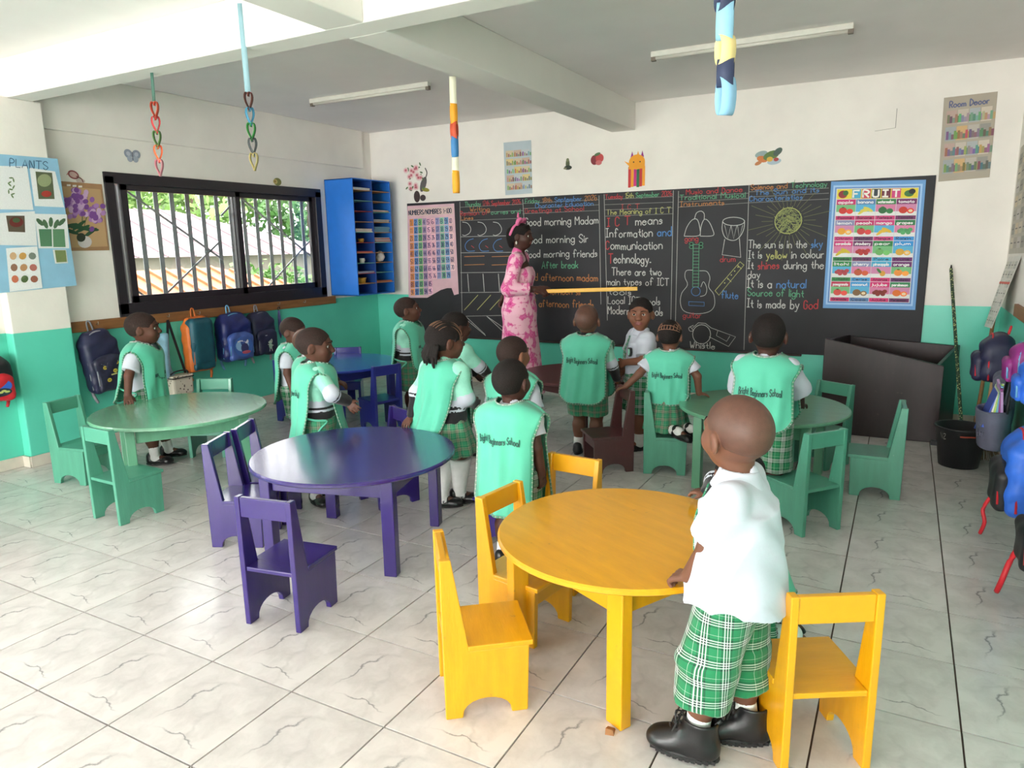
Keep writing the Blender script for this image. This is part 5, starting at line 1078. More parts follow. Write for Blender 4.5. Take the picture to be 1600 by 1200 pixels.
# guitar
bl([(1084, 382), (1083, 448), (1092, 448), (1093, 382), (1084, 382)], CG, .006)
for k in range(12): bl([(1084, 388+k*5), (1093, 388+k*5)], CG, .004)
for k in range(4): ch.ell(*wp(1081+(k % 2)*15, 381+(k//2)*5), .022, .018, (84, 132, 104), 3); ch.ell(*wp(1081+(k % 2)*15, 381+(k//2)*5), .012, .009, (38, 38, 42), 4)
bl([(1083, 422), (1073, 423), (1071, 433), (1075, 445), (1066, 458), (1064, 474), (1070, 486), (1088, 490), (1108, 487), (1117, 477), (1116, 460), (1108, 448), (1110, 434), (1105, 424), (1094, 423)], CW, .005, True); ch.stroke([wp(1088+7*math.cos(a), 455+7*math.sin(a)) for a in [2*PI*k/16 for k in range(17)]], .005, CB_); bl([(1096, 448), (1100, 440), (1105, 450), (1103, 460), (1095, 463)], CW, .005, True); bl([(1077, 471), (1101, 472), (1101, 478), (1077, 477), (1077, 471)], CB_, .005); bt('guitar', 1068, 496, 1098, 9, CR_)
# flute and whistle
bl([(1118, 454), (1157, 409), (1163, 414), (1124, 461), (1118, 454)], CY, .006)
for k in range(5): ch.ell(*wp(1133+k*5.2, 442-k*6.2), .006, .006, CY, 3)
bl([(1137, 434), (1143, 440)], CY, .005); bl([(1153, 414), (1159, 420)], CY, .005); bt('flute', 1128, 466, 1156, 12, CB_)
ch.stroke([wp(1097+14*math.cos(a), 522+15*math.sin(a)) for a in [2*PI*k/20 for k in range(21)]], .006, CW); bl([(1083, 512), (1092, 504), (1103, 505), (1112, 512), (1150, 526), (1139, 541), (1109, 526)], CW, .005, False); bl([(1079, 510), (1084, 516), (1079, 517), (1077, 512), (1084, 508)], CW, .005, True); bl([(1122, 517), (1120, 524), (1136, 533), (1141, 525)], CW, .004); bt('Whistle', 1079, 543, 1120, 10, CW)
# the sun and its sentences
sc_ = wp(1232, 345); sr = .108
rs = random.Random(4)
for k in range(150):
    a, q_ = rs.uniform(0, 6.28), sr*math.sqrt(rs.random())*.93; b_ = rs.uniform(-.5, .5)+(.8 if k % 2 else -.6); l_ = rs.uniform(.012, .03); ch.stroke([(sc_[0]+q_*math.cos(a)-l_*math.cos(b_), sc_[1]+q_*math.sin(a)-l_*math.sin(b_)), (sc_[0]+q_*math.cos(a)+l_*math.cos(b_), sc_[1]+q_*math.sin(a)+l_*math.sin(b_))], .0055, (150, 156, 104) if k % 3 else (120, 128, 92))
ch.stroke([(sc_[0]+sr*math.cos(a), sc_[1]+sr*math.sin(a)) for a in [2*PI*k/24 for k in range(25)]], .008, (180, 184, 116))
for k in range(30): a = 2*PI*k/30; L = .11+.06*((k*5) % 3); ch.stroke([(sc_[0]+(sr+.02)*math.cos(a), sc_[1]+(sr+.02)*math.sin(a)), (sc_[0]+(sr+L)*math.cos(a), sc_[1]+(sr+L)*math.sin(a))], .0035, (120, 124, 88))
bt('The sun is in the sky', 1170, 388, 1287, 12, CW, [CW]*18+[CB_]*3); bt('It is yellow in colour', 1170, 404, 1289, 12, CW, [CW]*6+[CY]*6+[CW]*10); bt('It shines during the', 1169, 420, 1289, 12, CW, [CW]*3+[CR_]*6+[CW]*11); bt('day', 1169, 434, 1190, 11, CW); bt('It is a natural', 1168, 449, 1262, 13, CW, [CW]*8+[CB_]*7); bt('Source of light', 1169, 462, 1258, 11, CG); bt('It is made by God', 1168, 480, 1280, 13, CW, [CW]*14+[CR_]*3)
brel(ch.build('chalk_writing', bd, print_mat('chalk', .95, .1)))

# ------------------------------------------------------------------ posters
def quadposter(name, label, corners, y=YB, off=.004, base=(230, 230, 226), cat='poster', th=.0015, curl=0):
    """corners: pixel TL, TR, BR, BL on the back wall plane"""
    C_ = [wp(*c) for c in corners]; Y = y-off
    r = empty(name, (C_[3][0], Y, C_[3][1]), 0, label, cat)
    V = [(x, Y, z) for x, z in C_]+[(x, Y+th, z) for x, z in C_]
    o = MB().add(V, [(0, 1, 2, 3), (7, 6, 5, 4), (0, 4, 5, 1), (1, 5, 6, 2), (2, 6, 7, 3), (3, 7, 4, 0)]).build('sheet', mat('paper_%d_%d_%d' % base, base, .6, .03, 10), r); inv(o, r)
    TLv, TRv, BRv, BLv = [Vector((x, Y, z)) for x, z in C_]
    fl_ = Flat(lambda u, v, l: (BLv.lerp(BRv, u)).lerp(TLv.lerp(TRv, u), v)+Vector((0, -l, 0)), .0004)
    W_ = (BRv-BLv).length; H_ = (TLv-BLv).length
    return r, fl_, W_, H_
def utext(fl_, t, x, y, w, h, col, W_, H_, lw=.16, layer=4):
    """stroke lettering in unit coordinates of a sheet W_ x H_"""
    g = Flat(lambda u, v, l: fl_.fn(u/W_, v/H_, l), fl_.eps); g.text(t, x*W_, y*H_, h*H_, col, w=w*W_, lw=h*H_*lw, layer=layer); b = len(fl_.V); fl_.V += g.V; fl_.F += [tuple(i+b for i in f) for f in g.F]; fl_.C += g.C
r, F1, W_, H_ = quadposter('fruit_poster', 'bright blue-bordered FRUIT poster with rows of labelled fruit pictures on the chalkboard', [(1299, 284), (1447, 281), (1430, 484), (1286, 481)], off=.018, base=(108, 160, 216))
F1.rect(.03, .03, .97, .97, (166, 204, 240), 1); F1.rect(.05, .045, .95, .955, (96, 140, 204), 2); F1.rect(.065, .055, .935, .945, (216, 216, 220), 3); F1.rect(.075, .865, .93, .94, (236, 214, 60), 4)
for k, (c_, chh) in enumerate(zip([(70, 170, 210), (200, 60, 90), (50, 60, 70), (110, 40, 60), (214, 70, 130)], 'FRUIT')): F1.rect(.24+k*.105, .868, .335+k*.105, .938, c_, 5); utext(F1, chh, .255+k*.105, .878, .085, .05, (244, 240, 230), W_, H_, .26, 6)
F1.ell(.14, .9, .05, .03, (150, 40, 50), 5); F1.ell(.17, .91, .03, .02, (60, 110, 50), 6); F1.ell(.84, .9, .05, .025, (60, 120, 60), 5); F1.ell(.87, .915, .035, .02, (40, 40, 44), 6)
EN = 'apple banana watermelon tomato lemon peach mango grapes carambola strawberry pear plum litchi cherry pineapple orange pomegranate coconut jujube persimmon'.split(); FR = 'Pomme Banane Pasteque Tomate Citron Pecher Mangue Raisin Carambole Fraise Poire Prune Litchi Cerise Ananas Mandarin Grenade Coco Jujube Persimmon'.split()
HC = [(206, 40, 110), (90, 130, 180), (50, 130, 70), (120, 40, 100), (140, 140, 180), (200, 50, 110), (214, 60, 130), (40, 120, 70), (214, 60, 130), (110, 50, 100), (40, 130, 70), (50, 150, 220), (40, 140, 70), (140, 150, 190), (60, 170, 210), (110, 40, 110), (200, 60, 90), (70, 160, 220), (220, 50, 120), (60, 140, 90)]
PC = [(206, 50, 40), (226, 214, 90), (40, 110, 60), (210, 54, 36), (236, 166, 50), (206, 60, 60), (232, 190, 60), (90, 180, 110), (214, 190, 50), (200, 56, 50), (110, 180, 100), (220, 170, 60), (200, 70, 80), (200, 90, 50), (220, 160, 60), (240, 150, 60), (220, 80, 70), (130, 96, 60), (150, 50, 36), (230, 116, 40)]
BGc = [(120, 190, 130), (214, 140, 180), (220, 130, 170), (90, 180, 220)]
for i in range(20):
    c_, r_ = i % 4, i//4; x0 = .078+c_*.2135; x1 = x0+.208; y1 = .86-r_*.161; h_ = .157
    F1.rect(x0, y1-.040, x1, y1, HC[i], 4); utext(F1, EN[i], x0+.02, y1-.030, .17, .022, (244, 244, 244), W_, H_, .22, 6); F1.rect(x0, y1-h_+.032, x1, y1-.040, BGc[(i*3+r_) % 4], 4); F1.rect(x0, y1-h_+.032, x1, y1-h_+.062, (232, 232, 230), 5)
    F1.rect(x0, y1-h_, x1, y1-h_+.030, HC[(i+4) % 20] if i % 3 else HC[i], 4); utext(F1, FR[i], x0+.025, y1-h_+.008, .16, .018, (40, 26, 50), W_, H_, .2, 6)
    cx, cy = (x0+x1)/2, y1-.085
    if i in (1, 6, 8): 
        for k in range(3): F1.ell(cx-.03+.03*k, cy-.004+.006*k, .055, .013, PC[i], 6+k, rot=.5-.4*k)
    elif i in (7, 18, 9, 12):
        for k in range(7): F1.ell(cx-.05+.018*k, cy+.012*math.sin(k*2.3), .026, .015, tuple(int(v*(.85+.05*(k % 4))) for v in PC[i]), 6+k % 3)
    elif i == 14: F1.ell(cx+.02, cy-.008, .03, .022, PC[i], 6); F1.ell(cx-.02, cy+.014, .03, .012, (60, 130, 60), 7, rot=-.6)
    else: F1.ell(cx-.03, cy, .045, .026, PC[i], 6); F1.ell(cx+.045, cy-.006, .036, .02, tuple(min(255, int(v*1.12)) for v in PC[i]), 7); F1.ell(cx+.045, cy-.006, .022, .011, (240, 220, 180), 8) if i in (3, 4, 11, 17, 19) else F1.ell(cx-.03, cy+.024, .016, .005, (60, 110, 50), 8)
inv(F1.build('print', r), r)
# numbers poster, glossy, torn at the foot
C_ = [wp(638, 322), wp(711, 318), wp(718, 459), wp(711, 461), wp(707, 450), wp(700, 450), wp(690, 453), wp(669, 465), wp(640, 465)]; Y = YB-.018
r = empty('numbers_poster', (C_[8][0], Y, C_[8][1]), 0, 'shiny pink and blue NUMBERS chart with torn lower corner at the board end', 'poster')
o = MB().prism(C_, Y, Y+.0015, (0, 2, 1)).build('sheet', mat('pink_gloss_paper', (226, 186, 196), .12, .1, 6, coat=.6, bump=.5, bscale=9), r); inv(o, r)
TLv, TRv, BLv, BRv = [Vector((a, Y, b)) for a, b in (wp(638, 322), wp(711, 318), wp(640, 467), wp(718, 463))]
F2 = Flat(lambda u, v, l: BLv.lerp(BRv, u).lerp(TLv.lerp(TRv, u), v)+Vector((0, -l, 0)), .0004); W_, H_ = (TRv-TLv).length, (TLv-BLv).length
F2.rect(.02, .89, .97, .97, (222, 196, 190), 1); utext(F2, 'NUMBERS/NOMBRES 1-100', .03, .905, .92, .045, (60, 70, 90), W_, H_, .18)
cc = [(214, 140, 84), (96, 140, 190), (110, 176, 110), (150, 130, 160), (222, 170, 190), (226, 176, 186), (140, 140, 180), (120, 180, 150), (120, 160, 200), (226, 190, 190)]
for c_ in range(10):
    for k in range(10):
        x0, y0 = .045+c_*.092, .86-k*.083
        lo_ = .14 if c_ > 4 else .03
        if c_ > 4 and y0-.075 < .12+.02*(c_-4): continue
        F2.rect(x0, y0-.075, x0+.084, y0, tuple(min(255, int(v+(8*((k*3+c_) % 4)))) for v in cc[c_]), 1); utext(F2, str(k*10+c_+1), x0+.012, y0-.062, .06, .045, (70, 70, 110), W_, H_, .14)
inv(F2.build('print', r, print_mat('gloss_print', .14, .6)), r)
def gridposter(name, label, corners, base, title, tcol, cells, rows, cols_, off=.004):
    r, f, W_, H_ = quadposter(name, label, corners, off=off, base=base)
    if title: utext(f, title, .12, .875, .76, .07, tcol, W_, H_, .18)
    rg = random.Random(name)
    for i in range(rows):
        for j in range(cols_):
            x0 = .06+j*.88/cols_; y1 = .84-i*.78/rows; c = cells[(i*cols_+j) % len(cells)]; f.rect(x0+.01, y1-.78/rows+.03, x0+.88/cols_-.01, y1, c, 1)
            for k in range(5): f.rect(x0+.03+.1*k/cols_*2, y1-.6/rows, x0+.05+.1*k/cols_*2+.03, y1-.2/rows-.02*(k % 3), tuple(max(0, int(v*rg.uniform(.5, .95))) for v in c), 2)
    inv(f.build('print', r), r); return r
gridposter('decor_poster', 'weathered grey Room Decor poster high on the right of the back wall', [(1475, 153), (1559, 143), (1546, 277), (1466, 284)], (172, 162, 146), 'Room Decor', (96, 104, 140), [(186, 160, 150), (196, 186, 172), (170, 176, 178), (204, 192, 176), (160, 166, 168), (206, 170, 120), (184, 178, 168), (150, 148, 140)], 4, 4)
gridposter('alphabet_poster', 'narrow pale blue chart with rows of tiny pictures above the board', [(787, 223), (830, 219), (832, 302), (790, 305)], (178, 192, 198), None, 0, [(206, 190, 160), (196, 170, 150), (190, 196, 198), (214, 196, 140)], 5, 3)

# ------------------------------------------------------------------ wall cut-outs on the back wall
def sticker(name, label, draw, px, py, sc, cat='wall sticker', wall='b', th=.002):
    """draw(Flat) in centimetre-like units around the centre"""
    if wall == 'b': c = at(px, py, y=YB-.003); O, U, V_ = Vector(c), Vector((1, 0, 0)), Vector((0, 0, 1))
    else: c = at(px, py, x=XL+.003+(.03 if c_ring(px, py) else 0)); O, U, V_ = Vector(c), Vector((0, 1, 0)), Vector((0, 0, 1))
    Nn = U.cross(V_); g = Flat(lambda u, v, l: O+U*(u*sc)+V_*(v*sc)+Nn*l*(1 if wall != 'b' else 1), .0006)
    draw(g); o = g.build(name); tag(o, label, cat); md = o.modifiers.new('card', 'SOLIDIFY'); md.thickness = .001; md.offset = -1; return o
def c_ring(px, py): return at(px, py, x=XL+.03)[2] > 2.36
def d_flowers(g):
    r = random.Random(3); g.ell(-.3, -3.6, 1.0, 1.5, (70, 56, 56), 1); g.ell(1.6, -4.0, .9, .8, (70, 58, 60), 1); g.ell(1.9, -.6, .9, 2.0, (96, 92, 90), 1, rot=-.4); g.stroke([(2.6, .8), (3.2, 2.2), (2.7, 3.4)], .3, (90, 86, 84), 1, True); g.ell(2.6, -2.0, 1.2, .5, (150, 146, 60), 2, rot=-.2)
    for k in range(17): x, y = r.uniform(-3.6, 1.2), r.uniform(-1.6, 4.2); g.ell(x, y, .8, .75, (232, 206, 204), 2+k % 2); g.ell(x, y, .45, .4, (216, 140, 148), 4); g.ell(x, y, .15, .15, (150, 60, 80), 5)
    for k in range(14): x, y = r.uniform(-4, 2), r.uniform(-2.2, 4.6); g.ell(x, y, .5, .2, (90, 120, 80), 3, rot=r.uniform(0, 3))
sticker('flower_elephant_cutout', 'cut-out of pink blossoms and a grey elephant in a vase by the shelf', d_flowers, 652, 285, .042)
def d_frog(g): g.ell(0, 0, .7, 1.6, (84, 92, 64), 1); g.ell(.1, -1.2, 1.4, .7, (50, 54, 44), 1); g.ell(0, 1.2, .5, .6, (120, 124, 90), 2); g.ell(-.9, -1.4, .6, .3, (130, 128, 100), 2)
sticker('frog_cutout', 'small dark green frog cut-out above the chalkboard', d_frog, 887, 256, .030)
def d_apple(g): g.ell(-.4, -.1, .9, 1.0, (130, 40, 50), 1); g.ell(.7, .2, .9, .9, (190, 70, 70), 1); g.ell(.5, -.7, .7, .5, (200, 110, 110), 2); g.ell(.2, 1.0, .7, .3, (80, 110, 70), 3, rot=.3)
sticker('apple_cutout', 'red apples cut-out above the chalkboard', d_apple, 932, 249, .046)
def d_octo(g):
    g.ell(0, 1.0, 1.5, 1.3, (240, 160, 30), 2, 24); g.rect(-1.5, -.2, 1.5, 1.0, (240, 160, 30), 2); g.poly([(-1.5, .4), (-2.4, 1.3), (-1.5, .9)], (240, 160, 30), 1)
    for x, c in ((-.9, (160, 40, 140)), (.2, (240, 170, 50)), (1.0, (150, 40, 130))): g.poly([(x-.3, 1.8), (x+.3, 1.8), (x, 2.9)], c, 1)
    for x in (-.6, .6): g.ell(x, 1.0, .13, .13, (30, 24, 24), 4)
    for k, c in enumerate([(196, 50, 50), (244, 160, 40), (206, 40, 130), (40, 110, 70), (196, 50, 50), (244, 160, 40)]): g.rect(-1.6+k*.53, -3.4+.1*(k % 3), -1.1+k*.53, .2, c, 1)
sticker('octopus_cutout', 'orange paper octopus with striped ribbon legs above the chalkboard', d_octo, 995, 262, .052)
def d_parrot(g):
    for x, y, a, b, c, q in ((-1.2, .6, 1.0, .5, (150, 170, 170), .2), (-1.0, -.2, .9, .5, (206, 120, 60), -.3), (.4, .3, 1.3, .7, (90, 120, 60), .3), (1.4, .8, .8, .5, (70, 90, 80), .7), (.9, -.7, 1.1, .5, (170, 190, 200), .1), (.2, -.3, .5, .4, (210, 170, 60), 0), (-1.6, -.8, .6, .3, (200, 130, 80), .4), (1.2, -.4, .4, .3, (170, 60, 60), 0)): g.ell(x, y, a, b, c, 1, rot=q)
sticker('parrot_cutout', 'cut-out of colourful parrots high above the chalkboard', d_parrot, 1201, 246, .052)
def d_sq(g): g.stroke([(1, 1.2), (1, -1.2)], .07, (150, 146, 136)); g.stroke([(1, -1.2), (-1.4, -1.4)], .05, (170, 166, 156))
sticker('wall_outlet_plate', 'faint square cover plate line on the white wall right of the beam', lambda g: d_sq(g), 1387, 186, .06, 'cover plate')
# ------------------------------------------------------------------ left wall: rail, bags, charts
def lw(px, py, off=0.0): q = at(px, py, x=XL+off); return (q[1], q[2])
M_railw = mat('brown_rail_wood', (138, 92, 52), .55, .15, 6, bump=.1, bscale=30, stretch=(1, 1, 8))
rail = empty('coat_rail', (XL, 2.9, .94), 0, 'brown wooden coat rail with hooks under the window', 'coat rail')
inv(bevel(bx('board', (XL, PY1+.005, .905), (XL+.024, 4.36, .985), M_railw, rail), .004), rail)
M_hook = mat('hook_steel', (170, 166, 158), .3, .05, metal=.8)
rail2 = empty('coat_rail', (XL, .3, .94), 0, 'brown wooden coat rail on the far left beyond the pillar', 'coat rail'); inv(bevel(bx('board', (XL, -.6, .905), (XL+.024, PY0-.06, .985), M_railw, rail2), .004), rail2)
def hook(px, py):
    y, z = lw(px, py, .024); o = MB().tube(smooth_line([(XL+.024, y, z), (XL+.05, y, z-.004), (XL+.055, y, z+.018)]), .003, 6).build('hook', M_hook, rail, True); return inv(o, rail)
for px, py in ((150, 506), (261, 494), (309, 490), (354, 487), (396, 483), (434, 475), (474, 472)): hook(px, py)
def blob(a, b, r, h=.008, k=.03, flat=None):
    f = Field(h); return f
def backpack(name, label, c, size, body, pocket, trim, top=.25, straps=True, panel=None, facing='l', art=None, tilt=0):
    """soft pack hung on a wall hook. c = centre against the wall; size = (width, height, depth)"""
    w, h, d = size; r = empty(name, c, 0, label, 'bag')
    r.rotation_euler = (0, 0, {'l': -PI/2, 'r': PI/2}[facing]) if True else None   # local +y points out of the wall, x along it
    r.rotation_euler = Matrix.Rotation({'l': -PI/2, 'r': PI/2}[facing], 3, 'Z').to_4x4().to_3x3().to_euler() if not tilt else (Matrix.Rotation({'l': -PI/2, 'r': PI/2}[facing], 3, 'Z') @ Matrix.Rotation(tilt, 3, 'Y')).to_euler()
    f = Field(.008); f.rbox((0, d*.48, -h*.08), (w*.5, d*.48, h*.42), min(.055, d*.3), .03); f.rbox((0, d*.40, h*.20), (w*.42, d*.38, h*.28), min(.09, d*.36), .04); f.warp(lambda x, y, z: .004*np.sin(38*x+26*z)*np.sin(30*z+20*y)+.003*np.sin(60*z+15*x)); f.cut((0, .004, 0), (0, -1, 0))
    V, Q = f.run(); V = relax(V, Q, 2); o = link('body', fmesh('body', V, Q), body, r)
    f = Field(.008); f.rbox((0, d*.98, -h*.22), (w*.41, d*.17, h*.25), min(.05, d*.16), .02); f.ell((0, d*.98, -h*.02), (w*.36, d*.13, h*.12), None, .04); f.warp(lambda x, y, z: .003*np.sin(45*x+30*z)); V, Q = f.run(); p = link('front_pocket', fmesh('pocket', relax(V, Q, 2), Q), pocket, r)
    pts = [(w*.38*math.cos(a), d*1.08, -h*.12+h*.16*math.sin(a)) for a in [PI*k/16 for k in range(17)]]; pts = [(w*.40, d*1.06, -h*.36)]+pts+[(-w*.40, d*1.06, -h*.36)]; MB().tube(pts, .005, 6).build('zip', trim, r, True)
    pts = [(w*.49, d*.70, -h*.42)]+[(w*.47*math.cos(a), d*.74-d*.10*max(0, math.sin(a)), h*.12+h*.34*math.sin(a)) for a in [PI*k/16 for k in range(17)]]+[(-w*.49, d*.70, -h*.42)]; MB().tube(pts, .006, 6).build('zip', trim, r, True)
    MB().tube(smooth_line([(-.02, d*.2, h*.46), (-.012, d*.15, h*.6), (.012, d*.15, h*.6), (.02, d*.2, h*.46)]), .006, 6).build('top_loop', trim, r, True)
    if straps: 
        for q in (-1, 1): MB().tube(smooth_line([(q*w*.36, .02, -h*.40), (q*w*.42, .05, -h*.52), (q*w*.36, .06, -h*.66)]), [.012, .012, .012, .012, .012, .012, .011, .010, .009], 6).build('strap', trim, r, True)
    if art:
        sg = -1 if facing == 'l' else 1
        g = Flat(lambda u, v, l: Vector((sg*u*w*.38, d*1.155+l+.002, -h*.20+v*h*.24)), .001); art(g); g.build('print', p)
    return r
M_navy = mat('navy_nylon', (34, 36, 66), .5, .15, 20, bump=.2, bscale=60); M_navy2 = mat('dark_blue_nylon', (30, 40, 104), .45, .2, 14, bump=.2, bscale=60); M_teal = mat('petrol_nylon', (26, 84, 100), .5, .12, 18, bump=.2, bscale=60); M_org = mat('orange_nylon', (214, 112, 44), .5, .1, 18, bump=.2, bscale=60); M_cyan = mat('light_blue_trim', (110, 170, 210), .5, .1, 20); M_grey = mat('grey_trim', (140, 142, 150), .5, .1, 20); M_red = mat('red_nylon', (206, 36, 48), .5, .1, 20, bump=.2, bscale=60); M_blk = mat('black_nylon', (28, 28, 32), .5, .15, 20, bump=.2, bscale=60); M_sky = mat('bright_blue_nylon', (46, 104, 210), .45, .12, 14, bump=.2, bscale=60); M_mag = mat('magenta_nylon', (140, 44, 124), .5, .15, 14, bump=.2, bscale=60); M_slate = mat('slate_cloth', (94, 96, 116), .8, .12, 14, bump=.3, bscale=70)
def bagpos(x0, y0, x1, y1, off=.08):
    a, b = at((x0+x1)/2, (y0+y1)/2, x=XL+off), at((x0+x1)/2, y0, x=XL+off); y_a, y_b = at(x0, (y0+y1)/2, x=XL+off)[1], at(x1, (y0+y1)/2, x=XL+off)[1]; c_ = at((x0+x1)/2, y1, x=XL+off)
    return (XL+.005, float(a[1]), float(a[2])), abs(y_b-y_a)*.86, float(b[2]-c_[2])
def a_faces(g):
    for (u, v) in ((-.45, .45), (.25, .1), (-.35, -.4), (.5, .6), (.45, -.55)): g.ell(u, v, .17, .13, (206, 186, 70), 2, 10); g.rect(u-.08, v-.03, u-.02, v+.03, (40, 36, 30), 3); g.rect(u+.02, v-.03, u+.08, v+.03, (40, 36, 30), 3)
    for k in range(10): g.stroke([(-.7+.14*k, .75-.1*(k % 4)), (-.62+.14*k, .72-.1*(k % 3))], .03, (120, 120, 140))
    g.stroke([(-.1, -.1), (.3, -.1)], .08, (200, 190, 120))
c, w, h = bagpos(127, 512, 190, 612); backpack('backpack', 'navy backpack dotted with yellow emblems hanging behind the boy at the left', c, (w, h, .15), M_navy, mat('navy_dark_panel', (40, 40, 62), .5, .3, 40), M_grey, art=a_faces, tilt=.12)
c, w, h = bagpos(288, 492, 336, 580); backpack('backpack', 'teal backpack with orange edges hanging on the coat rail', c, (w, h, .12), M_org, M_teal, M_org)
r = [o for o in bpy.data.objects if o.name.startswith('backpack.001') or o.name == 'backpack.001'][0]
f = Field(.008); f.rbox((0, .085, .015), (w*.44, .065, h*.42), .05, .02); V, Q = f.run(); link('front_panel', fmesh('panel', V, Q), M_teal, r)
def a_hero(g):
    g.ell(0, 0, .85, .85, (70, 110, 190), 1, 24); g.ell(-.1, .1, .6, .5, (150, 190, 230), 2); g.ell(.1, -.15, .35, .45, (60, 60, 110), 3); g.ell(.3, .4, .18, .18, (230, 230, 240), 3); g.stroke([(-.5, .45), (-.2, .5), (.1, .42)], .1, (230, 230, 240), 5, True); g.ell(.2, -.5, .4, .14, (190, 90, 110), 4)
c, w, h = bagpos(338, 490, 391, 560); backpack('backpack', 'boxy blue backpack with light blue piping and a printed front pocket', c, (w, h*1.1, .17), M_navy2, mat('blue_print_panel', (70, 96, 170), .4, .3, 12), M_cyan, art=a_hero)
def a_doll(g): g.ell(.1, .1, .25, .28, (190, 200, 190), 2); g.ell(.1, -.35, .2, .3, (150, 190, 170), 2); g.ell(-.05, .1, .05, .05, (60, 60, 60), 3); g.ell(.2, .1, .05, .05, (60, 60, 60), 3); g.stroke([(-.2, -.2), (.4, -.35)], .07, (190, 200, 190)); g.stroke([(0, -.6), (-.05, -.85)], .07, (190, 200, 190)); g.stroke([(.2, -.6), (.25, -.85)], .07, (190, 200, 190)); g.stroke([(-.4, .66), (.3, .66)], .06, (200, 200, 210))
c, w, h = bagpos(389, 487, 427, 553); backpack('backpack', 'small navy backpack with grey zips and a little figure printed on it', c, (w*1.1, h*1.05, .15), M_navy, M_navy, M_grey, art=a_doll)
def a_sea(g): g.ell(0, .2, .85, .6, (50, 96, 190), 1, 20); g.ell(.1, -.3, .7, .35, (40, 50, 60), 2); [g.ell(-.5+.2*k, -.2-.1*(k % 2), .16, .09, (190, 196, 110), 3) for k in range(6)]; g.stroke([(-.1, .1), (.3, .5)], .05, (190, 200, 150)); g.stroke([(.0, 0), (-.3, .3)], .05, (190, 200, 150))
c2 = at(4, 588, x=XL+.08); backpack('backpack', 'red-edged backpack with a blue seabed picture at the left edge', (XL+.005, float(c2[1])-.09, float(c2[2])), (.27, .33, .16), M_blk, M_red, M_red, art=a_sea)
# soft light blue bag behind the boy
c2 = at(248, 555, x=XL+.06); f = Field(.009); f.fru((0, .05, -.2), (0, .05, .17), (.10, .045), (.085, .03), (1, 0, 0), 0); f.warp(lambda x, y, z: .006*np.sin(50*x+9*z)); V, Q = f.run()
pb = empty('plastic_bag', (XL+.005, float(c2[1])+.02, float(c2[2])), -PI/2, 'crumpled light blue bag hanging behind the boy at the pale green table', 'bag'); link('body', fmesh('body', relax(V, Q), Q), mat('pale_blue_plastic', (150, 196, 218), .35, .15, 20, bump=.4, bscale=30), pb)
MB().tube(smooth_line([(-.03, .03, .16), (0, .03, .26), (.03, .03, .16)]), .006, 6).build('handle', M_cyan, pb, True)
# lunch bag on a long strap
ya, za = lw(283, 598, .10); lb = empty('lunch_bag', (XL+.005, ya, za), -PI/2, 'cream patterned lunch bag hanging on a long black strap', 'bag')
def dotmat():
    m, nt, b = nodemat('speckled_canvas'); tc = N(nt, 'ShaderNodeTexCoord'); v = N(nt, 'ShaderNodeTexVoronoi'); v.inputs['Scale'].default_value = 34; nt.links.new(tc.outputs['Object'], v.inputs['Vector']); r = N(nt, 'ShaderNodeValToRGB'); r.color_ramp.elements[0].position = .2; r.color_ramp.elements[0].color = (*s2l((96, 80, 72)), 1); r.color_ramp.elements[1].position = .28; r.color_ramp.elements[1].color = (*s2l((208, 198, 182)), 1); nt.links.new(v.outputs['Distance'], r.inputs[0]); nt.links.new(r.outputs[0], b.inputs['Base Color']); return m
bevel(bx('body', (-.10, .01, -.10), (.10, .13, .05), dotmat(), lb), .02); bevel(bx('lid', (-.102, .008, .05), (.102, .132, .068), dotmat(), lb), .008); MB().tube(smooth_line([(-.10, .06, .05), (-.06, .10, .10), (.06, .10, .10), (.10, .06, .05)]), .006, 6).build('handle', M_blk, lb, True); MB().tube([(-.101, .07, .048), (-.101, .134, .048), (.101, .134, .048), (.101, .07, .048)], .004, 6).build('zip', M_blk, lb)
y2, z2 = lw(262, 500, .05); dy, dz = y2-ya, z2-za
for x0 in (-.09, .09): MB().bar((x0, .05, .05), (dy*-1, .045, dz), .022, .004, up=(0, 1, 0)).build('strap', M_blk, lb)
# umbrella / purple scarf on the last used hook
y3, z3 = lw(437, 497, .05); um = empty('folded_umbrella', (XL+.045, y3, z3), 0, 'narrow folded purple umbrella hanging from the coat rail', 'umbrella'); MB().tube([(0, 0, .075), (0, 0, .02), (.002, 0, -.13), (0, 0, -.2)], [.008, .014, .018, .004], 8).build('canopy', mat('purple_cloth', (96, 92, 150), .7, .15, 30), um, True); MB().tube(smooth_line([(0, 0, .07), (0, -.01, .10), (0, .012, .11), (0, .015, .09)]), .004, 6).build('handle', M_blk, um, True)
# plants chart on the left wall and pillar
pc = empty('plants_chart', (PX, 1.1, 1.2), 0, 'light blue PLANTS chart with pasted pictures on the pillar', 'poster')
def lpan(parent, nm, P, m, x): o = MB().add([(x, y, z) for y, z in P]+[(x-.002, y, z) for y, z in P], [tuple(range(len(P))), tuple(range(2*len(P)-1, len(P)-1, -1))]+[(i, (i+1) % len(P), len(P)+(i+1) % len(P), len(P)+i) for i in range(len(P))]).build(nm, m, parent); return inv(o, parent)
lp = lambda px, py, x: (float(at(px, py, x=x)[1]), float(at(px, py, x=x)[2]))
X0 = PX+.004; M_ltb = mat('light_blue_card', (146, 194, 222), .6, .05, 10); M_wp = mat('white_paper', (232, 232, 230), .6, .03, 20)
lpan(pc, 'sheet', [lp(-60, 236, X0), lp(90, 248, X0), lp(120, 446, X0), lp(-60, 464, X0)], M_ltb, X0)
F3 = Flat(lambda u, v, l: Vector((X0+.001+l, *lp(u, v, X0))), .0006)      # chart drawn in its own measured units
def pq(P, c, layer): F3.poly(P, c, layer)
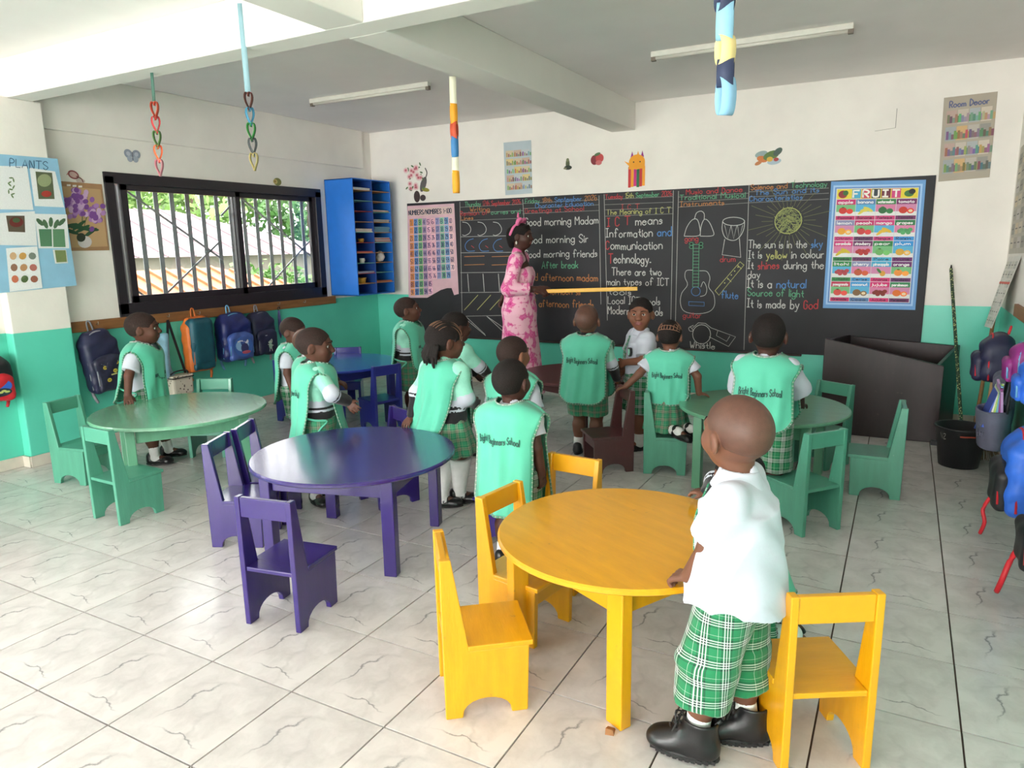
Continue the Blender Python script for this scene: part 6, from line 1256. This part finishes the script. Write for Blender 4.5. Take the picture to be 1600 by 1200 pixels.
pq([(-60, 258), (42, 260), (52, 328), (-60, 326)], (230, 232, 232), 1); pq([(46, 262), (86, 268), (100, 324), (54, 322)], (232, 234, 234), 1); pq([(-60, 336), (54, 330), (58, 384), (-50, 382)], (228, 230, 230), 2); pq([(54, 334), (104, 335), (108, 388), (60, 388)], (230, 232, 232), 2); pq([(9, 388), (58, 385), (66, 450), (15, 456)], (234, 236, 236), 3); pq([(82, 390), (103, 390), (106, 411), (86, 412)], (222, 224, 220), 2)
pq([(55, 268), (81, 270), (85, 311), (60, 311)], (96, 104, 78), 3); F3.ell(69, 282, 11, 10, (150, 160, 120), 4); F3.ell(72, 303, 8, 5, (170, 60, 50), 5); pq([(9, 337), (38, 337), (39, 363), (13, 362)], (96, 84, 70), 3); F3.ell(25, 347, 11, 8, (110, 44, 40), 4); F3.ell(25, 344, 6, 4, (70, 90, 60), 5)
for k in range(9): F3.ell(17+4*math.sin(k*1.9), 278+k*3.6, 3.6, 1.2, (104, 130, 86), 3, 8, rot=k*1.3)
for k in range(5): F3.ell(62+k*8.5, 347+(k % 2)*3, 3.5, 8, (80, 110, 80), 4, 8, rot=.4*(k-2))
pq([(60, 358), (80, 358), (81, 385), (63, 385)], (84, 130, 98), 4); pq([(82, 358), (100, 358), (102, 386), (83, 386)], (96, 140, 104), 4); pq([(85, 391), (102, 391), (104, 409), (88, 410)], (120, 136, 86), 4)
for i in range(9): x, y = 20+(i % 3)*15+(i//3)*1.5, 400+(i//3)*18; F3.ell(x, y, 5.5, 6, [(206, 170, 130), (200, 150, 80), (120, 130, 120), (150, 110, 90), (190, 140, 100), (180, 110, 100), (210, 120, 90), (90, 110, 70), (160, 100, 80)][i], 5, 10, rot=i)
TP = lambda u, v, l: Vector((X0+.001+l, *lp(u, v, X0)))
g = Flat(lambda u, v, l: TP(u, 258-v-.08*0+(u-14)*.08, l), .0006); g.text('PLANTS', 15, -2.5, 12.5, (50, 84, 120), w=62, lw=1.1, layer=3)
b = len(F3.V); F3.V += g.V; F3.F += [tuple(i+b for i in f_) for f_ in g.F]; F3.C += g.C
inv(F3.build('print', pc), pc)
# orchid picture on the wall beside the window
oc = empty('orchid_poster', (XL, 1.55, 1.4), 0, 'brown calendar sheet with a purple orchid in a white pot', 'poster'); X1 = XL+.006
PL = [lp(94, 283, X1), lp(159, 288, X1), lp(171, 391, X1), lp(110, 392, X1)]; lpan(oc, 'sheet', PL, mat('tan_paper', (168, 128, 92), .45, .15, 5), X1)
F4 = Flat(lambda u, v, l: Vector((X1+.001+l, *lp(u, v, X1))), .0006); r = random.Random(2)
F4.poly([(97, 291), (157, 296), (168, 385), (112, 387)], (196, 160, 118), 1)
for k in range(9): F4.ell(128+r.uniform(-20, 14), 360-k+r.uniform(-4, 4), 13, 3, (46, 84, 56), 3+k % 3, 10, rot=r.uniform(-.7, .7))
F4.stroke([(127, 358), (128, 330), (122, 305)], 1.2, (70, 90, 50), 4, True); F4.stroke([(130, 358), (137, 335), (150, 322)], 1.2, (70, 90, 50), 4, True)
for k in range(90):
    x, y = (118+r.gauss(0, 10), 315+r.gauss(0, 10)) if k < 60 else (147+r.gauss(0, 6), 335+r.gauss(0, 9)); F4.ell(min(max(x, 101), 163), min(max(y, 297), 358), 4.6, 4.0, [(150, 100, 170), (176, 130, 190), (206, 170, 206), (126, 76, 150)][k % 4], 5+k % 4, 8, rot=k)
F4.ell(132, 378, 11, 9.5, (214, 206, 204), 6); F4.ell(126, 371, 7, 7, (50, 60, 46), 7); [F4.rect(104+9*k, 288+k, 110+9*k, 291+k, (232, 226, 216), 3) for k in range(3)]
inv(F4.build('print', oc), oc)
def d_onion(g): g.ell(-.4, .5, 1.2, .9, (150, 80, 80), 1, rot=-.3); g.ell(-.4, .5, .9, .6, (206, 170, 164), 2, rot=-.3); g.ell(1.0, -.7, 1.0, .5, (200, 184, 176), 1); g.stroke([(.2, .2), (1.2, -.2), (1.5, -.9)], .2, (120, 70, 66), 3, True); g.stroke([(-1.4, .9), (-1.8, .4)], .15, (190, 120, 110), 1)
sticker('onion_cutout', 'cut-out of a red onion bulb above the orchid picture', d_onion, 118, 277, .034, wall='l')
def d_bfly(g):
    for q in (-1, 1): g.ell(q*.75, .35, .8, .75, (150, 156, 172), 1, rot=q*.6); g.ell(q*.55, -.5, .5, .55, (170, 176, 190), 1, rot=-q*.4); g.ell(q*.75, .35, .4, .36, (190, 192, 204), 2, rot=q*.6)
    g.stroke([(0, .6), (0, -.7)], .16, (110, 112, 128), 3)
sticker('butterfly_cutout', 'pale grey butterfly on the white wall above the window', d_bfly, 207, 244, .045, wall='l')
def d_avo(g): g.ell(.1, 0, 1.1, .8, (120, 124, 70), 1); g.ell(-.5, 0, .6, .5, (190, 176, 110), 2); g.ell(-.6, .05, .3, .26, (150, 124, 70), 3)
sticker('avocado_cutout', 'green avocado cut-out above the right corner of the window', d_avo, 433, 284, .046, wall='l')

# ------------------------------------------------------------------ blue pigeonhole shelf in the corner
M_bcard = mat('blue_cardboard', (28, 112, 206), .55, .06, 8, bump=.1, bscale=40); M_bin = mat('blue_cardboard_inside', (24, 70, 150), .6, .08, 8)
sx1 = -2.52; q0 = at(555, 370, x=sx1); q1 = at(612, 370, x=sx1); sy0, sy1 = float(q0[1]), float(at(613, 370, x=sx1)[1]); sz1 = float(at(556, 278, x=sx1)[2]); sz0 = float(at(567, 462, x=sx1)[2])
sy1 = min(sy1, YB-.02)
sf = empty('pigeonhole_shelf', (XL, sy0, sz0), 0, 'tall blue cardboard pigeonhole shelf fixed in the corner by the board', 'shelf')
S_ = lambda nm, a, b, m: inv(bevel(bx(nm, a, b, m, sf), .003), sf)
S_('side_panel', (XL, sy0, sz0), (sx1, sy0+.012, sz1), M_bcard); S_('side_panel', (XL, sy1-.012, sz0), (sx1, sy1, sz1), M_bcard); S_('back_panel', (XL, sy0, sz0), (XL+.01, sy1, sz1), M_bin); S_('top_panel', (XL, sy0, sz1-.012), (sx1, sy1, sz1), M_bcard); S_('bottom_panel', (XL, sy0, sz0), (sx1, sy1, sz0+.012), M_bcard); ym = (sy0+sy1)/2; S_('divider', (XL+.01, ym-.006, sz0), (sx1-.002, ym+.006, sz1), M_bin)
nr = 11; ec = [mat('shelf_edge_tan', (200, 150, 96), .6), mat('shelf_edge_red', (170, 60, 60), .6), mat('shelf_edge_mint', (120, 190, 180), .6)]
paper_c = [(206, 206, 200), (150, 170, 190), (186, 90, 90), (180, 160, 120), (90, 130, 160)]
rg = random.Random(11); HT = (sz1-sz0-.024)/nr; desc = ['top', 'second', 'third', 'fourth', 'fifth', 'sixth', 'seventh', 'eighth', 'ninth', 'tenth', 'lowest']
for cidx, (ya, yb) in enumerate(((sy0+.012, ym-.006), (ym+.006, sy1-.012))):
    for k in range(nr):
        zt = sz1-.012-(k+1)*HT
        if k < nr-1: S_('shelf', (XL+.01, ya, zt), (sx1-.001, yb, zt+.006), ec[(k*2+cidx) % 3 if k % 3 else 0])
def pile(cidx, k, n, cols, th, nm='exercise_book'):
    ya, yb = ((sy0+.012, ym-.006), (ym+.006, sy1-.012))[cidx]; zt = sz1-.012-(k+1)*HT+.006
    for i in range(n):
        c_ = cols[i % len(cols)]; j = rg.uniform(-.008, .008); o = bx(nm, (sx1-.24+j, ya+.012+abs(j), zt+i*th), (sx1-.012+j, yb-.014, zt+(i+1)*th-.0008), mat('book_cover_%d_%d_%d' % c_, c_, .6, .08, 20), None, .001)
        side = 'window-side' if cidx == 0 else 'board-side'
        cn = {(196, 206, 216): 'pale blue', (216, 206, 200): 'cream', (200, 180, 170): 'beige', (206, 206, 196): 'off-white', (150, 160, 170): 'grey', (90, 140, 170): 'blue', (120, 170, 190): 'light blue', (170, 180, 190): 'pale grey', (190, 90, 80): 'red', (206, 206, 200): 'white', (196, 130, 110): 'salmon', (186, 190, 190): 'silver grey', (190, 100, 90): 'brick red', (190, 120, 90): 'tan', (150, 160, 180): 'blue grey'}[c_]
        tag(o, '%s exercise book, %s in the stack of the %s %s pigeonhole' % (cn, ['lowest', 'second up', 'third up', 'fourth up', 'fifth up', 'sixth up', 'seventh up'][i], desc[k], side), 'book', 'books in the %s %s pigeonhole' % (desc[k], side))
pile(0, 0, 2, [(196, 206, 216)], .012); pile(0, 4, 4, [(216, 206, 200), (200, 180, 170)], .009); pile(1, 3, 3, [(206, 206, 196), (150, 160, 170)], .009); pile(1, 4, 7, [(90, 140, 170), (120, 170, 190)], .0085); pile(1, 5, 6, [(170, 180, 190), (190, 90, 80), (206, 206, 200)], .0085); pile(1, 2, 2, [(196, 130, 110), (186, 190, 190)], .010); pile(0, 6, 2, [(190, 100, 90)], .008); pile(1, 9, 2, [(190, 120, 90)], .008); pile(0, 8, 2, [(150, 160, 180)], .010)
def cupin(cidx, k, col, label, r_=.03, h_=.05):
    ya, yb = ((sy0+.012, ym-.006), (ym+.006, sy1-.012))[cidx]; zt = sz1-.012-(k+1)*HT+.006; o = empty('cup', (sx1-.06, (ya+yb)/2, zt), 0, label, 'cup'); MB().lathe([(0, 0), (r_*.8, 0), (r_, h_), (r_*.9, h_), (r_*.72, .004), (0, .004)], 20, caps=False).build('body', mat('cup_%d%d' % (cidx, k), col, .4), o, True); MB().tube(smooth_line([(0, r_*.9, h_*.8), (0, r_*1.5, h_*.6), (0, r_*.86, h_*.25)]), .004, 6).build('handle', MATS['cup_%d%d' % (cidx, k)], o, True)
cupin(0, 7, (214, 210, 200), 'small white cup in the eighth pigeonhole of the shelf'); cupin(0, 5, (190, 150, 60), 'small ochre cup in the sixth pigeonhole of the shelf', .032, .04)
ya, yb = sy0+.012, ym-.006; zt = sz1-.012-10*HT+.006; bk_ = empty('yellow_basket', (sx1-.09, (ya+yb)/2, zt), 0, 'small yellow woven basket in a low pigeonhole of the blue shelf', 'basket')
MB().lathe([(0, 0), (.045, 0), (.055, .05), (.058, .055), (.05, .052), (.042, .004), (0, .004)], 20, caps=False).build('body', mat('yellow_wicker', (206, 166, 70), .7, .2, 60, bump=.5, bscale=120), bk_, True); MB().lathe([(.054, .05), (.061, .054), (.056, .06), (.052, .054)], 20, caps=False).build('rim', MATS['yellow_wicker'], bk_, True)
f = Field(.008); f.ell((0, 0, .055), (.06, .05, .05), None, .02); f.ell((.01, .01, .09), (.03, .03, .03), None, .03); f.warp(lambda x, y, z: .006*np.sin(90*x+40*z)*np.sin(80*y+60*z)); V, Q = f.run()
ya, yb = ym+.006, sy1-.012; zt = sz1-.012-8*HT+.006; o = link('paper_bundle', fmesh('paper_bundle', relax(V, Q, 1), Q), mat('crumpled_white', (206, 204, 200), .7, .1, 20)); o.location = (sx1-.07, (ya+yb)/2, zt); tag(o, 'crumpled white paper bundle in the right column of the blue shelf', 'paper')

# ------------------------------------------------------------------ hanging paper chains
def heart_link(parent, c, w, h, col, rot, name='heart_link'):
    m = mat('paper_%s' % str(col).replace(' ', ''), col, .6, .04, 20); V = []; Fc = []; n = 28
    for i in range(n+1):
        t = 2*PI*i/n; x = 16*math.sin(t)**3/16*w/2; z = (13*math.cos(t)-5*math.cos(2*t)-2*math.cos(3*t)-math.cos(4*t))/15*h/2
        for d_ in (-.011, .011): V.append((x*math.cos(rot)-d_*math.sin(rot), x*math.sin(rot)+d_*math.cos(rot), z))
        if i: b = 2*i; Fc.append((b-2, b-1, b+1, b))
    o = link(name, mesh(name, V, Fc, True), m, parent); o.location = c; md = o.modifiers.new('t', 'SOLIDIFY'); md.thickness = .001; return o
def strip(parent, p, q, w, col, rot, name='paper_strip'):
    m = mat('paper_%s' % str(col).replace(' ', ''), col, .6, .04, 20); ax = Vector((math.cos(rot), math.sin(rot), 0))*w/2; p, q = Vector(p), Vector(q); V = []; Fc = []
    for i in range(7):
        c = p.lerp(q, i/6)+Vector((0, 0, 0)); V += [c-ax, c+ax]
        if i: b = 2*i; Fc.append((b-2, b-1, b+1, b))
    o = link(name, mesh(name, V, Fc, True), m, parent); md = o.modifiers.new('t', 'SOLIDIFY'); md.thickness = .001; return o
VR = math.atan2(CR[1], CR[0])
def chain_at(px, py, y): return at(px, py, y=y)
# two heart chains hang from the cross beam
for (lab, x_top, y_top, x_bot, y_bot, links, tcol, tfrac) in (
    ('chain of red, green and orange paper hearts hanging from the beam near the window', 238, 121, 250, 271, [(206, 84, 60), (190, 50, 54), (110, 150, 90), (222, 96, 50), (224, 150, 160)], (70, 110, 96), .28),
    ('chain of brown, blue and dark paper hearts on a long blue strip', 375, 5, 398, 262, [(110, 66, 58), (50, 120, 150), (60, 150, 70), (60, 64, 66), (206, 190, 130)], (140, 176, 186), .53)):
    yb_ = bY0-.004 if y_top < 60 else (bY0+bY1)/2; a = Vector(at(x_top, y_top, y=yb_)); bp_ = Vector(at(x_bot, y_bot, y=yb_)); a.z = max(a.z, ZB) if y_top > 60 else a.z
    r = empty('heart_chain', tuple(a), 0, lab, 'paper chain'); m_ = a.lerp(bp_, tfrac); strip(r, (0, 0, 0), m_-a, .030 if y_top < 60 else .018, tcol, VR)
    n = len(links); L = (bp_-m_)/n
    for k, c_ in enumerate(links): heart_link(r, m_-a+L*(k+.5), abs(L.z)*.56, abs(L.z)*1.25, c_, VR+(.9 if k % 2 else -.2))
# loop chains
def loopchain(label, px, py0, segs, y, w, px2):
    a = Vector(at(px, py0, y=y)); r = empty('paper_loop_chain', tuple(a), 0, label, 'paper chain')
    for k, (p0, p1, col, flat_) in enumerate(segs):
        t0 = Vector(at(px+(px2-px)*(p0-py0)/max(1, segs[-1][1]-py0), p0, y=y))-a; t1 = Vector(at(px+(px2-px)*(p1-py0)/max(1, segs[-1][1]-py0), p1, y=y))-a
        m = mat('paper_%s' % str(col).replace(' ', ''), col, .6, .04, 20)
        if flat_: strip(r, t0, t1, w, col, VR+.2*(k % 2)); continue
        h_ = (t0-t1).length; cx = (t0+t1)/2; rot = VR+(.25 if k % 2 else -.35); V = []; Fc = []; n = 24
        for i in range(n+1):
            t = 2*PI*i/n; d_ = .42*w*math.sin(t); z = .56*h_*math.cos(t); ox = Vector((-math.sin(rot), math.cos(rot), 0))*d_; ax = Vector((math.cos(rot), math.sin(rot), 0))*w/2
            V += [cx+ox-ax+Vector((0, 0, z)), cx+ox+ax+Vector((0, 0, z))]
            if i: b = 2*i; Fc.append((b-2, b-1, b+1, b))
        o = link('paper_loop', mesh('paper_loop', V, Fc, True), m, r); md = o.modifiers.new('t', 'SOLIDIFY'); md.thickness = .001
yc = 2.35
loopchain('paper chain of cream, orange, red and blue loops hanging from the long beam', 707, 119, [(119, 165, (226, 224, 200), True), (163, 192, (236, 164, 40), False), (191, 216, (206, 84, 54), False), (214, 244, (64, 130, 186), False), (243, 270, (226, 224, 200), True), (268, 300, (240, 168, 40), False)], 2.42, .043, 713)
loopchain('large chain of light blue, yellow and navy paper loops near the ceiling light', 1132, -60, [(-60, -22, (160, 200, 220), False), (-24, 18, (44, 54, 84), False), (6, 60, (140, 190, 214), False), (57, 100, (232, 216, 150), False), (94, 134, (44, 54, 84), False), (123, 177, (140, 190, 222), False)], .9, .052, 1134)

# ------------------------------------------------------------------ ceiling lights
M_fit = mat('light_fitting_white', (226, 222, 212), .5); M_tub = mat('tube_glass', (214, 210, 200), .25, .02)
for (p0, p1, lab) in (((486, 161), (671, 134), 'unlit fluorescent tube light on the ceiling left of the long beam'), ((1018, 89), (1334, 44), 'unlit fluorescent tube light on the ceiling right of the long beam')):
    a, b = Vector(at(*p0, z=ZC-.03)), Vector(at(*p1, z=ZC-.03)); r = empty('tube_light', tuple((a+b)/2), 0, lab, 'ceiling light'); d = (b-a).normalized(); up = Vector((0, 0, .012))
    for o in (bevel(MB().bar(a+up, b+up, .045, .035, up=(0, 0, 1)).build('fitting', M_fit, r), .004), MB().tube([a-up+d*.03, b-up-d*.03], .013, 12).build('tube', M_tub, r, True), MB().bar(a-up*1.2, a-up*1.2+d*.03, .03, .03).build('end_holder', mat('tube_end', (120, 108, 96), .5), r), MB().bar(b-up*1.2-d*.03, b-up*1.2, .03, .03).build('end_holder', MATS['tube_end'], r)): inv(o, r)

# ------------------------------------------------------------------ right wall: charts and bags
def rw(px, py, off=.0): q = at(px, py, x=XR-off); return (float(q[1]), float(q[2]))
XQ = XR-.006
for nm, lab, P, base in (('wall_chart', 'tall faded chart on the right wall beside the corner, seen edge-on', [(4.98, 2.12), (4.2, 2.15), (4.2, 1.38), (4.98, 1.36)], (186, 180, 166)), ('wall_chart', 'white grid chart with red line hanging lower on the right wall', [(4.95, 1.34), (4.3, 1.36), (4.4, .86, .11), (4.9, .82, .11)], (222, 218, 210))):
    r = empty(nm, (XQ, 4.6, 1.4), 0, lab, 'poster'); P = [(*p, 0)[:3] if len(p) == 2 else p for p in P]; o = MB().add([(XQ-q, y, z) for y, z, q in P]+[(XQ+.002-q, y, z) for y, z, q in P], [(0, 1, 2, 3), (7, 6, 5, 4), (0, 4, 5, 1), (1, 5, 6, 2), (2, 6, 7, 3), (3, 7, 4, 0)]).build('sheet', mat('paper_%d_%d_%d' % base, base, .6, .05, 10), r); inv(o, r)
    a, b, c, d = [Vector((XQ-q, y, z)) for y, z, q in P]; f = Flat(lambda u, v, l, a=a, b=b, c=c, d=d: d.lerp(c, u).lerp(a.lerp(b, u), v)+Vector((-l, 0, 0)), .0006)
    for i in range(7):
        for j in range(4): f.rect(.05+j*.235, .05+i*.13, .24+j*.235, .15+i*.13, [(206, 196, 176), (170, 164, 150), (196, 190, 184), (150, 146, 136), (206, 190, 160)][(i*3+j) % 5] if base[0] < 200 else [(206, 204, 190), (190, 190, 182)][(i+j) % 2], 1); f.stroke([(.07+j*.235, .1+i*.13), (.2+j*.235, .1+i*.13)], .012, (110, 104, 100), 2)
    if base[0] > 200: f.rect(.0, .62, 1, .65, (206, 70, 50), 3)
    inv(f.build('print', r), r)
def rbag(px0, py0, px1, py1, off): 
    a = at((px0+px1)/2, (py0+py1)/2, x=XR-off); return (XR-.006, float(a[1]), float(a[2]))
railr = empty('coat_rail', (XR, 3.4, 1.0), 0, 'brown coat rail along the right wall above the hanging school bags', 'coat rail'); inv(bevel(bx('board', (XR-.024, 1.4, .97), (XR, 4.2, 1.05), M_railw, railr), .004), railr)
backpack('backpack', 'dark navy backpack with red edging hanging high on the right wall', (XR-.03, 3.92, .73), (.30, .32, .19), M_navy, M_navy, M_red, facing='r')
backpack('backpack', 'magenta school bag squeezed among the bags on the right wall', (XR-.03, 2.98, .84), (.22, .22, .13), M_mag, M_mag, M_cyan, facing='r')
backpack('backpack', 'bright blue bag behind the grey sweater on the right wall', (XR-.03, 2.66, .80), (.20, .22, .12), M_sky, M_sky, M_cyan, facing='r')
# grey school sweater hung up
f = Field(.010); f.fru((0, .07, -.26), (0, .06, .12), (.14, .055), (.12, .05), (1, 0, 0), .03); f.cap((-.12, .06, .12), (.12, .06, .12), .05, .05, .04)
for q in (-1, 1): f.cap((q*.13, .06, .12), (q*.16, .07, -.2), .05, .04, .02)
f.warp(lambda x, y, z: .008*np.sin(40*x+8*z)*np.sin(12*z+30*y)); V, Q = f.run(); sw = empty('grey_sweater', (XR-.03, 3.58, .50), PI/2, 'slate grey school sweater with striped hem hanging on the right wall', 'sweater'); link('body', fmesh('body', relax(V, Q), Q), M_slate, sw)
for z_, m in ((-.22, M_red), (-.235, M_shirt)): MB().tube([(.145*math.cos(a), .07+.062*math.sin(a), z_) for a in [2*PI*k/24 for k in range(25)]], .007, 6, False).build('hem_stripe', m, sw, True)
# folders standing out of the open satchel
fcol = [(190, 150, 200), (140, 60, 130), (110, 170, 200), (170, 206, 90), (220, 220, 216), (70, 96, 190)]
sat = empty('open_satchel', (XR-.10, 3.10, .50), PI/2, 'slate satchel stuffed with coloured folders on the right wall', 'bag'); f = Field(.009); f.fru((0, .08, -.16), (0, .09, .06), (.14, .07), (.15, .085), (1, 0, 0), 0); f.fru((0, .09, -.1), (0, .09, .1), (.12, .06), (.138, .074), (1, 0, 0), 0, 's'); V, Q = f.run(); link('body', fmesh('body', relax(V, Q, 1), Q), M_slate, sat); MB().tube(smooth_line([(-.12, .04, .05), (0, .02, .34), (.12, .04, .05)]), .008, 6).build('strap', M_blk, sat, True)
for k, c_ in enumerate(fcol):
    o = bevel(MB().box((-.10, -.006, 0), (.10, .006, .26), None).build('folder', mat('folder_%d' % k, c_, .4, .05, 20)), .002); o.matrix_world = sat.matrix_basis @ Matrix.Translation((.0-.004*k, .05+.02*k, -.06)) @ Matrix.Rotation(math.radians(-6+5*k), 4, 'X') @ Matrix.Rotation(.1*(k-2), 4, 'Y'); tag(o, '%s folder sticking out of the slate satchel' % ['lilac', 'purple', 'pale blue', 'lime green', 'white', 'royal blue'][k], 'folder', 'folders in the satchel')
backpack('backpack', 'blue and black backpack with red straps at the right edge of the picture', (XR-.03, 2.32, .44), (.34, .40, .19), M_sky, M_blk, M_red, facing='r')
rb = [o for o in bpy.data.objects if o.get('label', '').startswith('blue and black backpack')][0]
MB().tube(smooth_line([(.06, .20, -.16), (.07, .23, -.24), (.05, .22, -.30), (.08, .23, -.37)]), .009, 6).build('hanging_strap', M_red, rb, True)
backpack('backpack', 'dark red backpack hanging nearest the camera at the right edge', (XR-.03, 1.74, .36), (.28, .32, .15), mat('maroon_nylon', (96, 20, 34), .5, .15, 20), M_blk, M_red, facing='r')

rb2 = [o for o in bpy.data.objects if o.get('label', '').startswith('dark red backpack')][0]
MB().tube(smooth_line([(.05, .15, -.08), (.07, .18, -.18), (.06, .20, -.26), (.09, .21, -.33)]), .011, 6).build('hanging_strap', M_red, rb2, True)
